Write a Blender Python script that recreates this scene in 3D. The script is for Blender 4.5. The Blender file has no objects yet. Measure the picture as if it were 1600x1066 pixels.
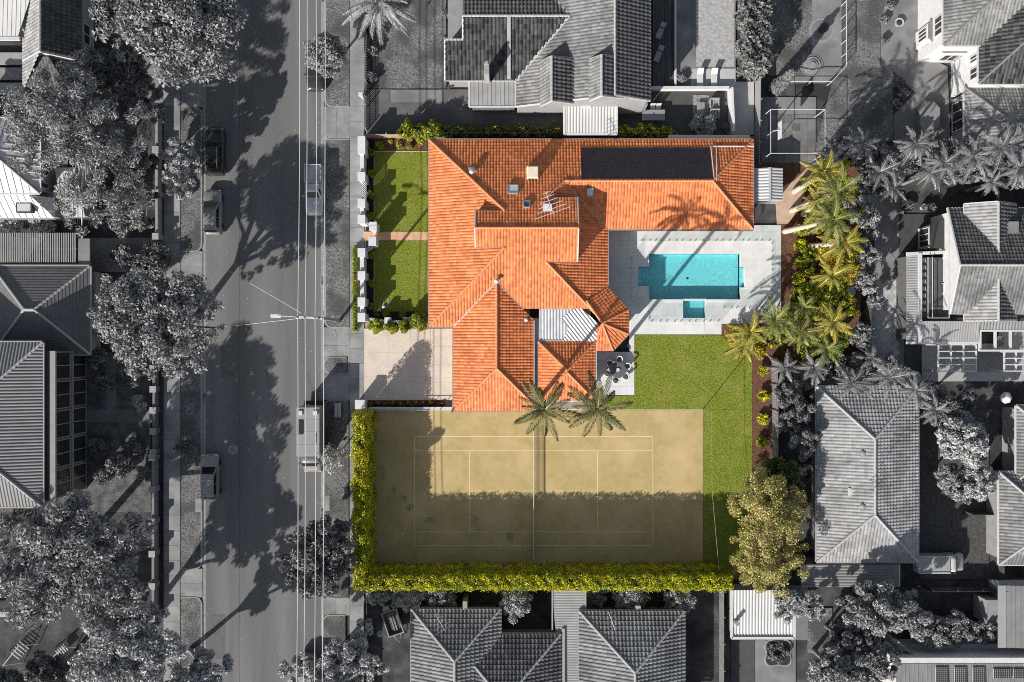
import bpy, bmesh, math, random
import numpy as np
from mathutils import Vector, Matrix
from mathutils.geometry import tessellate_polygon

# ------------------------------------------------------------------ camera, world, sun, exposure
H = 79.5                      # metres above the ground
F = 1244.4                    # focal length in photograph pixels (28 mm equivalent)
SUN_EL = math.radians(27.5)
SUN_DIR = Vector((-0.62 * math.cos(SUN_EL), -0.785 * math.cos(SUN_EL), math.sin(SUN_EL))).normalized()
scene = bpy.context.scene
col = scene.collection
cam_d = bpy.data.cameras.new("camera")
cam = bpy.data.objects.new("camera", cam_d)
col.objects.link(cam)
cam.location = (0, 0, H)
cam_d.lens = 28.0
cam_d.sensor_width = 36.0
cam_d.clip_end = 5000
scene.camera = cam
world = bpy.data.worlds.new("World")
scene.world = world
world.use_nodes = True
wn = world.node_tree
sky = wn.nodes.new("ShaderNodeTexSky")
sky.sky_type = 'NISHITA'
sky.sun_disc = False
sky.sun_elevation = SUN_EL
sky.sun_rotation = math.atan2(SUN_DIR.x, SUN_DIR.y)
bg = wn.nodes["Background"]
bg.inputs["Strength"].default_value = 0.083
hs = wn.nodes.new("ShaderNodeHueSaturation")
hs.inputs["Saturation"].default_value = 0.58        # the photograph is graded almost to grey
wn.links.new(sky.outputs[0], hs.inputs["Color"])
wn.links.new(hs.outputs[0], bg.inputs[0])
sun_d = bpy.data.lights.new("sun", 'SUN')
sun_d.energy = 5.0
sun_d.angle = math.radians(0.5)
sun_d.color = (1.0, 0.95, 0.88)
sun = bpy.data.objects.new("sun", sun_d)
col.objects.link(sun)
sun.location = (-60, -75, 60)
sun.rotation_euler = SUN_DIR.to_track_quat('Z', 'Y').to_euler()
vs = scene.view_settings
vs.view_transform = 'Standard'
vs.look = 'None'
vs.exposure = 0.55
vs.gamma = 1.0
vs.use_curve_mapping = False
scene.cycles.use_denoising = False
scene.cycles.filter_width = 1.0
scene.cycles.sample_clamp_indirect = 4.0
scene.cycles.max_bounces = 6
scene.cycles.transparent_max_bounces = 12

# ------------------------------------------------------------------ helpers
def W(px, py, z=0.0):
    """photograph pixel + height above ground -> point"""
    k = (H - z) / F
    return Vector(((px - 800) * k, (533 - py) * k, z))

RN = random.Random(7)
NR = np.random.default_rng(11)
ORG = {}                                    # world origin of each root

def props(o, label=None, cat=None, group=None, kind=None):
    if label: o["label"] = label
    if cat: o["category"] = cat
    if group: o["group"] = group
    if kind: o["kind"] = kind
    return o

def thing(name, label, cat, loc=(0, 0, 0), group=None, rz=0.0):
    o = bpy.data.objects.new(name, None)
    col.objects.link(o)
    o.location = loc
    o.rotation_euler = (0, 0, rz)
    o.empty_display_size = 0.3
    ORG[o.name] = Vector(loc)
    return props(o, label, cat, group)

def link_mesh(name, me, mat, parent=None, kind=None, loc=None):
    if mat is not None and len(me.materials) == 0: me.materials.append(mat)
    o = bpy.data.objects.new(name, me)
    col.objects.link(o)
    if parent is not None: o.parent = parent
    if loc is not None: o.location = loc
    if kind: o["kind"] = kind
    if parent is not None and parent.name in ORG: ORG[o.name] = ORG[parent.name]
    return o

class MB:
    """collects faces for one mesh"""
    def __init__(s): s.v = []; s.f = []; s.a = []
    def add(s, vs, fs, r=None):
        b = len(s.v)
        s.v.extend([tuple(p) for p in vs])
        for f in fs: s.f.append(tuple(b + i for i in f)); s.a.append(r)
        return s
    def box(s, c, d, rz=0.0, taper=1.0):
        x, y, z = d[0] / 2, d[1] / 2, d[2] / 2
        ca, sa = math.cos(rz), math.sin(rz)
        vs = []
        for k, t in ((-z, 1.0), (z, taper)):
            for a, b in ((-x, -y), (x, -y), (x, y), (-x, y)):
                a *= t; b *= t
                vs.append((c[0] + a * ca - b * sa, c[1] + a * sa + b * ca, c[2] + k))
        return s.add(vs, [(3, 2, 1, 0), (4, 5, 6, 7), (0, 1, 5, 4), (1, 2, 6, 5), (2, 3, 7, 6), (3, 0, 4, 7)])
    def b2(s, x0, y0, z0, x1, y1, z1):
        return s.box(((x0 + x1) / 2, (y0 + y1) / 2, (z0 + z1) / 2), (abs(x1 - x0), abs(y1 - y0), abs(z1 - z0)))
    def prism(s, poly, z0, z1):
        n = len(poly)
        ar = sum(poly[i][0] * poly[(i + 1) % n][1] - poly[(i + 1) % n][0] * poly[i][1] for i in range(n))
        p = list(poly) if ar > 0 else list(reversed(poly))
        vs = [(q[0], q[1], z0) for q in p] + [(q[0], q[1], z1) for q in p]
        fs = [tuple(range(n - 1, -1, -1)), tuple(range(n, 2 * n))]
        fs += [(i, (i + 1) % n, n + (i + 1) % n, n + i) for i in range(n)]
        return s.add(vs, fs)
    def bar(s, p, q, w, h):
        """rectangular bar from p to q; w across, h vertical"""
        p, q = Vector(p), Vector(q)
        d = (q - p).normalized()
        u = d.cross(Vector((0, 0, 1)))
        if u.length < 1e-4: u = Vector((1, 0, 0))
        u.normalize()
        n = u.cross(d).normalized()
        u *= w / 2; n *= h / 2
        vs = [p - u - n, p + u - n, p + u + n, p - u + n, q - u - n, q + u - n, q + u + n, q - u + n]
        return s.add(vs, [(0, 1, 2, 3), (7, 6, 5, 4), (0, 4, 5, 1), (1, 5, 6, 2), (2, 6, 7, 3), (3, 7, 4, 0)])
    def tube(s, path, rad, n=6, cap=True):
        path = [Vector(p) for p in path]
        if not hasattr(rad, '__len__'): rad = [rad] * len(path)
        b = len(s.v)
        u = None
        for i, p in enumerate(path):
            d = (path[min(i + 1, len(path) - 1)] - path[max(i - 1, 0)]).normalized()
            if u is None:
                u = d.cross(Vector((0.3, 0.2, 1)))
                if u.length < 1e-3: u = d.cross(Vector((1, 0, 0)))
            u = (u - d * u.dot(d)).normalized()
            w = d.cross(u)
            for k in range(n):
                a = 2 * math.pi * k / n
                s.v.append(tuple(p + (u * math.cos(a) + w * math.sin(a)) * rad[i]))
        for i in range(len(path) - 1):
            for k in range(n):
                k2 = (k + 1) % n
                s.f.append((b + i * n + k, b + i * n + k2, b + (i + 1) * n + k2, b + (i + 1) * n + k)); s.a.append(None)
        if cap:
            s.f.append(tuple(b + k for k in reversed(range(n)))); s.a.append(None)
            e = b + (len(path) - 1) * n
            s.f.append(tuple(e + k for k in range(n))); s.a.append(None)
        return s
    def cyl(s, c, r, z0, z1, n=16, r1=None):
        return s.tube([(c[0], c[1], z0), (c[0], c[1], z1)], [r, r if r1 is None else r1], n)
    def lathe(s, c, prof, n=16):
        b = len(s.v)
        for r, z in prof:
            for k in range(n):
                a = 2 * math.pi * k / n
                s.v.append((c[0] + r * math.cos(a), c[1] + r * math.sin(a), z))
        for i in range(len(prof) - 1):
            for k in range(n):
                k2 = (k + 1) % n
                s.f.append((b + i * n + k, b + i * n + k2, b + (i + 1) * n + k2, b + (i + 1) * n + k)); s.a.append(None)
        s.f.append(tuple(b + k for k in reversed(range(n)))); s.a.append(None)
        e = b + (len(prof) - 1) * n
        s.f.append(tuple(e + k for k in range(n))); s.a.append(None)
        return s
    def mesh(s, name, org=None, smooth=False):
        me = bpy.data.meshes.new(name)
        v = s.v if org is None else [(p[0] - org[0], p[1] - org[1], p[2] - org[2]) for p in s.v]
        me.from_pydata(v, [], s.f)
        if any(a is not None for a in s.a):
            at = me.attributes.new("rnd", 'FLOAT', 'FACE')
            at.data.foreach_set("value", [0.5 if a is None else a for a in s.a])
        if smooth: me.polygons.foreach_set("use_smooth", [True] * len(me.polygons))
        me.update()
        return me
    def build(s, name, mat, parent=None, kind=None, smooth=False, bevel=0.0, loc=None):
        org = ORG.get(parent.name) if parent is not None else None
        if parent is None and loc is not None: org = Vector(loc)
        me = s.mesh(name, org, smooth)
        o = link_mesh(name, me, mat, parent, kind, loc)
        if bevel > 0:
            m = o.modifiers.new("bevel", 'BEVEL'); m.width = bevel; m.segments = 2; m.limit_method = 'ANGLE'
        return o

def top_obj(mb, name, mat, label, cat, group=None, smooth=False, bevel=0.0, loc=None):
    return props(mb.build(name, mat, None, None, smooth, bevel, loc), label, cat, group)

def copy_tree(o, parent=None):
    c = o.copy(); col.objects.link(c)
    if parent is not None: c.parent = parent
    for ch in list(o.children): copy_tree(ch, c)
    return c

# ------------------------------------------------------------------ materials
MATS = {}
def mat(name, c1, c2=None, scale=1.0, rough=0.8, bump=0.0, bscale=None, detail=4.0, spec=0.3, metal=0.0,
        rnd=0.0, lo=0.35, hi=0.65, c3=None, scale3=0.2, stretch=None, trans=0.0, lo3=0.45, hi3=0.62):
    """noise-mixed procedural material; rnd = brightness spread driven by the per-face 'rnd' attribute"""
    if name in MATS: return MATS[name]
    if isinstance(c1, (int, float)): c1 = (c1, c1, c1)
    if isinstance(c2, (int, float)): c2 = (c2, c2, c2)
    if isinstance(c3, (int, float)): c3 = (c3, c3, c3)
    m = bpy.data.materials.new(name); m.use_nodes = True
    nt = m.node_tree; N = nt.nodes; L = nt.links
    p = N["Principled BSDF"]
    p.inputs["Roughness"].default_value = rough
    p.inputs["Metallic"].default_value = metal
    p.inputs["Specular IOR Level"].default_value = spec
    geo = N.new("ShaderNodeNewGeometry"); vec = geo.outputs["Position"]
    if stretch:
        mp = N.new("ShaderNodeMapping"); mp.inputs["Scale"].default_value = stretch
        L.new(vec, mp.inputs["Vector"]); vec = mp.outputs[0]
    def noise(sc, dt=detail):
        n = N.new("ShaderNodeTexNoise"); n.inputs["Scale"].default_value = sc; n.inputs["Detail"].default_value = dt
        L.new(vec, n.inputs["Vector"]); return n
    def ramp(src, a, b):
        r = N.new("ShaderNodeMapRange"); r.inputs[1].default_value = a; r.inputs[2].default_value = b
        L.new(src, r.inputs[0]); return r.outputs[0]
    def mix(fac, a, b, mode='MIX'):
        x = N.new("ShaderNodeMix"); x.data_type = 'RGBA'; x.blend_type = mode
        if isinstance(fac, float): x.inputs[0].default_value = fac
        else: L.new(fac, x.inputs[0])
        for sock, val in ((x.inputs[6], a), (x.inputs[7], b)):
            if isinstance(val, tuple): sock.default_value = val + (1,)
            else: L.new(val, sock)
        return x.outputs[2]
    cur = c1
    if c2 is not None: cur = mix(ramp(noise(scale).outputs[0], lo, hi), c1, c2)
    if c3 is not None: cur = mix(ramp(noise(scale3, 3.0).outputs[0], lo3, hi3), cur, c3)
    if rnd != 0:
        if rnd > 0:
            at = N.new("ShaderNodeAttribute"); at.attribute_name = "rnd"; src = at.outputs["Fac"]
        else:
            at = N.new("ShaderNodeObjectInfo"); src = at.outputs["Random"]; rnd = -rnd
        r = N.new("ShaderNodeMapRange"); r.clamp = False; r.inputs[3].default_value = 1 - rnd; r.inputs[4].default_value = 1 + rnd
        L.new(src, r.inputs[0])
        cb = N.new("ShaderNodeCombineColor")
        for i in range(3): L.new(r.outputs[0], cb.inputs[i])
        cur = mix(1.0, cur, cb.outputs[0], 'MULTIPLY')
    if isinstance(cur, tuple): p.inputs["Base Color"].default_value = cur + (1,)
    else: L.new(cur, p.inputs["Base Color"])
    if bump > 0:
        b = N.new("ShaderNodeBump"); b.inputs["Strength"].default_value = 1.0; b.inputs["Distance"].default_value = bump
        L.new(noise(bscale or scale * 4, 3.0).outputs[0], b.inputs["Height"])
        L.new(b.outputs[0], p.inputs["Normal"])
    if trans > 0:
        t = N.new("ShaderNodeBsdfTranslucent")
        if isinstance(cur, tuple): t.inputs[0].default_value = cur + (1,)
        else: L.new(cur, t.inputs[0])
        ms = N.new("ShaderNodeMixShader"); ms.inputs[0].default_value = trans
        L.new(p.outputs[0], ms.inputs[1]); L.new(t.outputs[0], ms.inputs[2])
        L.new(ms.outputs[0], N["Material Output"].inputs[0])
    MATS[name] = m
    return m

def glass_mat(name, tint, rough=0.05, trans=0.75):
    m = bpy.data.materials.new(name); m.use_nodes = True
    nt = m.node_tree; N = nt.nodes; L = nt.links
    N.remove(N["Principled BSDF"])
    tr = N.new("ShaderNodeBsdfTransparent"); tr.inputs[0].default_value = tint + (1,)
    gl = N.new("ShaderNodeBsdfGlossy"); gl.inputs["Roughness"].default_value = rough
    ms = N.new("ShaderNodeMixShader"); ms.inputs[0].default_value = 0.07
    L.new(tr.outputs[0], ms.inputs[1]); L.new(gl.outputs[0], ms.inputs[2])
    L.new(ms.outputs[0], N["Material Output"].inputs[0])
    MATS[name] = m
    return m

# colour set of the middle lot
ORANGE = mat("terracotta tile", (0.63, 0.218, 0.088), (0.57, 0.178, 0.066), scale=1.3, rough=0.55, rnd=0.24, spec=0.22, c3=(0.55, 0.175, 0.068), scale3=0.5)
ORIDGE = mat("terracotta ridge", (0.64, 0.27, 0.13), (0.55, 0.21, 0.09), scale=3, rough=0.6)
LAWN = mat("lawn", (0.10, 0.145, 0.014), (0.245, 0.275, 0.045), scale=10.0, rough=0.95, bump=0.05, bscale=10, detail=6.0, c3=(0.26, 0.24, 0.07), scale3=0.5, lo3=0.48, hi3=0.85, spec=0.05)
LAWNG = mat("grey lawn", 0.09, 0.22, scale=6, rough=0.95, bump=0.07, bscale=8, c3=0.085, scale3=0.4, spec=0.05)
COURT = mat("synthetic court", (0.44, 0.335, 0.155), (0.375, 0.30, 0.135), scale=1.6, rough=0.95, c3=(0.51, 0.385, 0.205), scale3=0.33, spec=0.05, bump=0.01, bscale=25, lo3=0.42, hi3=0.7)
MOSS = mat("court moss", (0.24, 0.215, 0.12), (0.40, 0.335, 0.185), scale=1.2, rough=0.95, spec=0.05)
LINE = mat("court line", (0.80, 0.62, 0.33), (0.66, 0.50, 0.25), scale=5, rough=0.9)
DECK = mat("deck paver", (0.58, 0.58, 0.575), (0.64, 0.64, 0.63), scale=1.0, rough=0.75, rnd=-0.05, bump=0.003, bscale=30)
DRIVE = mat("exposed aggregate", (0.63, 0.545, 0.465), (0.56, 0.48, 0.41), scale=5, rough=0.85, c3=(0.53, 0.455, 0.39), scale3=0.5, bump=0.005, bscale=40, rnd=-0.04)
PATHP = mat("pink path", (0.62, 0.36, 0.23), (0.54, 0.34, 0.20), scale=3, rough=0.85, rnd=-0.06)
BARK = mat("bark mulch", (0.18, 0.085, 0.052), (0.09, 0.044, 0.03), scale=7, rough=0.95, bump=0.06, bscale=12)
SOIL = mat("dark soil", (0.030, 0.024, 0.018), (0.015, 0.013, 0.011), scale=5, rough=0.95, bump=0.04, bscale=12)
WHITE = mat("white paint", (0.58, 0.59, 0.62), (0.53, 0.54, 0.57), scale=2, rough=0.6)
CREAM = mat("cream render", (0.62, 0.50, 0.37), (0.56, 0.45, 0.33), scale=2, rough=0.8)
BRICKR = mat("pale brick wall", (0.46, 0.34, 0.26), (0.38, 0.27, 0.2), scale=4, rough=0.85)
SOLAR = mat("pool heating mat", (0.02, 0.018, 0.026), (0.035, 0.03, 0.042), scale=3, rough=0.4, spec=0.5)
ZINC = mat("zinc sheet", (0.52, 0.53, 0.55), (0.44, 0.45, 0.47), scale=1.5, rough=0.45, spec=0.5, metal=0.2)
LFY = mat("hedge leaf", (0.54, 0.49, 0.016), (0.27, 0.32, 0.016), scale=1.1, rough=0.5, rnd=0.6, c3=(0.16, 0.20, 0.02), scale3=0.7, lo3=0.52, hi3=0.7, trans=0.22, spec=0.3)
LFG = mat("shrub leaf", (0.36, 0.37, 0.03), (0.18, 0.22, 0.025), scale=1.6, rough=0.55, rnd=0.5, trans=0.22)
LFO = mat("olive tree leaf", (0.52, 0.44, 0.17), (0.24, 0.235, 0.07), scale=0.9, rough=0.6, rnd=0.5, trans=0.15)
LFP = mat("palm leaf", (0.13, 0.17, 0.04), (0.26, 0.25, 0.075), scale=1.0, rough=0.5, rnd=0.4, trans=0.12)
LFPY = mat("golden palm leaf", (0.40, 0.32, 0.07), (0.22, 0.235, 0.04), scale=0.7, rough=0.5, rnd=0.4, trans=0.15)
LFGO = mat("golden shrub leaf", (0.50, 0.36, 0.035), (0.30, 0.26, 0.03), scale=1.5, rough=0.5, rnd=0.5, trans=0.2)
LFR = mat("red leaf", (0.32, 0.03, 0.02), (0.12, 0.10, 0.02), scale=4, rough=0.5, rnd=0.5)
TRUNKC = mat("palm trunk", (0.34, 0.27, 0.19), (0.22, 0.17, 0.12), scale=4, rough=0.9, bump=0.03, bscale=10)
WATER = glass_mat("pool water", (0.85, 0.975, 0.985), 0.02)
PTILE = mat("pool tile", (0.14, 0.52, 0.57), (0.27, 0.68, 0.70), scale=5.0, rough=0.4, c3=(0.20, 0.60, 0.65), scale3=0.8)  # mosaic mottle, with ripple caustics painted into the tone
# grey surroundings
ASPH = mat("asphalt", 0.125, 0.178, scale=0.7, rough=0.9, bump=0.004, bscale=60, c3=0.118, scale3=0.35, stretch=(1, 0.07, 1))
CONC = mat("concrete path", 0.235, 0.29, scale=1.1, rough=0.9, rnd=-0.09, bump=0.004, bscale=40, c3=0.20, scale3=0.5)
KERB = mat("kerb concrete", 0.30, 0.24, scale=2.5, rough=0.9, rnd=-0.06)
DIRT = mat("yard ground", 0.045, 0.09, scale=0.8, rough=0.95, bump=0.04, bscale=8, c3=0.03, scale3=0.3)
YCONC = mat("yard concrete", 0.17, 0.22, scale=0.7, rough=0.9, rnd=-0.08, c3=0.14, scale3=0.3)
PALEC = mat("pale concrete", 0.40, 0.47, scale=1.0, rough=0.85, c3=0.38, scale3=0.5)
DARKDECK = mat("dark timber deck", 0.055, 0.095, scale=1.5, rough=0.8, rnd=-0.3, stretch=(4, 0.4, 1))
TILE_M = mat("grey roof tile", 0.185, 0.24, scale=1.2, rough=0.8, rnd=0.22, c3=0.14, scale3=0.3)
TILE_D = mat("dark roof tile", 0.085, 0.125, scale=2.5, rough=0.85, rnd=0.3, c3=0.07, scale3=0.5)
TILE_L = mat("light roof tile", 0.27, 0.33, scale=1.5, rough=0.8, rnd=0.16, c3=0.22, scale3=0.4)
TILE_SHADE = mat("shade slope roof tile", 0.065, 0.095, scale=2.0, rough=0.8, rnd=0.25)  # dark copy for slopes turned from the sun, shade painted in
TILE_X = mat("black glazed tile", 0.042, 0.062, scale=2.0, rough=0.6, rnd=0.6)
RIDGE_L = mat("pale ridge", 0.40, 0.34, scale=3, rough=0.8)
RIDGE_D = mat("dark ridge", 0.16, 0.20, scale=3, rough=0.8)
MET_W = mat("white metal roof", 0.52, 0.47, scale=0.6, rough=0.5, spec=0.4)
MET_L = mat("light metal roof", 0.30, 0.25, scale=0.8, rough=0.5, spec=0.4)
MET_M = mat("mid metal roof", 0.21, 0.17, scale=0.8, rough=0.55, spec=0.4)
MET_D = mat("charcoal metal roof", 0.10, 0.085, scale=0.8, rough=0.5, spec=0.4)
WALLG = mat("grey wall", 0.28, 0.24, scale=2, rough=0.85)
WALLW = mat("white wall", 0.58, 0.52, scale=2, rough=0.85)
WALLD = mat("dark brick wall", 0.13, 0.10, scale=4, rough=0.9)
TRIMW = mat("white trim", 0.55, 0.50, scale=2, rough=0.6)
TRIMG = mat("grey trim", 0.32, 0.28, scale=2, rough=0.6)
TIMB = mat("grey timber", 0.22, 0.15, scale=2, rough=0.85, rnd=-0.2)
TIMD = mat("dark timber", 0.09, 0.065, scale=2, rough=0.85, rnd=-0.2)
STEEL = mat("steel", 0.45, 0.42, scale=2, rough=0.4, metal=0.6)
BLACKM = mat("black metal", 0.03, 0.04, scale=2, rough=0.5)
WGLASS = mat("window glass", 0.03, 0.035, scale=0.5, rough=0.08, spec=0.6)
LG1 = mat("grey leaf", 0.34, 0.20, scale=0.9, rough=0.55, rnd=0.42, trans=0.15)
LG2 = mat("pale grey leaf", 0.48, 0.31, scale=0.9, rough=0.55, rnd=0.4, trans=0.15)
LG3 = mat("dark grey leaf", 0.21, 0.12, scale=0.9, rough=0.55, rnd=0.42, trans=0.12)
LGP = mat("grey palm leaf", 0.25, 0.15, scale=0.8, rough=0.5, rnd=0.4, trans=0.12)
TRUNKG = mat("grey bark", 0.22, 0.13, scale=3, rough=0.9, bump=0.03, bscale=9)
TRUNKP = mat("pale bark", 0.48, 0.36, scale=3, rough=0.85)
# ------------------------------------------------------------------ roofs
def newell(poly):
    n = Vector((0, 0, 0))
    for i, p in enumerate(poly):
        q = poly[(i + 1) % len(poly)]
        n += Vector(((p.y - q.y) * (p.z + q.z), (p.z - q.z) * (p.x + q.x), (p.x - q.x) * (p.y + q.y)))
    return n.normalized() if n.z > 0 else -n.normalized()

PROF = {  # column pitch, row pitch, tile butt height, profile (fraction across, height)
    'barrel': (0.29, 0.36, 0.030, [(0, 0.0), (0.12, 0.036), (0.42, 0.056), (0.74, 0.040), (0.88, 0.0)]),
    'tile':   (0.32, 0.38, 0.060, [(0, 0.0), (0.22, 0.036), (0.5, 0.042), (0.8, 0.0)]),
    'wave':   (0.34, 0.40, 0.060, [(0, 0.0), (0.25, 0.030), (0.5, 0.038), (0.78, 0.010)]),
    'bold':   (0.36, 0.46, 0.080, [(0, 0.0), (0.22, 0.06), (0.48, 0.075), (0.76, 0.008)]),
    'corr':   (0.30, None, 0.0, [(0, 0.0), (0.3, 0.055), (0.55, 0.055), (0.8, 0.0)]),
    'fine':   (0.25, None, 0.0, [(0, 0.0), (0.3, 0.022), (0.55, 0.022), (0.8, 0.0)]),
    'seam':   (0.42, None, 0.0, [(0, 0.04), (0.10, 0.04), (0.12, 0.0), (0.98, 0.0)]),
    'rib':    (0.62, None, 0.0, [(0, 0.06), (0.10, 0.06), (0.14, 0.0), (0.96, 0.0)]),
    'plank':  (None, 0.30, 0.03, []),
}

def convex_parts(poly, n):
    k = len(poly); ok = True
    s = 0
    for i in range(k):
        a, b, c = poly[i], poly[(i + 1) % k], poly[(i + 2) % k]
        d = (b - a).cross(c - b).dot(n)
        if abs(d) < 1e-5: continue
        if s == 0: s = 1 if d > 0 else -1
        elif d * s < 0: ok = False
    if ok: return [poly]
    return [[poly[i] for i in t] for t in tessellate_polygon([poly])]

def roof_face(root, poly, m, style='tile', name='roof_slope', vdir=None, lift=0.0, kind="stuff"):
    poly = [Vector(p) for p in poly]
    n = newell(poly)
    v = Vector(vdir) if vdir is not None else Vector((0, 0, 1))
    v = v - n * v.dot(n)
    if v.length < 1e-3: v = Vector((0, 1, 0)) - n * n.y
    v.normalize()
    u = v.cross(n).normalized()
    O = poly[0]
    aa = [(p - O).dot(u) for p in poly]; bb = [(p - O).dot(v) for p in poly]
    a0, b0 = min(aa), min(bb)
    cu, rv, step, prof = PROF[style]
    bm = bmesh.new()
    rr = np.random.default_rng(int(abs(O.x * 131 + O.y * 17) * 10) + 5)
    concave = len(convex_parts(poly, n)) > 1
    for part in [poly]:
        pa, pb = aa, bb
        if cu:
            c0 = int(math.floor((min(pa) - a0) / cu)) - 1; c1 = int(math.ceil((max(pa) - a0) / cu)) + 1
            K = len(prof)
            U = np.concatenate([a0 + cu * (c + np.array([q[0] for q in prof])) for c in range(c0, c1)])
            P = np.tile(np.array([q[1] for q in prof]), c1 - c0)
            C = np.repeat(np.arange(c1 - c0), K)
        else:
            U = np.array([min(pa) - .1, max(pa) + .1]); P = np.zeros(2); C = np.zeros(2, int); c0, c1 = 0, 1
        if rv:
            r0 = int(math.floor((min(pb) - b0) / rv)); r1 = int(math.ceil((max(pb) - b0) / rv)) + 1
            V = []; E = []; R = []
            for r in range(r0, r1):
                V += [b0 + r * rv, b0 + (r + 1) * rv]; E += [step, 0.0]; R += [r - r0, r - r0]
            V = np.array(V); E = np.array(E); R = np.array(R)
        else:
            V = np.array([min(pb) - .1, max(pb) + .1]); E = np.zeros(2); R = np.zeros(2, int)
        nu, nv = len(U), len(V)
        hh = P[None, :] + E[:, None] + lift
        uu, vu, nn = np.array(u), np.array(v), np.array(n)
        co = np.array(O)[None, None] + U[None, :, None] * uu + V[:, None, None] * vu + hh[:, :, None] * nn
        i, j = np.meshgrid(np.arange(nv - 1), np.arange(nu - 1), indexing='ij')
        q = np.stack([i * nu + j, i * nu + j + 1, (i + 1) * nu + j + 1, (i + 1) * nu + j], -1).reshape(-1, 4)
        table = rr.random((R.max() + 1, C.max() + 1))
        rid = np.where(i % 2 == 1, R[np.minimum(i + 1, nv - 1)], R[i])
        at = table[rid, C[j]]
        edge = {'bold': 3.2, 'tile': 1.5, 'wave': 2.0}.get(style)      # tile butts painted pale, as if the sun caught them
        if edge and rv: at = np.where(i % 2 == 1, edge + at * .6, at)
        at = at.reshape(-1)
        me = quad_mesh("tmp", co.reshape(-1, 3), q, at)
        b2 = bmesh.new(); b2.from_mesh(me); bpy.data.meshes.remove(me)
        cen = sum(part, Vector()) / len(part)
        for k in range(len(part)):
            p, w = part[k], part[(k + 1) % len(part)]
            if (w - p).length < 1e-4: continue
            out = (w - p).cross(n).normalized()
            if out.dot(cen - p) > 0: out = -out
            if concave:
                L = (w - p).length; t = (w - p) / L; side = t.cross(n)
                near = []
                for f in b2.faces:
                    c = f.calc_center_median() - p
                    if -.7 < c.dot(t) < L + .7 and abs(c.dot(side)) < .7: near.append(f)
                geom = list({e for f in near for e in f.verts}) + list({e for f in near for e in f.edges}) + near
            else: geom = b2.verts[:] + b2.edges[:] + b2.faces[:]
            bmesh.ops.bisect_plane(b2, geom=geom, dist=1e-5, plane_co=p, plane_no=out, clear_outer=not concave)
        if concave:
            drop = []
            for f in b2.faces:
                c = f.calc_center_median() - O; x, y = c.dot(u), c.dot(v); inside = False
                for k in range(len(part)):
                    xa, ya, xb, yb = aa[k], bb[k], aa[k - 1], bb[k - 1]
                    if (ya > y) != (yb > y) and x < (xb - xa) * (y - ya) / (yb - ya) + xa: inside = not inside
                if not inside: drop.append(f)
            bmesh.ops.delete(b2, geom=drop, context='FACES')
        me = bpy.data.meshes.new("tmp"); b2.to_mesh(me); b2.free()
        bm.from_mesh(me); bpy.data.meshes.remove(me)
    me = bpy.data.meshes.new(name)
    bm.to_mesh(me); bm.free()
    org = ORG[root.name] if root is not None else Vector((0, 0, 0))
    me.transform(Matrix.Translation(-org))
    me.shade_flat()
    o = link_mesh(name, me, m, root, kind)
    return o

def quad_mesh(name, co, quads, rnd=None):
    me = bpy.data.meshes.new(name)
    co = np.asarray(co, np.float32); quads = np.asarray(quads, np.int32)
    me.vertices.add(len(co)); me.vertices.foreach_set("co", co.ravel())
    me.loops.add(quads.size); me.loops.foreach_set("vertex_index", quads.ravel())
    me.polygons.add(len(quads)); me.polygons.foreach_set("loop_start", np.arange(len(quads), dtype=np.int32) * quads.shape[1])
    me.update(calc_edges=True)
    if rnd is not None:
        at = me.attributes.new("rnd", 'FLOAT', 'FACE')
        at.data.foreach_set("value", np.asarray(rnd, np.float32))
    return me

def ridge(root, p, q, m, r=0.13, name='ridge_cap', lift=0.05, seg=0.42):
    p, q = Vector(p), Vector(q)
    L = (q - p).length
    n = max(2, int(L / seg))
    path = []; rad = []
    for i in range(n):
        path += [p.lerp(q, i / n), p.lerp(q, (i + .97) / n)]; rad += [r, r * 0.84]
    for w in path: w.z += lift
    mb = MB().tube(path, rad, 7)
    return mb.build(name, m, root)

def gutter(root, p, q, m, w=0.13, h=0.11, name='gutter'):
    mb = MB().bar(p, q, w, h)
    return mb.build(name, m, root)

def walls(root, poly, z0, z1, m, name='wall'):
    return MB().prism([(p[0], p[1]) for p in poly], z0, z1).build(name, m, root)

def window(root, p, q, z0, z1, out, fm=None, panes=2, gm=None):
    """window set on a wall between plan points p and q; out = outward plan normal"""
    p = Vector((p[0], p[1])); q = Vector((q[0], q[1])); o = Vector(out).normalized()
    d = (q - p); L = d.length; d.normalize()
    def V3(s, off, z): w = p + d * s + o * off; return (w.x, w.y, z)
    mb = MB()
    zc = (z0 + z1) / 2
    mb.bar(V3(0, .03, z0 + .04), V3(L, .03, z0 + .04), .12, .08); mb.bar(V3(0, .03, z1 - .04), V3(L, .03, z1 - .04), .12, .08)
    for k in range(panes + 1):
        s = .04 + (L - .08) * k / panes
        a, b = V3(s, .035, z0 + .08), V3(s, .035, z1 - .08)
        mb.box(((a[0] + b[0]) / 2, (a[1] + b[1]) / 2, zc), (.08, .11, z1 - z0 - .16), math.atan2(d.y, d.x))
    f = mb.build('window', fm or TRIMW, root)
    for k in range(panes):
        s0 = .07 + (L - .08) * k / panes; s1 = s0 + (L - .08) / panes - .06
        MB().bar(V3(s0, .015, zc), V3(s1, .015, zc), .05, z1 - z0 - .14).build('pane', gm or WGLASS, f)
    return f

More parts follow.
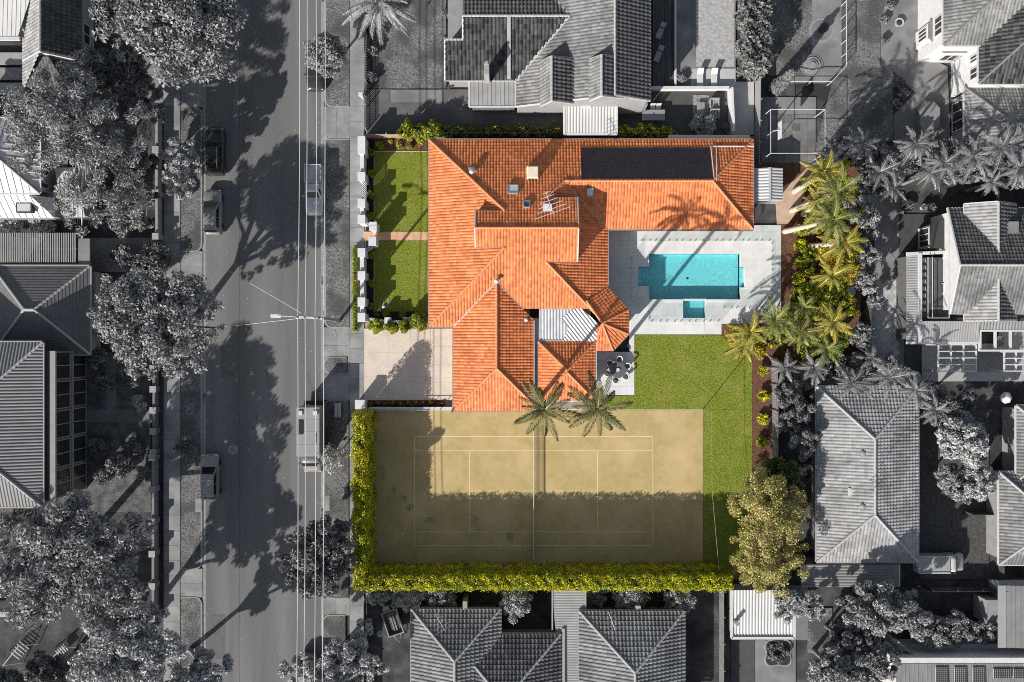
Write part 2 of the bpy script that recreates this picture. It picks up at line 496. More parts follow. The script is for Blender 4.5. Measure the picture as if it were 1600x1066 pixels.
def hip_roof(root, x0, y0, x1, y1, z, pitch, m, style='tile', rm=None, gm=None, gable=(), over=0.0, faces='NSEW', gut=True):
    """hip roof over a plan rectangle (x0<x1, y0<y1); gable: sides with vertical ends"""
    t = math.tan(math.radians(pitch))
    w, d = x1 - x0, y1 - y0
    V = lambda x, y, zz: Vector((x, y, zz))
    A, B, C, D = V(x0, y0, z), V(x1, y0, z), V(x1, y1, z), V(x0, y1, z)
    if w >= d:
        h = d / 2 * t; yc = (y0 + y1) / 2
        P = V(x0 + (0 if 'W' in gable else d / 2), yc, z + h); Q = V(x1 - (0 if 'E' in gable else d / 2), yc, z + h)
        if (Q - P).length < .02: P = Q = (P + Q) / 2
        fs = {'S': [A, B, Q, P], 'N': [C, D, P, Q], 'W': [D, A, P], 'E': [B, C, Q]}
    else:
        h = w / 2 * t; xc = (x0 + x1) / 2
        P = V(xc, y0 + (0 if 'S' in gable else w / 2), z + h); Q = V(xc, y1 - (0 if 'N' in gable else w / 2), z + h)
        fs = {'W': [D, A, P, Q], 'E': [B, C, Q, P], 'S': [A, B, P], 'N': [C, D, Q]}
    rm = rm or RIDGE_L; gm = gm or TRIMG
    for k, f in fs.items():
        if k in gable:
            MB().add(f, [tuple(range(3))]).build('gable_wall', WALLG, root); continue
        if k not in faces: continue
        g = [f[0]]
        for p in f[1:]:
            if (p - g[-1]).length > .02: g.append(p)
        roof_face(root, g, m, style)
    if (P - Q).length > .1: ridge(root, P, Q, rm)
    for c, e, sd in ((A, P, 'SW'), (D, P if w >= d else Q, 'NW'), (B, Q if w >= d else P, 'SE'), (C, Q, 'NE')):
        if any(s in gable for s in sd): 
            continue
        ridge(root, c, e, rm)
    if gut:
        for a, b, k in ((A, B, 'S'), (B, C, 'E'), (C, D, 'N'), (D, A, 'W')):
            if k in gable: continue
            n = {'S': (0, -.07), 'E': (.07, 0), 'N': (0, .07), 'W': (-.07, 0)}[k]
            o = Vector((n[0], n[1], -.03))
            gutter(root, a + o, b + o, gm)
    return P, Q

def rectpx(x0, y0, x1, y1, z):
    """photo rectangle at height z -> plan x0, y0, x1, y1"""
    a = W(x0, y1, z); b = W(x1, y0, z)
    return a.x, a.y, b.x, b.y

def inset(r, k): return r[0] + k, r[1] + k, r[2] - k, r[3] - k
def rpoly(r): return [(r[0], r[1]), (r[2], r[1]), (r[2], r[3]), (r[0], r[3])]

# ------------------------------------------------------------------ plants
def unit(a): return a / np.maximum(np.linalg.norm(a, axis=-1, keepdims=True), 1e-6)

def leaf_mesh(name, P, Nn, size, asp, rng, spread=0.5, wild=0.75):
    n = len(P)
    N = unit(Nn + rng.normal(0, wild, (n, 3)))
    N[:, 2] = np.abs(N[:, 2])
    a = unit(np.cross(N, rng.normal(0, 1, (n, 3))))
    b = np.cross(N, a)
    s = (size * rng.uniform(1 - spread, 1 + spread, n))[:, None]
    tip = a * s; side = b * s * asp
    drop = np.array([0, 0, -0.25]) * s
    co = np.stack([P - tip, P + side, P + tip + drop, P - side], 1).reshape(-1, 3)
    q = np.arange(4 * n).reshape(-1, 4)
    return quad_mesh(name, co, q, rng.random(n))

def clump_points(clumps, n, rng, inner=0.55, up=0.25, zs=0.8):
    c = np.array(clumps, float)
    w = c[:, 3] ** 2; w /= w.sum()
    k = rng.choice(len(c), n, p=w)
    d = unit(rng.normal(0, 1, (n, 3)) + np.array([0, 0, up]))
    r = c[k, 3] * (inner + (1.05 - inner) * rng.random(n) ** 0.6)
    P = c[k, :3] + d * r[:, None] * np.array([1, 1, zs])
    return P, unit(d + np.array([0, 0, 0.5]))

def tree(name, label, lobes, m, n=9000, leaf=0.21, asp=0.5, trunk=TRUNKG, tr=0.28, base=None, seed=1, group=None, cat='tree', K=30, cr=0.26, inner=0.25, limbs=9, flat=0.3, fine=0.72):
    """lobes: (photo x, photo y, photo radius, crown mid height, total height) ; leaves gathered in clumps"""
    rng = np.random.default_rng(seed)
    n = int(n / fine ** 2 * .95); leaf *= fine * rng.uniform(.88, 1.14); K = int(K * 1.5); cr *= .78
    clumps = []
    A = sum(l[2] ** 2 for l in lobes)
    if lobes[0][4] > 8.9: lobes = [(a, b, r, z + .3 * (h - z), h) for a, b, r, z, h in lobes]; flat = .12
    for (px, py, pr, zm, h) in lobes:
        c = W(px, py, zm); R = pr * (H - zm) / F
        kk = max(5, int(K * pr ** 2 / A))
        for i in range(kk):
            th = 2.39996 * i + rng.uniform(-.4, .4); q = math.sqrt((i + .5) / kk) * 0.86
            r = R * q * rng.uniform(.88, 1.08)
            dome = (h - zm) * math.sqrt(max(0, 1 - q * q))
            z = zm + dome * rng.uniform(.25, 0.95) - (h - zm) * 0.3 * q * rng.random()
            cs = R * cr * rng.uniform(.75, 1.25)
            clumps.append((c.x + r * math.cos(th), c.y + r * math.sin(th), z, cs))
            if rng.random() < .5:
                clumps.append((c.x + r * .75 * math.cos(th + .5), c.y + r * .75 * math.sin(th + .5), zm - (h - zm) * flat * rng.random(), cs * .9))
    big = lobes[0][4] > 8.9
    P, N = clump_points(clumps, int(n * .5) if big else n, rng, inner, zs=.36 if big else .75)
    c0 = W(lobes[0][0], lobes[0][1], lobes[0][3])
    bx, by = (c0.x, c0.y) if base is None else tuple(W(base[0], base[1], 0))[:2]
    root = thing(name, label, cat, (bx, by, 0), group)
    P[:, 2] = np.maximum(P[:, 2], 0.15)
    link_mesh('crown', leaf_mesh('crown', P - np.array([bx, by, 0]), N, leaf, asp, rng, wild=.85), m, root)
    mb = MB()
    zf = max(1.0, lobes[0][3] * 0.5)
    fork = Vector((bx * .6 + c0.x * .4, by * .6 + c0.y * .4, zf))
    mb.tube([(bx, by, -.1), (bx, by, .25), tuple(Vector((bx, by, 0)).lerp(fork, .5)), fork], [tr * 1.35, tr * 1.05, tr * .9, tr * .75], 8)
    idx = np.linspace(0, len(clumps) - 1, min(limbs, len(clumps))).astype(int)
    for i in idx:
        e = Vector(clumps[i][:3])
        mid = fork.lerp(e, .5) + Vector((rng.uniform(-.4, .4), rng.uniform(-.4, .4), rng.uniform(-.2, .5)))
        mb.tube([fork, mid, e], [tr * .55, tr * .32, tr * .1], 5)
    mb.build('trunk', trunk, root, smooth=True)
    return root

def shrub(name, label, px, py, rpx, h, m, n=420, leaf=0.11, seed=1, group=None, cat='shrub', z=0.0, asp=0.5, inner=0.4):
    rng = np.random.default_rng(seed)
    c = W(px, py, z + h * .55); R = rpx * (H - h) / F
    root = thing(name, label, cat, (c.x, c.y, z), group)
    cl = [(0, 0, h * .5, min(R, h * .55) * .62)]
    for i in range(7):
        th = 2.4 * i + rng.uniform(-.4, .4); q = R * .62
        cl.append((q * math.cos(th), q * math.sin(th), h * rng.uniform(.3, .72), R * rng.uniform(.32, .46)))
    P, N = clump_points(cl, n, rng, inner, .4)
    P[:, 2] = np.maximum(P[:, 2], .03)
    link_mesh('foliage', leaf_mesh('foliage', P, N, leaf, asp, rng), m, root)
    mb = MB()
    for i in range(3):
        mb.tube([(0, 0, -.05), (R * .3 * math.cos(i * 2.1), R * .3 * math.sin(i * 2.1), h * .6)], [.03, .012], 4)
    mb.build('stem', TRUNKG, root)
    return root

def hedge(name, label, boxes, m, dens=55, leaf=0.13, seed=3, cat='hedge', core=None, wob=0.12, group=None, ww=1.0):
    """clipped hedge from plan boxes (x0,y0,x1,y1,z0,z1): leaves over all faces of a dark twig core"""
    rng = np.random.default_rng(seed)
    x = sum((b[0] + b[2]) / 2 for b in boxes) / len(boxes); y = sum((b[1] + b[3]) / 2 for b in boxes) / len(boxes)
    root = thing(name, label, cat, (x, y, 0), group)
    PP = []; NN = []
    mb = MB()
    for (x0, y0, x1, y1, z0, z1) in boxes:
        k = min(0.3, (x1 - x0) * .25, (y1 - y0) * .25)
        mb.b2(x0 + k, y0 + k, z0, x1 - k, y1 - k, z1 - k)
        for (o, e1, e2, nn) in (((x0, y0, z1), (x1 - x0, 0, 0), (0, y1 - y0, 0), (0, 0, 1)), ((x0, y0, z0), (x1 - x0, 0, 0), (0, 0, z1 - z0), (0, -1, 0)),
                                ((x0, y1, z0), (x1 - x0, 0, 0), (0, 0, z1 - z0), (0, 1, 0)), ((x0, y0, z0), (0, y1 - y0, 0), (0, 0, z1 - z0), (-1, 0, 0)), ((x1, y0, z0), (0, y1 - y0, 0), (0, 0, z1 - z0), (1, 0, 0))):
            o, e1, e2, nn = map(np.array, (o, e1, e2, nn))
            area = np.linalg.norm(e1) * np.linalg.norm(e2)
            cnt = int(area * dens * (1.5 if nn[2] else 1))
            r = rng.random((cnt, 2))
            P = o + r[:, :1] * e1 + r[:, 1:] * e2
            bump = (np.sin(P[:, 0] * 2.1 * ww + 1.3 * np.sin(P[:, 1] * 1.7)) + np.sin(P[:, 1] * 2.4 * ww + P[:, 2] * 1.9) + np.sin(P[:, 0] * 5.3 + P[:, 1] * 4.7)) * wob
            P = P + nn * (bump + rng.normal(-.04, .09, cnt))[:, None]
            # rounded shoulders
            e = np.minimum(np.minimum(P[:, 0] - x0, x1 - P[:, 0]), np.minimum(P[:, 1] - y0, y1 - P[:, 1]))
            if nn[2]: P[:, 2] -= np.clip(.3 - e, 0, .3) ** 2 * 2.5
            PP.append(P); NN.append(np.tile(nn, (cnt, 1)) + np.array([0, 0, .35]))
    P = np.concatenate(PP) - np.array([x, y, 0]); N = np.concatenate(NN)
    P[:, 2] = np.maximum(P[:, 2], .02)
    link_mesh('foliage', leaf_mesh('foliage', P, unit(N), leaf, .55, rng), m, root)
    mb.build('twigs', core or mat("hedge core", (0.016, 0.025, 0.008), (0.03, 0.04, 0.012), scale=5, rough=1.0), root)
    return root

FROND = {}
def frond_mesh(L, a0, droop, n=26, wl=0.22, lw=0.035, tag=''):
    key = (round(L, 2), a0, droop, n, wl, lw, tag)
    if key in FROND: return FROND[key]
    rng = np.random.default_rng(int(L * 100 + a0 * 10 + droop * 7))
    co = []; q = []; rn = []
    pts = []; x = z = 0.0
    S = 14
    for i in range(S + 1):
        t = i / S
        a = math.radians(a0 - droop * t ** 1.3)
        pts.append((x, z, a)); x += L / S * math.cos(a); z += L / S * math.sin(a)
    def at(t):
        f = t * S; i = min(int(f), S - 1); r = f - i
        return (pts[i][0] * (1 - r) + pts[i + 1][0] * r, pts[i][1] * (1 - r) + pts[i + 1][1] * r, pts[i][2])
    for i in range(S):                       # midrib
        w = 0.05 * (1 - i / S) + .012
        b = len(co)
        co += [(pts[i][0], -w, pts[i][1]), (pts[i][0], w, pts[i][1]), (pts[i + 1][0], w * .9, pts[i + 1][1]), (pts[i + 1][0], -w * .9, pts[i + 1][1])]
        q.append((b, b + 1, b + 2, b + 3)); rn.append(.95)
    for i in range(n):
        t = .1 + .9 * (i + .5) / n
        X, Z, a = at(t)
        ll = L * wl * (math.sin(math.pi * (.14 + .80 * t)) ** .7) * rng.uniform(.85, 1.15)
        for s in (-1, 1):
            ang = math.radians(58 - 30 * t + rng.uniform(-8, 8))
            dz = math.sin(a) * math.cos(ang) * ll - ll * rng.uniform(.12, .42)
            dx = math.cos(a) * math.cos(ang) * ll; dy = s * math.sin(ang) * ll
            w = lw * rng.uniform(.8, 1.3)
            b = len(co)
            co += [(X, 0, Z), (X + dx * .5 + w, dy * .5, Z + dz * .3 + .03), (X + dx, dy, Z + dz), (X + dx * .5 - w, dy * .5, Z + dz * .3 + .03)]
            q.append((b, b + 1, b + 2, b + 3)); rn.append(rng.random())
    FROND[key] = quad_mesh('frond', co, q, rn)
    return FROND[key]

def palm(name, label, px, py, ztop, m, L=3.2, nf=18, trunk=TRUNKC, tr=0.2, base=None, seed=1, group=None, lw=0.06, wl=0.24, n=24, up=70, low=-35, shaft=None, dead=0, dead_m=None):
    rng = random.Random(seed)
    c = W(px, py, ztop)
    b = Vector((c.x, c.y, 0)) if base is None else W(base[0], base[1], 0)
    root = thing(name, label, 'palm', b, group)
    path = []; rad = []
    S = max(6, int(ztop * 2))
    for i in range(S + 1):
        t = i / S
        p = b.lerp(Vector((c.x, c.y, ztop)), t); path.append(p + Vector((0, 0, -.1 if i == 0 else 0))); rad.append(tr * (1.25 - .35 * min(1, t * 2)) * (1.06 if i % 2 else .97))
    MB().tube(path, rad, 9).build('trunk', trunk, root, smooth=True)
    if shaft: MB().tube([(c.x, c.y, ztop - 1.0), (c.x, c.y, ztop - .3), (c.x, c.y, ztop + .25)], [tr * .9, tr * .85, tr * .4], 8).build('crown_shaft', shaft, root, smooth=True)
    for i in range(nf):
        t = (i + .5) / nf
        a0 = up + (low - up) * t
        a0 = round(a0 / 15) * 15
        dr = 75 if a0 > 20 else 55
        dry = dead and i >= nf - dead
        mm = dead_m if dry else m
        o = link_mesh('frond', frond_mesh(L * (1.0 if i % 3 else .9), a0, dr + (30 if dry else 0), n, wl * (.6 if dry else 1), lw, mm.name), mm, root)
        o.scale = (rng.uniform(.74, 1.1),) * 3
        o.location = Vector((c.x, c.y, ztop + .1 - .25 * t)) - b
        o.rotation_euler = (rng.uniform(-.12, .12), rng.uniform(-.08, .08), 2.39996 * i + rng.uniform(-.25, .25) + seed)
    return root

# ------------------------------------------------------------------ fences and walls
def fence(name, label, pts, h, m, pal=0.15, cat='fence', post=2.4, pm=None, gap=0.012, thick=0.03, zb=0.0, cap=None):
    P = [W(p[0], p[1], 0) for p in pts]
    root = thing(name, label, cat, P[0])
    mb = MB(); rl = MB()
    for a, b in zip(P[:-1], P[1:]):
        d = b - a; L = d.length; ang = math.atan2(d.y, d.x); d.normalize()
        n = max(1, int(L / pal)); w = L / n
        for i in range(n):
            c = a + d * (w * (i + .5)); hh = h + RN.uniform(-.015, .015)
            mb.box((c.x, c.y, zb + hh / 2), (w - gap, thick + (.012 if i % 2 else 0), hh), ang)
        off = Vector((-d.y, d.x, 0)) * (thick / 2 + .03)
        for z in (.3, h - .3): rl.bar(a + off + Vector((0, 0, z)), b + off + Vector((0, 0, z)), .045, .075)
        k = max(1, int(round(L / post)))
        for i in range(k + 1):
            c = a + d * (L * i / k) + off * 2.2
            MB().box((c.x, c.y, (h + .03) / 2), (.1, .1, h + .03), ang).build('post', pm or m, root)
        if cap: MB().bar(a + Vector((0, 0, h + .02)), b + Vector((0, 0, h + .02)), .12, .04).build('capping', cap, root)
    mb.build('palings', m, root, 'stuff'); rl.build('rail', pm or m, root)
    return root

# ------------------------------------------------------------------ vehicles (local: x forward, z up)
TYRE = mat("tyre rubber", 0.02, 0.03, scale=4, rough=0.9)
RIM = mat("wheel rim", 0.42, 0.38, scale=4, rough=0.35, metal=0.7)
LENS = mat("lamp lens", 0.65, 0.6, scale=3, rough=0.15)
TAILL = mat("tail lamp lens", 0.12, 0.10, scale=3, rough=0.2)
CARGL = mat("car glass", 0.008, 0.014, scale=0.5, rough=0.1, spec=0.35)
PLAST = mat("black plastic", 0.03, 0.035, scale=3, rough=0.7)

def wheel(root, x, y, r=0.33, w=0.22):
    s = 1 if y > 0 else -1
    mb = MB()
    prof = [(r * .60, -w / 2), (r * .93, -w / 2), (r, -w * .32), (r, w * .32), (r * .93, w / 2), (r * .60, w / 2)]
    def ring(mb, prof, n=20):
        b = len(mb.v)
        for pr, pz in prof:
            for k in range(n):
                a = 2 * math.pi * k / n
                mb.v.append((x + pr * math.cos(a), y + pz * s, r + pr * math.sin(a)))
        for i in range(len(prof) - 1):
            for k in range(n):
                k2 = (k + 1) % n
                mb.f.append((b + i * n + k, b + i * n + k2, b + (i + 1) * n + k2, b + (i + 1) * n + k)); mb.a.append(None)
        e = b + (len(prof) - 1) * n
        mb.f.append(tuple(e + k for k in range(n))); mb.a.append(None)
        mb.f.append(tuple(b + k for k in range(n))); mb.a.append(None)
    ring(mb, prof)
    t = mb.build('wheel', TYRE, root, smooth=False)
    m2 = MB(); ring(m2, [(r * .62, w * .30), (r * .62, w * .52), (r * .5, w * .46), (r * .12, w * .44), (r * .1, w * .5)], 20)
    m2.build('rim', RIM, t)
    return t

def loft(mb, secs):
    """closed ring sections with equal point counts along x"""
    n = len(secs[0]); b = len(mb.v)
    for s in secs: mb.v.extend(s)
    for i in range(len(secs) - 1):
        for k in range(n):
            k2 = (k + 1) % n
            mb.f.append((b + i * n + k, b + (i + 1) * n + k, b + (i + 1) * n + k2, b + i * n + k2)); mb.a.append(None)
    mb.f.append(tuple(b + k for k in range(n))); mb.a.append(None)
    e = b + (len(secs) - 1) * n
    mb.f.append(tuple(e + k for k in reversed(range(n)))); mb.a.append(None)

def section(x, w, z0, zs, zt, crown=.03):
    h = [(w * .90, z0), (w, z0 + .14), (w * 1.0, (z0 + zs) / 2), (w * .975, zs), (w * .86, zt - .015), (w * .5, zt + crown * .8)]
    ring = [(x, y, z) for y, z in h] + [(x, 0, zt + crown)] + [(x, -y, z) for y, z in reversed(h)] + [(x, 0, z0)]
    return ring

def car(name, label, px, py, heading, paint, L=4.5, wd=1.82, hr=1.62, hood=0.98, cab=(0.22, -0.46), roofx=(0.05, -0.36), cat='car', rails=False, rack=False, z0=0.2, tray=None, group=None):
    """heading: degrees, direction of the nose in plan"""
    c = W(px, py, 0.9)
    root = thing(name, label, cat, (0, 0, 0), group)
    w = wd / 2; X = L / 2
    belt = hood + .04
    mb = MB()
    prof = [(-1.0, .78, .30, .62, .80), (-.97, .90, .22, .80, .93), (-.88, .97, z0, .90, belt), (-.5, 1.0, z0, .92, belt + .02), (0.0, 1.0, z0, .90, belt), (.28, 1.0, z0, .88, hood), (.62, .98, z0, .82, hood - .05), (.86, .95, z0, .74, hood - .14), (.96, .86, .24, .62, hood - .26), (1.0, .70, .32, .54, hood - .38)]
    if tray: prof = [(-1.0, .93, .35, .86, .93), (-.98, .98, .30, .92, 1.0)] + [p for p in prof if p[0] >= -.5]
    loft(mb, [section(X * a, w * b, zb, zs, zt) for a, b, zb, zs, zt in prof])
    body = mb.build('body', paint, root, smooth=True)
    es = body.modifiers.new("split", 'EDGE_SPLIT'); es.split_angle = math.radians(50)
    # cabin
    cf, crr = X * cab[0] * 2 * .5 * 2 / 2, X * cab[1] * 2
    cf = X * cab[0] * 2; rf, rr_ = X * roofx[0] * 2, X * roofx[1] * 2
    wb, wr = w * .93, w * .74
    zb, zr = belt - .06, hr
    cb = MB()
    B = [(cf, wb * .92, zb), (crr, wb * .92, zb), (crr, -wb * .92, zb), (cf, -wb * .92, zb)]
    R = [(rf, wr * .95, zr - .05), (rr_, wr * .95, zr - .05), (rr_, -wr * .95, zr - .05), (rf, -wr * .95, zr - .05)]
    T = [(rf - .12, wr * .72, zr), (rr_ + .12, wr * .72, zr), (rr_ + .12, -wr * .72, zr), (rf - .12, -wr * .72, zr)]
    cb.add(B + R + T, [(0, 1, 5, 4)[::-1], (1, 2, 6, 5)[::-1], (2, 3, 7, 6)[::-1], (3, 0, 4, 7)[::-1], (4, 5, 9, 8)[::-1], (5, 6, 10, 9)[::-1], (6, 7, 11, 10)[::-1], (7, 4, 8, 11)[::-1], (8, 9, 10, 11)[::-1]])
    cb.build('cabin', paint, root, bevel=.03)
    def pane(a, b, c_, d, name, k=(.06, .94, .10, .93)):
        a, b, c_, d = map(Vector, (a, b, c_, d))     # a-b bottom, d-c top
        def at(s, t): return a.lerp(b, s).lerp(d.lerp(c_, s), t)
        p = [at(k[0], k[2]), at(k[1], k[2]), at(k[1], k[3]), at(k[0], k[3])]
        n = (p[1] - p[0]).cross(p[3] - p[0]).normalized()
        cen = sum(p, Vector()) / 4
        if n.dot(cen - Vector(((cf + crr) / 2, 0, 1.0))) < 0: n = -n
        q = [v + n * .014 for v in p]; p2 = [v - n * .01 for v in p]
        MB().add(q + p2, [(0, 1, 2, 3), (7, 6, 5, 4), (0, 4, 5, 1), (1, 5, 6, 2), (2, 6, 7, 3), (3, 7, 4, 0)]).build(name, CARGL, root)
    pane(B[3], B[0], R[0], R[3], 'windscreen')
    pane(B[1], B[2], R[2], R[1], 'rear_window', (.08, .92, .2, .9))
    for s, (i, j) in ((1, (0, 1)), (-1, (3, 2))):
        pane(B[i], B[j], R[j], R[i], 'side_window', (.14, .46, .2, .9))
        if not tray: pane(B[i], B[j], R[j], R[i], 'side_window', (.50, .86, .2, .9))
        mm = MB(); mm.box((cf - .22, s * (w + .07), belt + .02), (.14, .2, .13)); mm.build('side_mirror', paint, root, bevel=.03)
        wheel(root, X * .62, s * (w - .11)); wheel(root, -X * .60, s * (w - .11))
        MB().box((X * .93, s * w * .66, .66), (.16, w * .38, .13)).build('headlight', LENS, root, bevel=.03)
        MB().box((-X * .975, s * w * .76, .78), (.08, w * .26, .16)).build('tail_light', TAILL, root, bevel=.02)
        if rails:
            MB().tube([(rf - .1, s * wr * .80, zr), (rf - .25, s * wr * .80, zr + .06), (rr_ + .25, s * wr * .80, zr + .06), (rr_ + .1, s * wr * .80, zr)], .02, 6).build('roof_rail', STEEL, root)
    if rack:
        for k in (.25, .8):
            xx = rf + (rr_ - rf) * k
            MB().tube([(xx, -wr * .86, zr + .07), (xx, wr * .86, zr + .07)], .03, 6).build('roof_bar', STEEL, root)
    MB().bar((X * .985, -w * .62, .40), (X * .985, w * .62, .40), .06, .16).build('bumper', PLAST, root)
    MB().bar((-X * .985, -w * .7, .42), (-X * .985, w * .7, .42), .06, .16).build('bumper', PLAST, root)
    if tray:
        t0, t1 = -X * .97, crr - .08
        mt = MB(); z1 = 1.0
        mt.b2(t0, -w * .80, z1 - .02, t1, w * .80, z1 + .03)
        bed = mt.build('tray_bed', tray, root)
        for i in range(7):
            y = -w * .7 + w * 1.4 * i / 6
            MB().b2(t0 + .05, y - .05, z1 + .03, t1 - .05, y + .05, z1 + .06).build('bed_rib', paint, bed)
        for s in (-1, 1): MB().b2(t0, s * w * .80, z1 - .1, t1, s * w * .93, z1 + .38).build('tray_side', paint, root, bevel=.03)
        MB().b2(t0 - .04, -w * .93, z1 - .1, t0 + .05, w * .93, z1 + .38).build('tailgate', paint, root, bevel=.03)
        MB().tube([(t1 + .02, -w * .75, z1 + .3), (t1 + .02, -w * .7, hr - .02), (t1 + .02, w * .7, hr - .02), (t1 + .02, w * .75, z1 + .3)], .035, 6).build('sports_bar', STEEL, root)
    root.location = (c.x, c.y, 0); root.rotation_euler = (0, 0, math.radians(heading))
    return root
# ------------------------------------------------------------------ the setting
def sheet(name, pts, ztop, m, th=0.16, kind='structure'):
    poly = [tuple(W(p[0], p[1], 0))[:2] for p in pts]
    return props(MB().prism(poly, ztop - th, ztop).build(name, m), kind=kind)
def rect(x0, y0, x1, y1): return [(x0, y1), (x1, y1), (x1, y0), (x0, y0)]
def rounded(x0, y0, x1, y1, r=(0, 0, 0, 0)):
    """photo rectangle with corner radii (top-left, top-right, bottom-right, bottom-left)"""
    out = []
    for (cx, cy, rr, a) in ((x0 + r[0], y0 + r[0], r[0], 180), (x1 - r[1], y0 + r[1], r[1], 270), (x1 - r[2], y1 - r[2], r[2], 0), (x0 + r[3], y1 - r[3], r[3], 90)):
        n = 7 if rr else 1
        for i in range(n):
            t = math.radians(a + (90 * i / (n - 1) if n > 1 else 0))
            out.append((cx + rr * math.cos(t), cy + rr * math.sin(t)))
    return out
def cut(r, h):
    """rectangle minus rectangle"""
    x0, y0, x1, y1 = r; a0, b0, a1, b1 = h
    if a0 >= x1 or a1 <= x0 or b0 >= y1 or b1 <= y0: return [r]
    out = []
    if a0 > x0: out.append((x0, y0, a0, y1))
    if a1 < x1: out.append((a1, y0, x1, y1))
    m0, m1 = max(x0, a0), min(x1, a1)
    if b0 > y0: out.append((m0, y0, m1, b0))
    if b1 < y1: out.append((m0, b1, m1, y1))
    return out
def cut_all(rs, holes):
    for h in holes: rs = [q for r in rs for q in cut(r, h)]
    return [r for r in rs if r[2] - r[0] > .15 and r[3] - r[1] > .15]
BOXM = {}
def slab(parent, x0, y0, x1, y1, z0, z1, m, name='slab'):
    """one paving piece in plan metres; alike pieces share their mesh"""
    key = (round(x1 - x0, 2), round(y1 - y0, 2), round(z1 - z0, 2), m.name)
    if key not in BOXM:
        w, d, h = key[:3]; c = min(.006, w * .1)
        mb = MB(); vs = []
        for z, k in ((0, 0), (h - c, 0), (h, c)):
            vs += [(-w / 2 + k, -d / 2 + k, z), (w / 2 - k, -d / 2 + k, z), (w / 2 - k, d / 2 - k, z), (-w / 2 + k, d / 2 - k, z)]
        fs = [(8, 9, 10, 11)] + [(i + j, i + (j + 1) % 4, i + 4 + (j + 1) % 4, i + 4 + j) for i in (0, 4) for j in range(4)]
        BOXM[key] = mb.add(vs, fs).mesh(name)
    o = link_mesh(name, BOXM[key], m, parent)
    org = ORG.get(parent.name, Vector((0, 0, 0)))
    o.location = Vector(((x0 + x1) / 2, (y0 + y1) / 2, z0)) - org
    return o
def paving(parent, px, nx, ny, ztop, m, holes=(), gap=0.014, th=0.05, name='slab', stagger=False, jit=0.004):
    x0, y0, x1, y1 = rectpx(*px, 0)
    for i in range(nx):
        for j in range(ny):
            o = .5 if stagger and j % 2 else 0
            a0 = x0 + (x1 - x0) * (i - o) / nx; a1 = x0 + (x1 - x0) * (i + 1 - o) / nx
            r = (max(a0, x0) + gap / 2, y0 + (y1 - y0) * j / ny + gap / 2, min(a1, x1) - gap / 2, y0 + (y1 - y0) * (j + 1) / ny - gap / 2)
            if r[2] - r[0] < .1: continue
            for q in cut_all([r], holes): slab(parent, *q, ztop - th, ztop + RN.uniform(-jit, jit), m, name)
        if stagger:
            pass
HR = lambda *p: rectpx(*p, 0)

# ground, one sheet with the pool's excavation left open
POOL = HR(1014, 397, 1157, 468); STEPS = HR(997, 417, 1014.5, 447); LEDGE = HR(1156.5, 418, 1163, 449); SPA = HR(1067, 469.5, 1102, 497)
HOLES = [POOL, STEPS, LEDGE, SPA]
hx0, hy0, hx1, hy1 = HR(990, 392, 1170, 502)
g = MB()
for r in cut((-1500, -1500, 1500, 1500), (hx0, hy0, hx1, hy1)):
    g.add([(r[0], r[1], -.06), (r[2], r[1], -.06), (r[2], r[3], -.06), (r[0], r[3], -.06)], [(0, 1, 2, 3)])
props(g.build('ground', DIRT), kind='structure')
road = sheet('road', rect(319, -330, 506, 1400), 0.0, ASPH, .05)
sheet('gutter_channel', rect(316.5, -330, 321.5, 1400), .006, KERB, .05)
sheet('gutter_channel', rect(501.5, -330, 506.5, 1400), .006, KERB, .05)

# verges: right side
def verge(name, x0, y0, x1, y1, r, kerb_side):
    pts = rounded(x0, y0, x1, y1, r)
    o = sheet(name, pts, .10, LAWNG)
    k = 2.6
    if kerb_side == 'L': outer = rounded(x0 - k, y0 - k * .6, x1, y1 + k * .6, tuple(a + k * .8 if a else 0 for a in r))
    else: outer = rounded(x0, y0 - k * .6, x1 + k, y1 + k * .6, tuple(a + k * .8 if a else 0 for a in r))
    sheet('kerb', outer, .094, KERB, .2)
verge('nature_strip', 509.5, -330, 546, 166, (0, 0, 0, 9), 'L')
verge('nature_strip', 509.5, 219, 546, 511, (4, 0, 0, 9), 'L')
verge('nature_strip', 508, 559, 543, 583, (11, 2, 2, 11), 'L')
verge('nature_strip', 508.5, 626, 545, 934, (9, 0, 0, 8), 'L')
verge('nature_strip', 506, 962, 540, 1400, (10, 0, 0, 0), 'L')
verge('nature_strip', 283, -330, 314, 104, (0, 0, 9, 0), 'R')
verge('nature_strip', 283, 168, 314, 392, (0, 10, 10, 0), 'R')
verge('nature_strip', 283, 440, 314, 888, (0, 10, 10, 0), 'R')
verge('nature_strip', 283, 934, 314, 1400, (0, 10, 0, 0), 'R')
fp = sheet('footpath', rect(546.6, -330, 569.5, 1400), .06, CONC)
paving(fp, (547, -46, 569.2, 1112), 1, 49, .10, CONC, gap=.022)
fp2 = sheet('footpath', rect(256, -330, 282.5, 1400), .06, CONC)
paving(fp2, (257, -46, 282, 1112), 1, 49, .10, CONC, gap=.022)
for (x0, y0, x1, y1, nx, ny) in ((505, 166.5, 546.6, 218.5, 2, 2), (504, 511.5, 546.6, 625.5, 2, 4), (504, 934.5, 546.6, 961.5, 2, 1), (282.5, 104.5, 317, 167.5, 1, 3), (282.5, 392.5, 317, 439.5, 1, 2), (282.5, 888.5, 317, 933.5, 1, 2)):
    d = sheet('driveway_crossing', rect(x0, y0, x1, y1), .03, CONC)
    island = [HR(504.5, 556, 544, 586)] if y0 == 511.5 else []
    paving(d, (x0, y0, x1, y1), nx, ny, .062, CONC, gap=.02, holes=island)
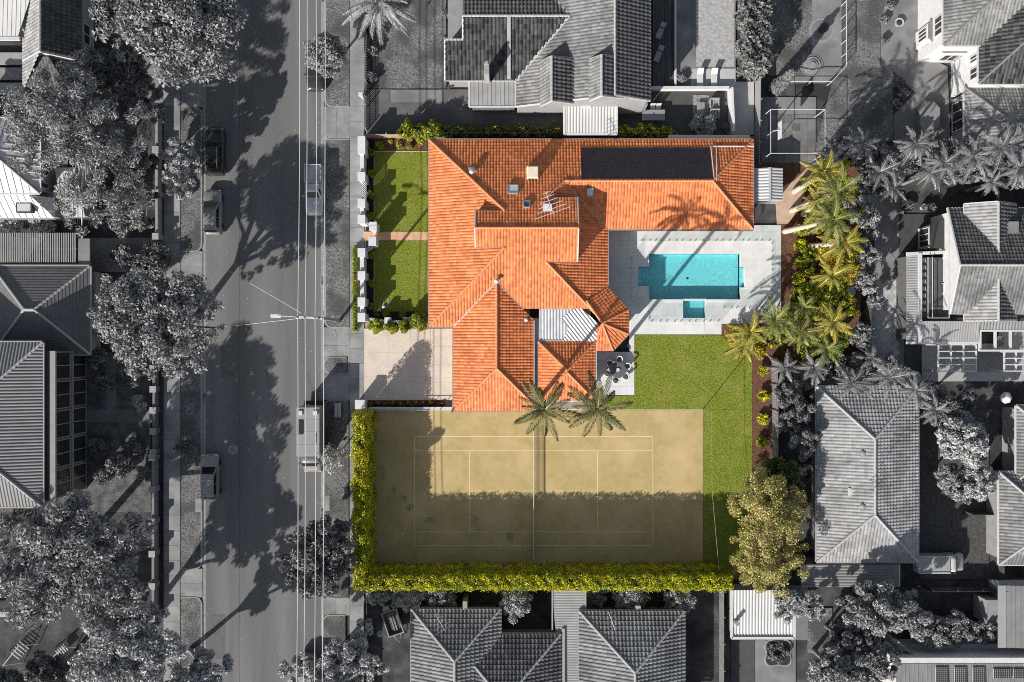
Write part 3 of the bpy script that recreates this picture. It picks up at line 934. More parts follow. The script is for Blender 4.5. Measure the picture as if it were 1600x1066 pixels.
# manhole and other marks in the road
mh = thing('manhole_cover', 'round cast iron manhole cover set in the road near the roof-racked wagon', 'manhole', W(364, 703))
c = W(364, 703)
MB().cyl(c, .48, -.03, .008, 24).build('frame', KERB, mh)
MB().cyl(c, .36, -.02, .016, 24).build('cover', mat("cast iron", 0.22, 0.16, scale=12, rough=0.7), mh)

# ---------------- middle lot surfaces
sheet('lot_ground', rect(570, 213, 949, 640), .03, mat("lot paving", (0.30, 0.26, 0.22), (0.22, 0.19, 0.16), scale=2), .08)
sheet('lot_ground', rect(949.2, 213, 1178, 357), .03, MATS["lot paving"], .08)
sheet('garden_bed', rect(572, 217, 585, 500), .07, SOIL)
sheet('garden_bed', rect(585, 217, 672, 236.5), .07, BARK)
sheet('garden_bed', rect(585.2, 487, 670, 503), .07, SOIL)
def edging(pts, m, w=.07, h=.12, name='bed_edging'):
    P = [W(*p) for p in pts]
    mb = MB()
    for a, b in zip(P[:-1], P[1:]): mb.bar(a + Vector((0, 0, h / 2)), b + Vector((0, 0, h / 2)), w, h)
    return props(mb.build(name, m), kind='structure')
edging([(584.6, 237), (672, 237)], CREAM); edging([(584.8, 238), (584.8, 362)], BRICKR); edging([(584.8, 378), (584.8, 488)], BRICKR)
sheet('lawn', rect(585.2, 237.6, 672, 361.6), .10, LAWN)
sheet('lawn', rect(585.2, 376.6, 672, 487), .10, LAWN)
pp = sheet('garden_path', rect(568, 362, 672, 376.2), .06, PATHP)
paving(pp, (568, 362.2, 672, 376), 8, 2, .102, PATHP, name='paver')
dr = sheet('driveway', rect(568, 513.5, 709, 625.5), .05, DRIVE)
paving(dr, (568, 513.5, 606.5, 625.5), 1, 3, .085, DRIVE, gap=.008)
paving(dr, (606.7, 513.5, 642, 625.5), 1, 3, .085, DRIVE, gap=.008)
paving(dr, (642.2, 513.5, 673, 625.5), 1, 3, .085, DRIVE, gap=.008)
paving(dr, (673.2, 513.5, 709, 625.5), 1, 4, .085, DRIVE, gap=.012)
ct = sheet('tennis_court', rect(583, 641, 1098, 887), .05, COURT, .1)
sheet('court_edge', rect(580, 638.5, 1100, 640.6), .06, mat("court kerb", (0.62, 0.55, 0.40), 0.5, scale=3), .1)
mossy = []
def blot(px, py, rx, ry, sd):
    r = random.Random(sd); pts = []
    for i in range(22):
        a = 2 * math.pi * i / 22; k = r.uniform(.6, 1.25)
        pts.append((px + rx * k * math.cos(a), py + ry * k * math.sin(a)))
    return pts
def moss(px, py, rx, ry, sd, k):
    poly = [tuple(W(p[0], p[1], 0))[:2] for p in blot(px, py, rx, ry, sd)]
    props(MB().prism(poly, .04, .0508 + .0006 * k).build('moss_stain', MOSS), kind='structure')
for k, (a, b, c_, d) in enumerate(((628, 781, 10, 7), (641, 793, 9, 5), (672, 812, 9, 6), (617, 768, 4, 9), (742, 815, 8, 8), (745, 830, 6, 5), (797, 838, 7, 10), (598, 738, 4, 12))): moss(a, b, c_, d, k + 3, k)
def court_line(x0, y0, x1, y1, w=.06):
    a, b = W(x0, y0), W(x1, y1); k = Vector((0, 0, .0555))
    mb = MB(); d = (b - a).normalized(); n = Vector((-d.y, d.x, 0)) * w / 2
    mb.add([a - n + k, b - n + k, b + n + k, a + n + k], [(0, 1, 2, 3)])
    mb.build('court_line', LINE, ct)
for l in ((648, 682, 1020, 682), (648, 852, 1020, 852), (648, 682, 648, 852), (1020, 682, 1020, 852), (648, 703.5, 1020, 703.5), (648, 831, 1020, 831), (733.5, 703.5, 733.5, 831), (933.5, 703.5, 933.5, 831), (733.5, 767, 933.5, 767)): court_line(*l)
sheet('lawn', [(990, 523.5), (1126, 523.5), (1150, 545), (1175, 560), (1175, 640), (1099, 640), (949.2, 640), (949.2, 620), (990, 618)], .07, LAWN, .14)
sheet('lawn', rect(1098.6, 640.2, 1175, 905), .07, LAWN, .14)
sheet('garden_bed', [(1126, 505), (1219, 440), (1219, 300), (1178, 300), (1178, 240), (1345, 240), (1345, 640), (1205, 640), (1205, 730), (1175.4, 730), (1175.4, 560), (1150, 545), (1126, 523)], .065, BARK, .13)
# pool deck of pale pavers round the pool
deck_rects = [HR(951, 361.5, 1220, 522.6), HR(1176.5, 352, 1220, 361.4)]
dk = MB()
dr_ = cut_all(deck_rects, HOLES + [HR(1127, 506, 1222, 524), HR(949, 486, 985, 524)])
for r in dr_: dk.b2(r[0], r[1], -.4, r[2], r[3], .07)
deck = props(dk.build('pool_deck', DECK), kind='structure')
for i in range(18):
    for j in range(11):
        x0, y0, x1, y1 = deck_rects[0]
        w, d = (x1 - x0) / 18, (y1 - y0) / 11
        r = (x0 + w * i + .002, y0 + d * j + .002, x0 + w * (i + 1) - .002, y0 + d * (j + 1) - .002)
        for q in cut_all([r], HOLES + [HR(1127, 506, 1222, 524), HR(949, 486, 985, 524)]): slab(deck, *q, .05, .10 + RN.uniform(-.002, .002), DECK, 'paver')
for i in range(3):
    x0, y0, x1, y1 = deck_rects[1]
    slab(deck, x0 + (x1 - x0) * i / 3 + .006, y0, x0 + (x1 - x0) * (i + 1) / 3 - .006, y1 - .01, .05, .10, DECK, 'paver')
# pool shell, steps, spa and water
ZF = -0.85
sh = MB()
def vwall(x0, y0, x1, y1, z0, z1): sh.add([(x0, y0, z0), (x1, y0, z0), (x1, y1, z1), (x0, y1, z1)], [(0, 1, 2, 3)])
def floor_(r, z): sh.add([(r[0], r[1], z), (r[2], r[1], z), (r[2], r[3], z), (r[0], r[3], z)], [(0, 1, 2, 3)])
P0 = POOL
floor_(P0, ZF)
vwall(P0[0], P0[1], P0[2], P0[1], ZF, .06); vwall(P0[0], P0[3], P0[2], P0[3], ZF, .06)
for X, R in ((P0[0], STEPS), (P0[2], LEDGE)):
    vwall(X, P0[1], X, R[1], ZF, .06); vwall(X, R[3], X, P0[3], ZF, .06)
    for rr_ in (R,):
        vwall(R[0], R[1], R[2], R[1], ZF, .06); vwall(R[0], R[3], R[2], R[3], ZF, .06)
    X2 = R[0] if X == P0[0] else R[2]
    vwall(X2, R[1], X2, R[3], ZF, .06)
vwall(LEDGE[0], LEDGE[1], LEDGE[0], LEDGE[3], ZF, -.35); floor_((LEDGE[0] - .001, LEDGE[1], LEDGE[2], LEDGE[3]), -.35)
floor_(SPA, -.6)
for a in ((SPA[0], SPA[1], SPA[2], SPA[1]), (SPA[0], SPA[3], SPA[2], SPA[3]), (SPA[0], SPA[1], SPA[0], SPA[3]), (SPA[2], SPA[1], SPA[2], SPA[3])): vwall(*a, -.6, .06)
pool = thing('swimming_pool', 'rectangular turquoise swimming pool with entry steps in pale paved deck', 'pool', ((P0[0] + P0[2]) / 2, (P0[1] + P0[3]) / 2, 0))
sh.build('pool_shell', PTILE, pool)
for i in range(3):
    w = (STEPS[2] - STEPS[0]) / 3
    MB().b2(STEPS[0] + .003 + w * i, STEPS[1] + .003, ZF + .003, STEPS[0] + w * (i + 1), STEPS[3] - .003, -.25 - .2 * i).build('step', PTILE, pool)
MB().b2(SPA[0] + .003, SPA[1] + .003, -.597, SPA[0] + .35, SPA[3] - .003, -.35).build('spa_seat', PTILE, pool)
MB().b2(SPA[0] - .05, SPA[3] - .06, -.3, SPA[2] + .05, P0[1] + .06, .065).build('spa_wall', WHITE, pool)
wm = MB()
NX = 40
def watersheet(r):
    wm.add([(r[0], r[1], .0), (r[2], r[1], .0), (r[2], r[3], .0), (r[0], r[3], .0)], [(0, 1, 2, 3)])
for r in (P0, STEPS, (LEDGE[0] + .04, LEDGE[1], LEDGE[2], LEDGE[3]), (SPA[0], SPA[1], SPA[2], SPA[3] - .07)): watersheet(r)
wm.build('water', WATER, pool)
MB().cyl(W(1077, 434), .12, ZF - .01, ZF + .02, 14).build('drain', BLACKM, pool)
# frameless glass fence round the pool
FGL = glass_mat("fence glass", (0.90, 0.94, 0.94), 0.02)
gf = thing('pool_fence', 'frameless clear glass pool fence on steel spigots round the turquoise pool', 'fence', W(985, 377, 0))
def glass_run(a, b, z=.1, skip=()):
    A, B = W(*a), W(*b); L = (B - A).length; n = max(1, round(L / 1.35)); d = (B - A).normalized()
    for i in range(n):
        if i in skip: continue
        p, q = A + d * (L * i / n + .03), A + d * (L * (i + 1) / n - .03)
        pn = MB().bar(p + Vector((0, 0, z + .66)), q + Vector((0, 0, z + .66)), .014, 1.16).build('glass_panel', FGL, gf)
        for t in (.2, .8):
            c = p.lerp(q, t)
            MB().box((c.x, c.y, z + .08), (.06, .06, .17), math.atan2(d.y, d.x)).build('spigot', STEEL, pn)
glass_run((998, 377), (1205, 377)); glass_run((1205, 377), (1205, 482)); glass_run((1126, 482), (1205, 482))
glass_run((985, 400), (985, 470)); glass_run((1013, 482), (1013, 503)); glass_run((1013, 503), (1126, 503)); glass_run((985, 470), (1013, 482))
sheet('patio', rect(931, 550, 991, 617.5), .06, DECK, .1)
pt = sheet('patio', rect(983, 486, 991.5, 549.5), .06, DECK, .1)
paving(bpy.data.objects['patio'], (931, 550, 991, 617.5), 5, 5, .095, DECK, name='paver', gap=.008)
paving(pt, (983.5, 523, 991, 549.5), 1, 3, .095, DECK, name='paver', gap=.008)
sheet('stepping_path', [(1205, 300), (1240, 283), (1262, 262), (1270, 270), (1250, 320), (1232, 350), (1214, 351), (1212, 320)], .085, mat("sand paving", (0.50, 0.36, 0.27), (0.42, 0.30, 0.22), scale=2, rough=.9), .1)

# ---------------- neighbouring yards
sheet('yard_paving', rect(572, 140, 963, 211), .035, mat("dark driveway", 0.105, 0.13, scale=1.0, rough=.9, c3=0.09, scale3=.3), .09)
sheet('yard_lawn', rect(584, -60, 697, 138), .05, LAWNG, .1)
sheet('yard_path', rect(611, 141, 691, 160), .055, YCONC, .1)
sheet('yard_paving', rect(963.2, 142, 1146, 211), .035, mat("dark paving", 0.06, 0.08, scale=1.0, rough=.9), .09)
sheet('yard_deck', rect(1020, -60, 1054, 136), .05, DARKDECK, .1)
nd = bpy.data.objects['yard_deck']
for i in range(14):
    x0, y0, x1, y1 = HR(1020, -60, 1054, 136); w = (x1 - x0) / 14
    slab(nd, x0 + w * i + .006, y0, x0 + w * (i + 1) - .006, y1, .03, .09, DARKDECK, 'board')
sheet('yard_paving', rect(1054.2, -60, 1080, 136), .06, YCONC, .1)
sheet('yard_paving', rect(1080, 108, 1149, 136), .06, PALEC, .1)
yp = bpy.data.objects['yard_paving']
sheet('yard_path', rect(1144, 128, 1178, 211), .05, PALEC, .1)
sheet('yard_lawn', rect(1200, -60, 1268, 118), .05, LAWNG, .1)
sheet('yard_paving', [(1268, -60), (1315, -60), (1315, 110), (1290, 130), (1230, 130), (1230, 118), (1268, 118)], .055, YCONC, .1)
sheet('yard_lawn', [(1316, -60), (1400, -60), (1375, 30), (1375, 100), (1395, 125), (1395, 220), (1270, 245), (1300, 130), (1316, 112)], .05, LAWNG, .1)
sheet('yard_paving', [(1400, -60), (1470, -60), (1470, 60), (1430, 50), (1430, 80), (1480, 105), (1485, 235), (1396, 235), (1396, 125), (1376, 100), (1376, 30)], .07, YCONC, .12)
hc = sheet('half_court', rect(1180, 152, 1275, 256), .05, YCONC, .1)
paving(hc, (1188, 180, 1274, 255), 7, 6, .085, mat("court tile", 0.13, 0.18, scale=1, rough=.85, rnd=-.25), name='court_tile', gap=.02)
et = sheet('terrace', [(1365, 300), (1412, 300), (1412, 600), (1345, 600), (1352, 470), (1375, 420)], .05, mat("terrace bed", 0.15, 0.2, scale=1), .1)
TP = mat("terrace tile", 0.34, 0.42, scale=1.0, rough=.85, rnd=-.16)
tv = MB().add([(-.42, 0, 0), (0, -.42, 0), (.42, 0, 0), (0, .42, 0), (-.42, 0, .035), (0, -.42, .035), (.42, 0, .035), (0, .42, .035)], [(4, 5, 6, 7), (0, 1, 5, 4), (1, 2, 6, 5), (2, 3, 7, 6), (3, 0, 4, 7)]).mesh('terrace_tile')
for i in range(26):
    for j in range(46):
        px = 1352 + i * 13.6 / 2; py = 436 + (j + (.5 if i % 2 else 0)) * 13.6
        if 1356 < px < 1406 and 440 < py < 595:
            o = link_mesh('terrace_tile', tv, TP, et); o.location = W(px, py, 0) + Vector((0, 0, .05))
sheet('terrace', rect(1366, 300, 1412, 436), .058, YCONC, .1)
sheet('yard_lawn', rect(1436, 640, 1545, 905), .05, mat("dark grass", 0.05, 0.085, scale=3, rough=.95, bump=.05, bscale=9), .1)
sheet('yard_lawn', rect(0 - 120, 550, 236, 800), .04, mat("rough grass", 0.06, 0.14, scale=1.2, rough=.95, bump=.06, bscale=8), .1)
sheet('driveway', rect(140, 372, 256, 425), .05, YCONC, .1)
sheet('driveway', rect(225, 90, 256, 168), .05, YCONC, .1)
sheet('garden_path', rect(136, 640, 240, 660), .07, YCONC, .1); sheet('garden_path', rect(166, 555, 182, 640), .06, YCONC, .1)
sheet('yard_paving', rect(1180, 1000, 1243, 1130), .05, YCONC, .1); sheet('yard_paving', rect(1142, 1000, 1179, 1130), .04, mat("blackish paving", 0.06, 0.075, scale=1.5), .1)  # second strip is paved in a darker tone
sheet('yard_lawn', rect(1262, 950, 1300, 1020), .05, LAWNG, .1)
sheet('yard_path', rect(1225, 915, 1262, 1000), .04, YCONC, .1)
# ------------------------------------------------------------------ the terracotta house
T22 = math.tan(math.radians(22))
house = thing('house', 'large single storey house with orange terracotta tile roof beside the tennis court', 'house', (0.5, 8, 0))
XW, XE, YN, YS, ZE = -7.96, 9.2, 19.38, 1.40, 2.70
zN = lambda x, y: ZE + T22 * (YN - y)
zS = lambda x, y: ZE + T22 * (y - YS)
zW = lambda x, y: ZE + T22 * (x - XW)
zEa = lambda x, y: ZE + T22 * (XE - x)
def slope(zf, pts, m=ORANGE, style='barrel'): return roof_face(house, [Vector((x, y, zf(x, y))) for x, y in pts], m, style)
YR = (YN + YS) / 2
slope(zN, [(XW, YN), (23.2, YN), (18.91, 15.09), (4.91, 15.09), (3.2, 13.38), (6.12, 13.38), (6.12, YR), (-3.41, YR), (-3.41, 12.08), (-.66, 12.08)])
slope(zS, [(XW, YS), (-5.62, YS), (-1.45, 5.57), (1.02, 3.1), (7.5, 3.1), (3.2, 7.40), (6.12, 7.40), (6.12, YR), (-3.41, YR), (-3.41, 8.70), (-.66, 8.70)])
slope(zW, [(XW, YN), (XW, YS), (-.66, 8.70), (-.66, 12.08)])
slope(zEa, [(XE, 1.4), (XE, 10.80), (4.91, 15.09), (3.2, 13.38), (3.2, 7.40)])
zEWs = lambda x, y: ZE + T22 * (y - 10.80)
slope(zEWs, [(XE, 10.80), (23.2, 10.80), (18.91, 15.09), (4.91, 15.09)])
zEWe = lambda x, y: ZE + T22 * (23.2 - x)
slope(zEWe, [(23.2, 10.80), (23.2, YN), (18.91, 15.09)])
zGw = lambda x, y: ZE + T22 * (x + 5.62)
zGe = lambda x, y: ZE + T22 * (2.72 - x)
zGs = lambda x, y: ZE + T22 * (y + 6.73)
slope(zGw, [(-5.62, -6.73), (-5.62, YS), (-1.45, 5.57), (-1.45, -2.56)])
slope(zGe, [(2.05, 2.07), (2.05, -6.06), (-1.45, -2.56), (-1.45, 5.57)])
slope(zGs, [(-5.62, -6.73), (2.05, -6.73), (2.05, -6.06), (-1.45, -2.56)])
# bay over the pool corner
ap = W(940.6, 505, 3.62); b1 = W(949.5, 449, 2.72); b2 = W(982, 484.5, 2.60); b3 = W(982, 522.5, 2.60); b4 = W(958, 548, 2.60); b5 = W(932, 548, 2.60); b6 = W(916, 470, 3.62); b7 = W(932, 512, 3.4)
for f in ([b1, b2, ap], [b1, ap, b6], [b2, b3, ap], [b3, b4, ap], [b4, b5, ap], [b5, b7, ap]): roof_face(house, f, ORANGE, 'barrel', lift=.03)
for p in (b2, b3, b4): ridge(house, p, ap, ORIDGE, .12, lift=.08)
ridge(house, b6, ap, ORIDGE, .12, lift=.08)
for p, q in ((b1, b2), (b2, b3), (b3, b4), (b4, b5)): gutter(house, p, q, TRIMG, .12, .1)
# small pyramid over the breakfast room
r = rectpx(841, 534, 930, 626, 2.7)
hip_roof(house, *r, 2.7, 22, ORANGE, 'barrel', ORIDGE, WHITE)
walls(house, rpoly(inset(r, .45)), 0, 2.68, BRICKR)
# ridges, hips
def P3(x, y, zf): return Vector((x, y, zf(x, y)))
for a, b in ((P3(XW, YN, zN), P3(-.66, 12.08, zN)), (P3(XW, YS, zS), P3(-.66, 8.70, zS)), (P3(-3.41, YR, zN), P3(6.12, YR, zN)), (P3(4.91, 15.09, zN), P3(3.2, 13.38, zN)),
             (P3(18.91, 15.09, zN), P3(4.91, 15.09, zN)), (P3(23.2, YN, zN), P3(18.91, 15.09, zN)), (P3(23.2, 10.8, zEWs), P3(18.91, 15.09, zN)), (P3(7.9, 2.7, zS), P3(3.2, 7.4, zS)),
             (P3(-1.45, -2.56, zGw), P3(-1.45, 5.57, zGw)), (P3(-5.62, -6.73, zGw), P3(-1.45, -2.56, zGw)), (P3(2.05, -6.06, zGe), P3(-1.45, -2.56, zGw))):
    ridge(house, a, b, ORIDGE, .13, lift=.07)
# valley gutters and gablet barges
def valley(a, b, m=STEEL): return gutter(house, a + Vector((0, 0, .055)), b + Vector((0, 0, .055)), m, .14, .03, 'valley_gutter')
valley(P3(XE, 10.8, zEa), P3(4.91, 15.09, zEa)); valley(P3(-5.62, YS, zS), P3(-1.45, 5.57, zS)); valley(P3(1.02, 3.1, zS), P3(-1.45, 5.57, zS))
for x, hw in ((-3.41, 1.70), (6.12, 3.0)):
    top = Vector((x, YR, ZE + T22 * 8.99))
    for s in (1, -1):
        e = Vector((x, YR + s * hw, ZE + T22 * (8.99 - hw)))
        MB().bar(e + Vector((0, 0, .03)), top + Vector((0, 0, .03)), .10, .16).build('barge_board', WHITE, house)
        xi = -.66 if x < 0 else 3.2
        MB().bar(e + Vector((0, 0, .0)), Vector((xi, e.y, e.z)), .08, .08).build('gablet_gutter', STEEL, house)
    xi = x + (.12 if x < 0 else -.12); zl = zW(xi, 0) if x < 0 else zEa(xi, 0)
    MB().add([(xi, YR - hw, zl - .2), (xi, YR + hw, zl - .2), (xi, YR + hw, e.z), (xi, YR, top.z - .02), (xi, YR - hw, e.z)], [(0, 1, 2, 3, 4)]).build('gablet_wall', CREAM, house)
# gutters
G0 = lambda x, y: Vector((x, y, ZE - .02))
for a, b in (((XW, YN + .07), (23.2, YN + .07)), ((XW - .07, YN), (XW - .07, YS)), ((XW, YS - .07), (-5.69, YS - .07)), ((-5.69, YS - .1), (-5.69, -6.73)), ((-5.69, -6.80), (2.05, -6.80)),
             ((XE + .07, 10.7), (XE + .07, 5.1)), ((XE + .07, 10.73), (23.2, 10.73)), ((23.27, 10.73), (23.27, YN))):
    gutter(house, G0(*a), G0(*b), mat("brown gutter", (0.34, 0.25, 0.22), (0.30, 0.22, 0.2), scale=3))
gutter(house, Vector((2.12, 2.0, 2.98)), Vector((2.12, -6.1, 2.98)), TRIMG)
# walls
k = .5
walls(house, [(XW + k, YN - k), (XW + k, YS + k), (-5.62 + k, YS + k), (-5.62 + k, -6.73 + k), (1.7, -6.73 + k), (1.7, 3.3), (8.2, 3.3), (8.2, 2.6), (XE - k, 2.6), (XE - k, 10.8 + k), (23.2 - k, 10.8 + k), (23.2 - k, YN - k)], 0, ZE - .02, BRICKR)
bw = [b5, b4, b3, b2, b1]
cx = Vector((ap.x, ap.y))
walls(house, [tuple(cx + (Vector((p.x, p.y)) - cx) * .84) for p in bw] + [(8.3, 4.4), (8.3, 1.2)], 0, 2.6, BRICKR)
for i in range(4):
    window(house, (XW + k, 17 - i * 4), (XW + k, 15.2 - i * 4), .9, 2.1, (-1, 0), WHITE)
for i in range(3): window(house, (11 + i * 4, 11.3), (13.4 + i * 4, 11.3), .3, 2.3, (0, -1), WHITE, 3)
window(house, (XE - k, 6.2), (XE - k, 9.2), .2, 2.3, (1, 0), WHITE, 3)
window(house, (22.7, 13), (22.7, 15), .9, 2.1, (1, 0), WHITE)
gd = MB()
for i in range(8): gd.b2(-5.22, -5.4 + .001, .1 + i * .29, -5.10, -.4, .1 + i * .29 + .275)
gd.build('garage_door', CREAM, house)
# courtyard sheet metal roof
m1 = W(843, 482, 3.0); m2 = W(907, 481, 3.0); m3 = W(935.5, 506, 2.95); m4 = W(929, 534, 2.62); m5 = W(842, 534, 2.62); m6 = W(878, 534, 2.62); m7 = W(900, 482, 3.0)
roof_face(house, [m5, m6, W(886, 517, 2.74), m7, m1], ZINC, 'corr', 'metal_roof', kind=None)
roof_face(house, [m6, m4, m3, m2, m7, W(886, 517, 2.74)], ZINC, 'corr', 'metal_roof', vdir=(-.62, .78, .1), lift=.02, kind=None)
gutter(house, m5, m4, STEEL); gutter(house, m1, m5, STEEL, .08, .08)
walls(house, [(2.9, 0.2), (7.6, .2), (7.6, 3.3), (2.9, 3.3)], 0, 2.55, CREAM)
MB().prism([tuple(W(p[0], p[1], 2.55))[:2] for p in ((833, 497), (842, 497), (842, 625), (836, 625))], 2.40, 2.55).build('box_gutter', WHITE, house)
MB().prism([tuple(W(p[0], p[1], 2.6))[:2] for p in ((1045, 210.5), (1172, 210.5), (1172, 219.6), (1045, 219.6))], 2.3, 2.45).build('porch_roof', CREAM, house)
walls(house, [tuple(W(p[0], p[1], 2.4))[:2] for p in ((1047, 211.5), (1170, 211.5), (1170, 225), (1047, 225))], 0, 2.3, CREAM, 'porch_wall')
# things fixed on the roof
def on_roof(px, py, zf, dz=0.0):
    z = 4.0
    for _ in range(6):
        p = W(px, py, z); z = zf(p.x, p.y)
    return Vector((p.x, p.y, z + dz))
def skylight(px, py, w, d, zf, m, nrm, lab=None):
    c = on_roof(px, py, zf)
    root = thing('skylight', lab, 'skylight', c)
    sl = Vector(nrm).normalized()
    t = Vector((0, 0, 1)); ax = t.cross(sl); ang = math.asin(min(1, ax.length)); rot = Matrix.Rotation(ang, 4, ax.normalized()) if ax.length > 1e-4 else Matrix()
    root.rotation_euler = rot.to_euler()
    ORG[root.name] = Vector((0, 0, 0))
    mb = MB()
    for s in (-1, 1):
        mb.b2(-w / 2, s * d / 2 - .05, -.1, w / 2, s * d / 2 + .05, .24); mb.b2(s * w / 2 - .05, -d / 2 + .05, -.1, s * w / 2 + .05, d / 2 - .05, .24)
    mb.build('frame', STEEL, root); MB().b2(-w / 2 + .05, -d / 2 + .05, -.1, w / 2 - .05, d / 2 - .05, .20).build('pane', m, root)
    return root
NN = (0, math.sin(math.radians(22)), math.cos(math.radians(22))); SS = (0, -NN[1], NN[2])
SKW = mat("skylight dome", (0.55, 0.60, 0.64), (0.62, 0.66, 0.7), scale=1, rough=.2)
SKB = mat("blue skylight", (0.03, 0.09, 0.14), (0.04, 0.12, 0.17), scale=1, rough=.1)
skylight(801.5, 297, .95, .85, zN, SKW, NN, 'pale square skylight on the orange roof above the small dark one')
skylight(823, 320.5, .55, .65, zN, SKB, NN, 'small dark blue skylight on the orange roof near the aerial')
skylight(922, 300, .55, .7, zEWs, SKW, SS, 'pale skylight on the orange roof south of the black heating mats')
c = on_roof(832, 271.5, zN)
ac = thing('evaporative_cooler', 'square cream evaporative cooler box on the orange tiled roof', 'air conditioner', c)
MB().box((c.x, c.y, c.z + .25), (1.15, 1.25, 1.0), 0, .94).build('housing', mat("cooler plastic", (0.68, 0.60, 0.46), (0.6, 0.53, 0.4), scale=3), ac, bevel=.06)
for i in range(3): MB().box((c.x - .3 + .3 * i, c.y - .60, c.z + .5), (.22, .1, .35)).build('louvre', BLACKM, ac)
MB().box((c.x, c.y, c.z + .775), (.95, 1.0, .06)).build('lid', MATS["cooler plastic"], ac, bevel=.02)
def pipe(name, label, px, py, zf, r=.11, h=.5, m=STEEL, cowl=True):
    c = on_roof(px, py, zf)
    root = thing(name, label, 'roof vent', c)
    MB().cyl(c, r, c.z - .1, c.z + h, 12).build('pipe', m, root)
    if cowl: MB().lathe(c, [(r * 1.9, c.z + h * .9), (r * 2.0, c.z + h + .05), (r * .6, c.z + h + .18)], 12).build('cowl', m, root)
    MB().box((c.x, c.y, c.z), (r * 4.5, r * 4.5, .12)).build('flashing', TRIMG, root)
pipe('roof_vent', 'round steel vent cowl near the hip on the shaded orange slope', 738, 268, zN, .16, .35)
pipe('roof_vent', 'small white vent pipe at the top of the garage valley', 776, 440, zGw, .12, .6, WHITE)
pipe('roof_vent', 'small white vent pipe low on the shaded garage slope', 822, 500, zGe, .09, .5, WHITE)
# TV aerial
c = on_roof(857, 325, zN)
an = thing('aerial', 'white television aerial on a mast above the orange roof', 'aerial', c)
MB().tube([c, c + Vector((0, 0, 2.6))], .03, 6).build('mast', STEEL, an)
MB().box((c.x - .1, c.y, c.z + .1), (.8, .7, .3)).build('base_box', WHITE, an)
t = c + Vector((0, 0, 2.5)); bd = Vector((.35, -1.0, 0)).normalized(); cd = Vector((1.0, .35, 0)).normalized()
MB().tube([t + bd * -1.1, t + bd * 1.0], .025, 6).build('boom', WHITE, an)
for i in range(6):
    p = t + bd * (-1.0 + .38 * i); hl = .35 + .26 * i
    MB().tube([p - cd * hl, p + cd * hl], .022, 5).build('element', WHITE, an)
# black pool heating strips on the north slope
sm = thing('pool_heater', 'black rubber pool heating mats on the north slope of orange roof', 'solar heater', on_roof(1010, 255, zN))
a = on_roof(908, 231, zN); bq = on_roof(1114, 279, zN)
nstrip = 10
for i in range(nstrip):
    y0 = a.y + (bq.y - a.y) * (i + .04) / nstrip; y1 = a.y + (bq.y - a.y) * (i + .93) / nstrip
    mb = MB()
    for j in range(6):
        ya = y0 + (y1 - y0) * (j + .08) / 6; yb = y0 + (y1 - y0) * (j + .92) / 6
        xs = a.x + .1 * RN.random(); xe = bq.x - .05 * RN.random()
        za, zb = zN(0, ya) + .09, zN(0, yb) + .09
        mb.add([(xs, ya, za), (xe, ya, za), (xe, yb, zb), (xs, yb, zb), (xs, ya, za + .03), (xe, ya, za + .03), (xe, yb, zb + .03), (xs, yb, zb + .03)], [(4, 7, 6, 5), (0, 1, 5, 4), (2, 3, 7, 6), (1, 2, 6, 5), (3, 0, 4, 7)])
    mb.build('mat_strip', SOLAR, sm)
for x in (a.x - .05, bq.x + .1):
    MB().tube([(x, a.y + .1, zN(0, a.y) + .13), (x, bq.y - .1, zN(0, bq.y) + .13)], .05, 7).build('manifold', BLACKM if x < 10 else WHITE, sm)
p0 = on_roof(1113, 229, zN); p1 = on_roof(1177, 229.5, zN)
MB().tube([p0 + Vector((0, 0, .12)), (23.2, p0.y, p0.z + .12)], .05, 7).build('feed_pipe', WHITE, sm)
MB().tube([p0 + Vector((.35, 0, .12)), on_roof(1121, 283, zN) + Vector((-.1, 0, .16))], .04, 7).build('feed_pipe', WHITE, sm)

# ------------------------------------------------------------------ front fence of the middle lot
ff = thing('front_fence', 'white picket front fence with square pillars beside the footpath', 'fence', W(566, 230))
def pillar(px, py, w=.6, h=2.25, par=None):
    c = W(px, py, h); c = Vector((c.x, c.y, 0))
    o = MB().box((c.x, c.y, h / 2), (w, w * 1.25, h)).build('pillar', WHITE, par or ff)
    MB().box((c.x, c.y, h + .04), (w + .14, w * 1.25 + .14, .08)).build('pillar_cap', WHITE, o, bevel=.02)
    return c
def panel(a, b, h=2.0):
    MB().bar(a + Vector((0, 0, h / 2)), b + Vector((0, 0, h / 2)), .16, h).build('wall_panel', WHITE, ff)
    MB().bar(a + Vector((0, 0, h + .03)), b + Vector((0, 0, h + .03)), .36, .06).build('coping', WHITE, ff)
def pickets(a, b, h=1.9, par=None):
    d = b - a; L = d.length; n = int(L / .19); ang = math.atan2(d.y, d.x); d.normalize()
    mb = MB()
    for i in range(n):
        c = a + d * (L * (i + .5) / n)
        mb.box((c.x, c.y, .25 + (h - .25) / 2), (.10, .04, h - .25 + .06 * math.sin(i * math.pi / max(1, n - 1))), ang)
    mb.build('pickets', WHITE, par or ff, 'stuff')
    MB().bar(a + Vector((0, 0, .12)), b + Vector((0, 0, .12)), .22, .26).build('plinth', WHITE, par or ff)
    for z in (.55, h - .12): MB().bar(a + Vector((0, 0, z)), b + Vector((0, 0, z)), .07, .09).build('rail', WHITE, par or ff)
cs = [pillar(565, y) for y in (220, 234, 276, 318, 343)]
for i_, (a, b) in enumerate(zip(cs[:-1], cs[1:])): (pickets if i_ == 2 else panel)(a, b)
g1 = pillar(583, 354); pickets(cs[-1], g1)
g2 = pillar(582, 377)
cs2 = [pillar(565, y) for y in (395, 431, 472, 496)]
pickets(g2, cs2[0])
for a, b in zip(cs2[:-1], cs2[1:]): panel(a, b)
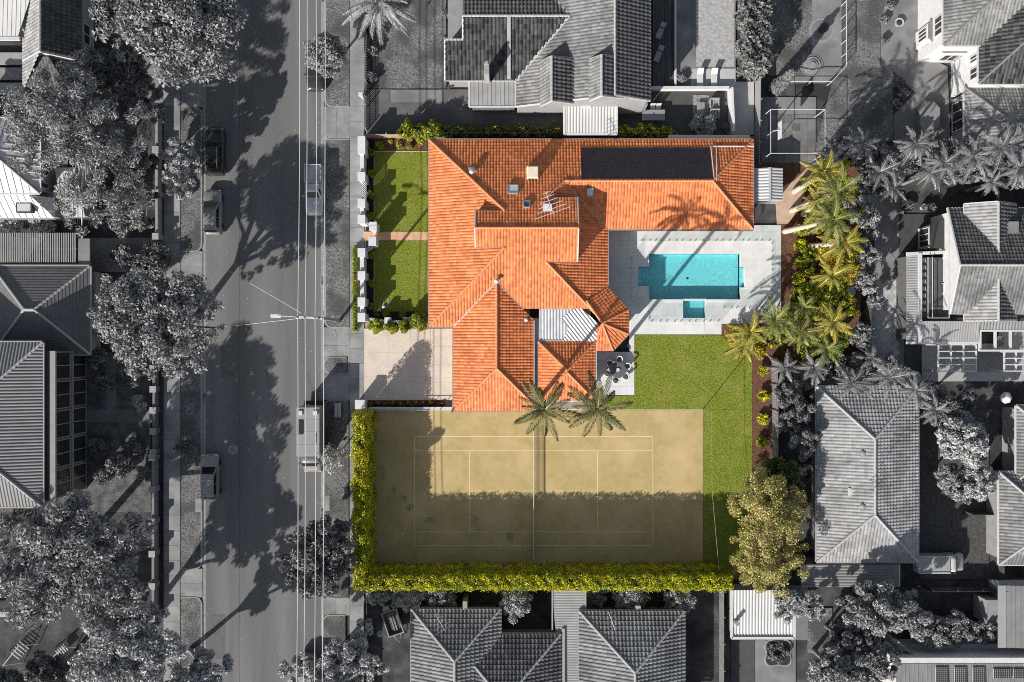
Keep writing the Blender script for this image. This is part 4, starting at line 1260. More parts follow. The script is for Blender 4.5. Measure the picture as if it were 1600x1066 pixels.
e = pillar(606, 502, .5, 1.2); e2 = pillar(636, 502, .5, 1.2); pickets(cs2[-1], e, 1.0); pickets(e, e2, 1.0)
wl = thing('gate_pillar', 'white rendered gate pillar at the north end of the tall clipped hedge', 'pillar', W(563, 633))
c = W(563, 632, 1.5)
MB().box((c.x, c.y, .8), (.8, .75, 1.6)).build('shaft', WHITE, wl); MB().box((c.x, c.y, 1.64), (.95, .9, .09)).build('cap', WHITE, wl, bevel=.02)
lw = thing('planter_wall', 'low grey edging wall along the red planted strip beside the driveway', 'wall', W(620, 636))
MB().bar(W(578, 636.8) + Vector((0, 0, .25)), W(709, 636.8) + Vector((0, 0, .25)), .12, .5).build('wall', WALLG, lw)
MB().bar(W(578, 636.8) + Vector((0, 0, .52)), W(709, 636.8) + Vector((0, 0, .52)), .18, .04).build('coping', WHITE, lw)
sheet('garden_bed', rect(576, 625.8, 694, 636), .08, SOIL)
for i in range(30):
    shrub('bedding_plant', 'low red and green leafed bedding plant in narrow driveway strip', 579 + i * 3.9, 630.5 + RN.uniform(-1.5, 1.5), 3.0, .38, LFR if i % 3 else LFG, n=60, leaf=.09, seed=900 + i, group='red bedding plants along the driveway', cat='plant')

# ------------------------------------------------------------------ hedges and shrubs of the middle lot
hb = (-13.75, 0)
hedge('clipped_hedge', 'tall clipped yellow-green hedge along west and south sides of the tennis court', [(-14.95, -23.35, -13.72, -6.9, 0, 4.75), (-13.74, -23.4, 20.8, -22.1, 0, 4.7)], LFY, dens=190, leaf=.078, seed=4, wob=.085)
hedge('low_hedge', 'narrow low clipped hedge outside the white front fence', [(*HR(552.5, 386, 560.5, 518), .05, .75)], LFG, dens=190, leaf=.06, seed=8, wob=.03)
hedge('boundary_shrubbery', 'loose yellow-green shrubbery filling the corner north of the front lawn', [(*HR(634, 200, 690, 222), 0, 1.9)], LFG, dens=90, leaf=.12, seed=12, wob=.26)
hedge('boundary_hedge', 'ragged dark green hedge between orange roof and grey driveway', [(*HR(690, 204, 880, 219), 0, 1.4)], mat("ragged hedge leaf", (0.17, 0.19, 0.03), (0.05, 0.07, 0.015), scale=1.2, rough=.6, rnd=.5), dens=70, leaf=.12, seed=13, wob=.22)
hedge('boundary_hedge', 'short yellow-tipped hedge between orange roof and neighbouring patio', [(*HR(963, 205, 1045, 218), 0, 1.4)], LFY, dens=70, leaf=.11, seed=14, wob=.2)
i = 0
for (x, y) in ((576, 238), (576, 271), (576, 304), (576, 337), (576, 398), (576, 443), (574, 478), (600, 492), (626, 492)):
    shrub('round_shrub', 'small round yellow-green shrub in dark bed inside the white front fence', x + 3, y, 6.5, .8, LFG, n=320, leaf=.10, seed=100 + i, group='small shrubs inside the front fence'); i += 1
for (x, y, r_) in ((593, 227, 7), (610, 221, 4), (624, 227, 6), (640, 229, 5)):
    shrub('flowering_shrub', 'small yellowish shrub on bark bed north of the front lawn', x, y, r_, .7, LFG, n=240, leaf=.09, seed=130 + i, group='shrubs on the north front bed'); i += 1
for (x, y, r_, l) in ((586, 510, 12, 'westmost clipped ball shrub of the row along the driveway, next to low hedge'), (611, 512, 11, 'clipped ball shrub in driveway row, second from the low hedge'), (634, 510, 10.5, 'clipped ball shrub in driveway row, third from the low hedge'), (655, 503, 15, 'largest ball shrub of the driveway row, against the house')):
    shrub('ball_shrub', l, x, y, r_, 2.5, LFG, n=2600, leaf=.10, seed=150 + i, inner=.75); i += 1
for (x, y) in ((1192, 579), (1193, 618), (1192, 655), (1191, 692)):
    shrub('golden_shrub', 'small yellow-green shrub on bark strip beside the east boundary fence', x, y, 10, .95, LFY, n=420, leaf=.11, seed=170 + i, group='shrubs along the east bark strip'); i += 1
for (x, y, r_) in ((1250, 360, 11), (1251, 385, 12), (1252, 412, 12), (1250, 436, 13), (1249, 462, 14), (1252, 482, 12)):
    shrub('golden_shrub', 'rounded yellow-green shrub on bark beside the pool deck', x, y, r_, 1.2, LFG if i % 2 else LFY, n=560, leaf=.12, seed=190 + i, group='shrubs beside the pool deck'); i += 1

# ------------------------------------------------------------------ court furniture
tn = thing('tennis_net', 'tennis net with white headband strung across the middle of the court', 'net', W(833.5, 767))
a, b = W(833.5, 671), W(833.5, 871)
netm = MB()
n = 60
for i in range(n + 1):
    p = a.lerp(b, i / n); netm.bar((p.x, p.y, .06), (p.x, p.y, .98), .018, .018)
for z in [.08 + .1 * k for k in range(9)]: netm.bar((a.x, a.y, z), (b.x, b.y, z), .018, .018)
netm.build('mesh_net', mat("net cord", (0.03, 0.03, 0.03), 0.04, scale=4), tn, 'stuff')
MB().bar((a.x, a.y, 1.0), (b.x, b.y, 1.0), .06, .07).build('headband', WHITE, tn)
for p in (a, b): MB().cyl(p, .05, 0, 1.07, 10).build('post', BLACKM, tn)
cf = thing('court_fence', 'tall thin posts and wire of chain link fence at east end of court', 'fence', W(1098, 640))
for (x, y) in ((1098, 640), (1110, 888)): MB().tube([W(x, y), W(x, y) + Vector((0, 0, 3.6))], .04, 7).build('post', STEEL, cf)
P, Q = W(1110, 770) , W(1110, 888)
MB().tube([W(1098, 640) + Vector((0, 0, 3.58)), W(1098, 640) + Vector((0.06, -7.5, 3.5)), W(1110, 888) + Vector((0, 0, 3.58))], .012, 5).build('top_wire', STEEL, cf)
cp = thing('court_post', 'short grey end post of court fence beside the garage corner', 'post', W(708, 641))
MB().box((W(708, 641).x, W(708, 641).y, 1.5), (.12, .12, 3.0)).build('post', TRIMG, cp); MB().box((W(708, 641).x, W(708, 641).y, 3.03), (.2, .2, .06)).build('cap', TRIMG, cp)
lf = thing('side_screen', 'thin white rail screen between driveway strip and tennis court', 'fence', W(640, 639))
MB().bar(W(580, 639.6) + Vector((0, 0, 1.0)), W(707, 639.6) + Vector((0, 0, 1.0)), .05, .05).build('top_rail', WHITE, lf)
for i in range(8):
    p = W(580 + 18 * i, 639.6); MB().box((p.x, p.y, .5), (.05, .05, 1.0)).build('post', WHITE, lf)
# hose reel / sculpture on the front lawn
bb = thing('garden_hose', 'pale blue coiled hose and sprinkler lying on the shaded front lawn', 'hose', W(601, 479))
c = W(600, 480)
MB().lathe((c.x, c.y), [(.16, .1), (.19, .2), (.15, .32), (.05, .36)], 14).build('sprinkler_head', mat("pale blue plastic", (0.45, 0.68, 0.72), (0.4, 0.6, 0.66), scale=3), bb)
for kx, s in ((.6, 1), (-.4, -1)):
    MB().tube([(c.x + .1 * s, c.y, .12)] + [(c.x + .25 + .3 * math.cos(t * .6 * s), c.y + .45 + .42 * math.sin(t * .6 * s) + .08 * kx, .125) for t in range(7)], .022, 6).build('hose', MATS["pale blue plastic"], bb, smooth=True)
# patio table and chairs
tb = thing('patio_table', 'round dark patio table with pale centrepiece on the paved patio', 'table', W(966, 580))
c = W(965, 578, .75); c.z = .1
MB().lathe(c, [(.78, .82), (.82, .84), (.82, .87), (.78, .885)], 24).build('table_top', mat("patio dark", (0.12, 0.13, 0.15), (0.09, 0.1, 0.12), scale=3, rough=.4), tb)
MB().lathe(c, [(.35, .1), (.3, .14), (.06, .2), (.06, .82)], 14).build('pedestal', BLACKM, tb)
MB().lathe(c, [(.12, .886), (.2, .93), (.17, 1.0), (.08, .98)], 14).build('bowl', CREAM, tb)
def tub_chair(ang, R=1.08):
    x, y = c.x + R * math.cos(ang), c.y + R * math.sin(ang)
    root = thing('patio_chair', 'pale curved back tub chair drawn up to the round patio table', 'chair', (x, y, .1), 'chairs round the patio table')
    ORG[root.name] = Vector((0, 0, 0)); root.rotation_euler = (0, 0, ang)
    m = mat("chair frame", (0.74, 0.70, 0.62), (0.68, 0.63, 0.56), scale=3)
    bk = MB(); pts = []
    for k_ in range(9):
        t = math.radians(-105 + 210 * k_ / 8); pts.append((.30 * math.cos(t), .30 * math.sin(t)))
    bk.tube([(p[0], p[1], .70) for p in pts], .065, 6); bk.build('backrest', m, root, smooth=True)
    for p in pts[::2]: MB().tube([(p[0], p[1], .4), (p[0], p[1], .7)], .018, 5).build('spindle', m, root)
    MB().lathe((0, 0), [(.27, .38), (.29, .41), (.27, .45)], 16).build('seat', MATS["patio dark"], root)
    for sx, sy in ((.2, .2), (-.2, .2), (.2, -.2), (-.2, -.2)): MB().tube([(sx, sy, 0), (sx * .8, sy * .8, .39)], .02, 5).build('leg', m, root)
for k_ in range(6): tub_chair(math.radians(20 + 60 * k_))
# small corrugated shed beyond the east wing
sd = thing('garden_shed', 'small corrugated zinc shed between orange roof and golden palms', 'shed', W(1200, 290))
r = rectpx(1179, 262.5, 1224, 314, 2.3)
mid = (r[0] + r[2]) / 2
for a, b, sg in ((r[0], mid, 1), (mid, r[2], -1)):
    za, zb = (2.1, 2.5) if sg > 0 else (2.5, 2.1)
    roof_face(sd, [Vector((a, r[1], za)), Vector((b, r[1], zb)), Vector((b, r[3], zb)), Vector((a, r[3], za))], ZINC, 'corr', 'metal_roof', kind=None)
walls(sd, rpoly(inset(r, .12)), 0, 2.1, TRIMG)
MB().bar((mid, r[1], 2.56), (mid, r[3], 2.56), .25, .05).build('ridge_cap', ZINC, sd)

# tall palms between house and court
PALMT = mat("date palm leaf", (0.085, 0.105, 0.032), (0.20, 0.175, 0.07), scale=1.0, rough=.5, rnd=.4, trans=.12)
palm('date_palm', 'tall feather palm leaning over the court next to the garage roof', 851, 640, 15.1, PALMT, L=3.2, nf=22, seed=1, lw=.034, wl=.18, n=46, up=55, low=-62, tr=.2, dead=4, dead_m=mat('dry frond', (0.34, 0.22, 0.11), (0.24, 0.16, 0.08), scale=1, rnd=.3))
palm('date_palm', 'tall feather palm by the court nearest the paved patio', 934, 638, 14.2, PALMT, L=3.2, nf=22, seed=3, lw=.034, wl=.18, n=46, up=55, low=-62, tr=.2, dead=4, dead_m=mat('dry frond', (0.34, 0.22, 0.11), (0.24, 0.16, 0.08), scale=1, rnd=.3))
# golden palms and dense garden east of the pool
k = 0
for (x, y, z, L, nf, m, bx, by) in ((1285, 272, 7.5, 2.4, 17, LFPY, 1240, 300), (1308, 300, 8.5, 2.6, 18, LFP, 1236, 330), (1300, 345, 8.8, 2.6, 18, LFP, 1225, 362), (1318, 380, 7.0, 2.3, 16, LFPY, 1262, 385), (1280, 320, 6.0, 2.2, 15, LFPY, 1255, 335)):
    palm('golden_palm', ['golden palm with arching fronds beside the corrugated shed', 'tall leaning green palm above the golden palms east of the orange roof', 'tall palm with pale leaning trunk beside the sandy path', 'golden palm growing above the yellow-leaved shrub', 'short golden palm between the two leaning trunks'][k], x, y, z, m, L=L, nf=nf, base=(bx, by), seed=20 + k, lw=.034, wl=.21, n=40, up=70, low=-30, tr=.24, dead=2, dead_m=MATS['dry frond'], trunk=mat("pale palm trunk", (0.55, 0.47, 0.38), (0.42, 0.35, 0.27), scale=5, rough=.9)); k += 1
k = 0
for (x, y, z, L, nf, m) in ((1210, 500, 5.0, 2.3, 17, LFP), (1160, 540, 3.6, 2.0, 13, LFPY), (1250, 520, 4.6, 2.2, 16, LFP), (1300, 505, 4.6, 2.3, 16, LFPY), (1255, 480, 4.0, 1.9, 14, LFP), (1290, 545, 3.6, 2.2, 14, LFP)):
    palm('clump_palm', ['bushy green palm overhanging the corner of pool deck', 'low golden palm arching onto the lawn by the pool deck corner', 'bushy green palm behind the palm on the pool deck corner', 'upright golden palm with herringbone fronds in the green palm clump', 'short palm at the end of the pool deck shrub row', 'green palm next to the grey feathery palms'][k], x, y, z, m, L=L, nf=nf, seed=40 + k, lw=.032, wl=.22, n=40, up=75, low=-30, tr=.13); k += 1
tree('yellow_shrub', 'large yellow-leaved bush behind the pool deck shrubs', [(1318, 420, 30, 2.6, 4.2)], LFGO, n=3600, leaf=.15, seed=61, cat='bush', K=16, tr=.12)
tree('green_shrub', 'dense dark green bush between yellow bush and the palm clump', [(1290, 455, 34, 2.2, 3.6), (1275, 425, 18, 1.8, 2.8)], LFG, n=3600, leaf=.16, seed=62, cat='bush', K=16, tr=.12)
tree('green_shrub', 'small dark bush under the golden palms by the bark bed', [(1268, 400, 16, 1.4, 2.4)], LFG, n=1200, leaf=.14, seed=63, cat='bush', K=8, tr=.08)
bs = thing('bird_bath', 'pale blue bowl half hidden under the dark green bush', 'bird bath', W(1328, 455))
c = W(1328, 456, .8)
MB().lathe(c, [(.22, .05), (.1, .15), (.08, .7), (.45, .85), (.5, .95), (.42, .9)], 18).build('bowl', MATS["pale blue plastic"], bs)
tree('olive_tree', 'broad olive-gold tree at the corner of lawn and court hedge', [(1195, 775, 46, 4.6, 7.8), (1228, 792, 36, 4.0, 6.8), (1163, 792, 32, 3.8, 6.2), (1197, 832, 44, 4.6, 7.8), (1236, 838, 28, 3.6, 6.2), (1160, 835, 24, 3.2, 5.4), (1184, 884, 42, 4.4, 7.2), (1226, 882, 32, 4.0, 6.6), (1162, 893, 26, 3.4, 5.6), (1205, 912, 26, 3.6, 5.8), (1250, 800, 18, 3.2, 5.2), (1180, 745, 20, 3.4, 5.6)], LFO, n=26000, leaf=.13, asp=.45, seed=71, K=90, cr=.34, tr=.26, base=(1185, 805), trunk=TRUNKC)
tree('dark_bush', 'dark green bush poking out north of the olive-gold tree', [(1215, 745, 38, 3.4, 5.2)], mat("deep green leaf", (0.06, 0.085, 0.028), (0.11, 0.125, 0.035), scale=1.2, rough=.6, rnd=.5, trans=.1), n=4500, leaf=.16, seed=72, K=20, cat='bush', tr=.12)
# fences of the middle lot
fence('boundary_fence', 'dark paling fence along the bark strip east of the lawn', [(1206, 730), (1206, 640), (1205, 560)], 1.9, mat("purple grey palings", (0.20, 0.19, 0.20), (0.15, 0.14, 0.15), scale=2, rnd=-.1))
fence('boundary_fence', 'weathered paling fence north of the front garden beds', [(571, 216.5), (680, 216.5)], 1.6, mat("weathered palings", (0.40, 0.30, 0.22), (0.30, 0.23, 0.17), scale=2))
fence('boundary_fence', 'paling fence behind the ragged hedge north of the orange roof', [(680, 214.5), (1046, 214.5)], 1.7, TIMB)
fence('boundary_fence', 'low paling fence south of the clipped court hedge', [(600, 911), (1140, 911)], 1.6, TIMB)

# understorey of the palm garden
for k, (lob, l, m, n) in enumerate(([[(1272, 350, 20, 1.6, 3.0)], 'leafy green bush at the foot of the leaning palm trunks', LFG, 1700], [[(1300, 395, 26, 2.2, 3.8), (1325, 375, 20, 2.0, 3.4)], 'golden leaved bush under the golden palm', LFGO, 3000], [[(1332, 335, 18, 2.4, 4.0), (1325, 300, 18, 2.4, 3.8)], 'tall green bush east of the golden palms', LFG, 2200],
        [[(1290, 490, 26, 1.8, 3.0), (1322, 480, 22, 1.8, 3.0)], 'dark leafy bush inside the green palm clump', LFG, 2600], [[(1235, 505, 24, 1.6, 2.8), (1215, 525, 20, 1.4, 2.4)], 'low green bush beneath the palm at deck corner', LFG, 2200], [[(1262, 540, 24, 1.8, 3.0), (1300, 530, 24, 2.0, 3.2)], 'green bush between the palm clump and grey palms', LFG, 2600],
        [[(1160, 535, 22, 1.1, 2.0), (1182, 548, 18, 1.0, 1.8), (1145, 520, 14, .8, 1.5)], 'bright yellow clump spilling onto the lawn corner', LFGO, 2600], [[(1300, 270, 24, 2.6, 4.2), (1268, 290, 16, 2.0, 3.2)], 'yellow-green bush below the palm beside the shed', LFY, 2400], [[(1262, 455, 16, 1.4, 2.4), (1275, 475, 14, 1.4, 2.4)], 'round green bush behind the deck shrub row', LFG, 1500])):
    tree('garden_bush', l, lob, m, n=n, leaf=.15, seed=600 + k, K=14, cr=.36, tr=.07, cat='bush')
palm('golden_palm', 'arching golden palm overhanging the lawn corner', 1172, 520, 4.4, LFPY, L=2.3, nf=15, seed=66, lw=.034, wl=.21, n=40, up=70, low=-30, tr=.12)
palm('golden_palm', 'golden palm between the palm clump and yellow bush', 1300, 430, 5.5, LFPY, L=2.0, nf=14, seed=67, lw=.034, wl=.21, n=40, up=70, low=-30, tr=.12)
# grass blades standing out of the lawns
GB = mat("grass blade", (0.13, 0.17, 0.015), (0.30, 0.29, 0.055), scale=.8, rough=.8, rnd=.35)
rng = np.random.default_rng(91); PP = []
for (x0, y0, x1, y1) in ((585, 237.6, 672, 361.6), (585, 376.6, 672, 487), (990.5, 523.6, 1130, 640), (1130, 556, 1174.5, 640), (950, 621, 990, 639), (1099, 640, 1175, 900)):
    a = rectpx(x0, y0, x1, y1, 0); n = int((a[2] - a[0]) * (a[3] - a[1]) * 75)
    PP.append(np.stack([rng.uniform(a[0], a[2], n), rng.uniform(a[1], a[3], n), np.full(n, .125 if x1 < 700 else .095)], 1))
    if x1 > 700: continue
    m_ = int(((a[2] - a[0]) + (a[3] - a[1])) * 45); t = rng.random(m_); e = rng.integers(0, 4, m_)
    ex = np.where(e < 2, a[0] + t * (a[2] - a[0]), np.where(e == 2, a[0], a[2])); ey = np.where(e < 2, np.where(e == 0, a[1], a[3]), a[1] + t * (a[3] - a[1]))
    PP.append(np.stack([ex + rng.normal(0, .06, m_), ey + rng.normal(0, .06, m_), np.full(m_, .11 if x1 < 700 else .085)], 1))
P = np.concatenate(PP)
props(link_mesh('grass', leaf_mesh('grass', P, np.tile([0, 0, .6], (len(P), 1)), .045, .35, rng, wild=.7), GB), 'short tufted green grass standing on the lawns', kind='stuff')
# ------------------------------------------------------------------ neighbouring houses
def rf(root, pts, m, style='tile', **kw): return roof_face(root, [W(*p) for p in pts], m, style, **kw)
def vq(root, a, b, m, name='gable_wall', zb=0.0):
    """vertical wall under the line a-b"""
    MB().add([a, b, (b.x, b.y, zb), (a.x, a.y, zb)], [(0, 1, 2, 3)]).build(name, m, root)
def box_on(root, px0, py0, px1, py1, z0, z1, m, name, bevel=0):
    r = rectpx(px0, py0, px1, py1, z1)
    return MB().b2(r[0], r[1], z0, r[2], r[3], z1).build(name, m, root, bevel=bevel)
def yagi(px, py, z0, h, label, deg, m=STEEL):
    c = W(px, py, z0)
    root = thing('aerial', label, 'aerial', c)
    t = c + Vector((0, 0, h)); a = math.radians(deg)
    b = Vector((math.cos(a), math.sin(a), 0)); s = Vector((-b.y, b.x, 0))
    MB().tube([c - Vector((0, 0, .4)), t], .025, 6).build('mast', m, root)
    MB().tube([t - b * .9, t + b * .9], .025, 6).build('boom', m, root)
    for i in range(5): MB().tube([t + b * (-.8 + .4 * i) - s * (.3 + .17 * i), t + b * (-.8 + .4 * i) + s * (.3 + .17 * i)], .018, 5).build('element', m, root)

# north house
nh = thing('house', 'rambling grey tiled house with skillion wings north of the orange roof', 'house', W(860, 70))
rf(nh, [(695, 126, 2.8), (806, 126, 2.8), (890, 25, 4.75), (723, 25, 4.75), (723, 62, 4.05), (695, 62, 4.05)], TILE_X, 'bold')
rf(nh, [(723, 25, 4.75), (890, 25, 4.75), (800, -80, 2.8), (723, -80, 2.8)], TILE_SHADE, 'bold')  # north slope takes the painted shade tone
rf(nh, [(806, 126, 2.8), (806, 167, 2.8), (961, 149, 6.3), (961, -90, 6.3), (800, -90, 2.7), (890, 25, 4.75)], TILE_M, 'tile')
rf(nh, [(961, 149, 6.3), (1016, 158, 4.6), (1016, -90, 4.6), (961, -90, 6.3)], TILE_SHADE, 'bold')  # east slope in dark tile, its shade painted into the colour
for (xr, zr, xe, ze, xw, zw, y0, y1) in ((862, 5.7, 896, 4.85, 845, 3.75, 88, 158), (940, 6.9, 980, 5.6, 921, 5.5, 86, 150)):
    rf(nh, [(xr, y0, zr), (xe, y0 + 3, ze), (xe, y1 + 4, ze), (xr, y1, zr)], TILE_SHADE, 'bold'); rf(nh, [(xr, y0, zr), (xw, y0 + 7, zw), (xw, y1 + 8, zw), (xr, y1, zr)], TILE_M, 'tile')  # dormers: east sides dark, west sides paler, sun and shade painted in
    ridge(nh, W(xr, y0, zr), W(xr, y1, zr), RIDGE_L)
    for y, dy in ((y0, 3), (y1, 4)):
        gutter(nh, W(xr, y, zr), W(xe, y + dy, ze), TRIMW, .12, .08, 'barge_board'); gutter(nh, W(xr, y, zr), W(xw, y + dy + 4, zw), TRIMW, .12, .08, 'barge_board')
        MB().add([W(xr, y, zr - .03), W(xe, y + dy, ze - .03), W(xw, y + dy + 4, zw - .03)], [(0, 1, 2)]).build('gable_wall', WALLG, nh)
ridge(nh, W(723, 25, 4.75), W(890, 25, 4.75), RIDGE_L); ridge(nh, W(961, 149, 6.3), W(961, -90, 6.3), RIDGE_L)
for a, b in (((890, 25, 4.8), (806, 126, 2.86)), ((890, 25, 4.8), (800, -80, 2.86))): gutter(nh, W(*a), W(*b), RIDGE_L, .25, .06, 'valley_gutter')
for a, b in (((695, 126, 2.8), (806, 126, 2.8)), ((695, 126, 2.85), (695, 62, 4.1)), ((695, 62, 4.1), (723, 62, 4.1)), ((723, 62, 4.1), (723, 25, 4.8)), ((806, 126, 2.8), (806, 167, 2.8)), ((806, 167, 2.85), (961, 149, 6.35)), ((961, 149, 6.35), (1016, 158, 4.65)), ((1016, 158, 4.6), (1016, -90, 4.6))): gutter(nh, W(*a), W(*b), TRIMW)
MB().bar(W(795, 24, 4.9), W(795, 124, 3.0), .35, .08).build('capping', TRIMG, nh)
walls(nh, [tuple(W(p[0], p[1], 2.7))[:2] for p in ((700, 122), (808, 122), (808, 164), (1012, 164), (1012, -90), (700, -90))], 0, 2.7, WALLG)
vq(nh, W(808, 166, 2.8), W(961, 149.5, 6.2), WALLG); vq(nh, W(961, 149.5, 6.2), W(1012, 157, 4.6), WALLG); vq(nh, W(1013, 157, 4.5), W(1013, -90, 4.5), WALLG); vq(nh, W(696, 125, 2.7), W(696, 63, 4.0), WALLG)
box_on(nh, 756, 98, 764, 116, 2.9, 5.6, mat("chimney render", 0.30, 0.26, scale=4), 'chimney')
box_on(nh, 757.5, 96, 762, 100, 5.6, 5.85, TRIMG, 'chimney_pot')
rf(nh, [(733, 127, 2.75), (806, 127, 2.75), (806, 167, 2.5), (733, 167, 2.5)], MET_L, 'seam', name='metal_roof', kind=None)
walls(nh, [tuple(W(p[0], p[1], 2.5))[:2] for p in ((737, 129), (804, 129), (804, 163), (737, 163))], 0, 2.45, WALLD)
for a, b in (((733, 167, 2.5), (806, 167, 2.5)), ((733, 127, 2.75), (733, 167, 2.5))): gutter(nh, W(*a), W(*b), TRIMW)
rf(nh, [(983, 93, 3.2), (1004, 93, 3.2), (1004, 138, 2.9), (983, 138, 2.9)], MET_M, 'seam', name='metal_roof', kind=None)
rf(nh, [(965, 154, 2.7), (1000, 154, 2.7), (1000, 165, 2.6), (965, 165, 2.6)], MET_L, 'seam', name='metal_roof', kind=None)
for i in range(3): window(nh, (W(815 + 25 * i, 165, 2.7).x, W(815, 164, 2.7).y), (W(827 + 25 * i, 165, 2.7).x, W(815, 164, 2.7).y), .9, 2.1, (0, -1))
cpt = thing('carport', 'flat white corrugated carport roof beside the ragged hedge', 'carport', W(922, 185))
rf(cpt, [(883, 160, 2.75), (962, 160, 2.75), (962, 208, 2.5), (883, 208, 2.5)], MET_W, 'corr', name='metal_roof', kind=None)
for a, b in (((881, 210, 2.45), (964, 210, 2.45)), ((881.5, 159, 2.75), (881.5, 210, 2.5)), ((963.5, 159, 2.75), (963.5, 210, 2.5))): gutter(cpt, W(*a), W(*b), TRIMW, .2, .14)
for x, y in ((884, 207), (961, 207), (884, 164), (961, 164)): p = W(x, y, 2.4); MB().box((p.x, p.y, 1.2), (.1, .1, 2.4)).build('post', TRIMW, cpt)
box_on(cpt, 910, 159, 924, 167, 2.75, 3.1, TRIMW, 'roof_unit')

# north east house, two storeys
ne = thing('house', 'two storey white walled house with striped tile roof and bay window', 'house', W(1560, 60))
A = rectpx(1474, -75, 1700, 71, 5.6); B = rectpx(1529, -60, 1690, 131, 5.5)
hip_roof(ne, *A, 5.6, 25, TILE_M, 'tile', RIDGE_D, TRIMW)
hip_roof(ne, *B, 5.5, 25, TILE_X, 'bold', RIDGE_D, TRIMW)
walls(ne, rpoly(inset(A, .45)), 0, 5.55, WALLW); walls(ne, rpoly(inset(B, .45)), 0, 5.4, WALLW)
Cc = rectpx(1507, 137, 1700, 262, 2.9)
hip_roof(ne, *Cc, 2.9, 20, TILE_M, 'tile', RIDGE_D, TRIMW)
walls(ne, rpoly(inset(Cc, .35)), 0, 2.85, WALLG)
bay = [tuple(W(*p))[:2] for p in ((1430, 52), (1430, 76), (1452, 98), (1500, 98), (1500, 5), (1474, 16))]
MB().prism(bay, 0, 2.75).build('bay_wall', WALLW, ne)
MB().prism([(p[0] + (p[0] - 45.5) * .03, p[1] + (p[1] - 30) * .02) for p in bay], 2.75, 2.9).build('bay_roof', MET_M, ne)
for a, b in ((0, 1), (1, 2), (2, 3), (5, 0)):
    p, q = Vector(bay[a]), Vector(bay[b]); n = Vector(((q - p).y, -(q - p).x)); cen = Vector((44, 30))
    if n.dot((p + q) / 2 - Vector((W(1475, 60).x, W(1475, 60).y))) < 0: n = -n
    window(ne, p.lerp(q, .12), p.lerp(q, .88), .7, 2.3, n, TRIMW, 3)
for (y0, y1) in ((86, 98), (106, 124)): window(ne, (B[0] + .45, W(0, y1, 4).y), (B[0] + .45, W(0, y0, 4).y), 3.4, 4.9, (-1, 0), TRIMW, 2)
window(ne, (Cc[0] + .35, W(0, 205, 1).y), (Cc[0] + .35, W(0, 160, 1).y), .2, 2.3, (-1, 0), TRIMW, 3)
window(ne, (A[0] + .45, W(0, 55, 4).y), (A[0] + .45, W(0, 25, 4).y), 3.3, 4.9, (-1, 0), TRIMW, 3)

# east house with cross gables and pergolas
eh = thing('house', 'grey gabled house with cross gables and pergola terrace east of the palms', 'house', W(1530, 430))
x0, x1 = 41.6, 64.0
def pl(x, y, z): return Vector((x, y, z))
roof_face(eh, [pl(x0, 12.7, 3.5), pl(x1, 12.7, 3.5), pl(x1, 7.05, 5.6), pl(x0, 7.05, 5.6)], TILE_SHADE, 'tile')  # north slope painted as shaded, south slope left paler
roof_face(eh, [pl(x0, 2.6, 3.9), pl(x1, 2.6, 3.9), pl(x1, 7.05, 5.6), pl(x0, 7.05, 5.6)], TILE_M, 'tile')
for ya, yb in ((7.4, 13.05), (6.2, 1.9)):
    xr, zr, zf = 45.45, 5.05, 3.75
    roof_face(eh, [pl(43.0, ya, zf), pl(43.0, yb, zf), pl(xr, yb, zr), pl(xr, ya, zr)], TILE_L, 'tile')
    roof_face(eh, [pl(47.9, ya, zf), pl(47.9, yb, zf), pl(xr, yb, zr), pl(xr, ya, zr)], TILE_D, 'bold')  # east faces darker than west ones, shading painted into the tile
    ridge(eh, pl(xr, ya, zr), pl(xr, yb, zr), RIDGE_L)
    MB().add([pl(43.0, yb, zf), pl(47.9, yb, zf), pl(xr, yb, zr)], [(0, 1, 2)]).build('gable_wall', WALLW, eh)
    for xx in (43.0, 47.9): gutter(eh, pl(xx, ya, zf), pl(xx, yb, zf), TRIMW)
    for xx in (43.0, 47.9): gutter(eh, pl(xx, yb, zf), pl(xr, yb, zr), TRIMW, .1, .14, 'barge_board')
ridge(eh, pl(x0, 7.05, 5.6), pl(x1, 7.05, 5.6), RIDGE_L)
for ye, ze in ((12.7, 3.5), (2.6, 3.9)): MB().bar(pl(x0 - .06, ye, ze + .02), pl(x0 - .06, 7.05, 5.62), .14, .22).build('barge_board', TRIMW, eh); gutter(eh, pl(x0, ye, ze), pl(x1, ye, ze), TRIMW)
walls(eh, [(x0 + .15, 3.0), (x1, 3.0), (x1, 12.3), (x0 + .15, 12.3)], 0, 3.45, WALLW)
MB().add([pl(x0 + .15, 3.0, 3.4), pl(x0 + .15, 12.3, 3.4), pl(x0 + .15, 7.05, 5.5)], [(0, 1, 2)]).build('gable_wall', WALLW, eh)
for (ya, yb) in ((11.6, 9.4), (8.9, 8.0), (5.6, 4.6)): window(eh, (x0 + .15, ya), (x0 + .15, yb), .5, 2.6, (-1, 0), TRIMW, 3 if ya - yb > 2 else 1)
MB().box((46.9, 10.6, 4.45), (1.6, 1.3, .16)).build('roof_hatch', MET_M, eh)
MB().prism([tuple(W(p[0], p[1], 2.6))[:2] for p in ((1455, 352), (1476, 344), (1476, 386), (1455, 386))], 0, 2.5).build('bay_wall', WALLW, eh)
pb0 = W(1455, 354, 2.6); pb1 = W(1455, 384, 2.6)
window(eh, (pb0.x, pb0.y), (pb1.x, pb1.y), .4, 2.3, (-1, 0), TRIMW, 3)
MB().prism([tuple(W(p[0], p[1], 2.7))[:2] for p in ((1454, 350), (1480, 342), (1480, 388), (1454, 388))], 2.5, 2.62).build('bay_roof', WGLASS, eh)
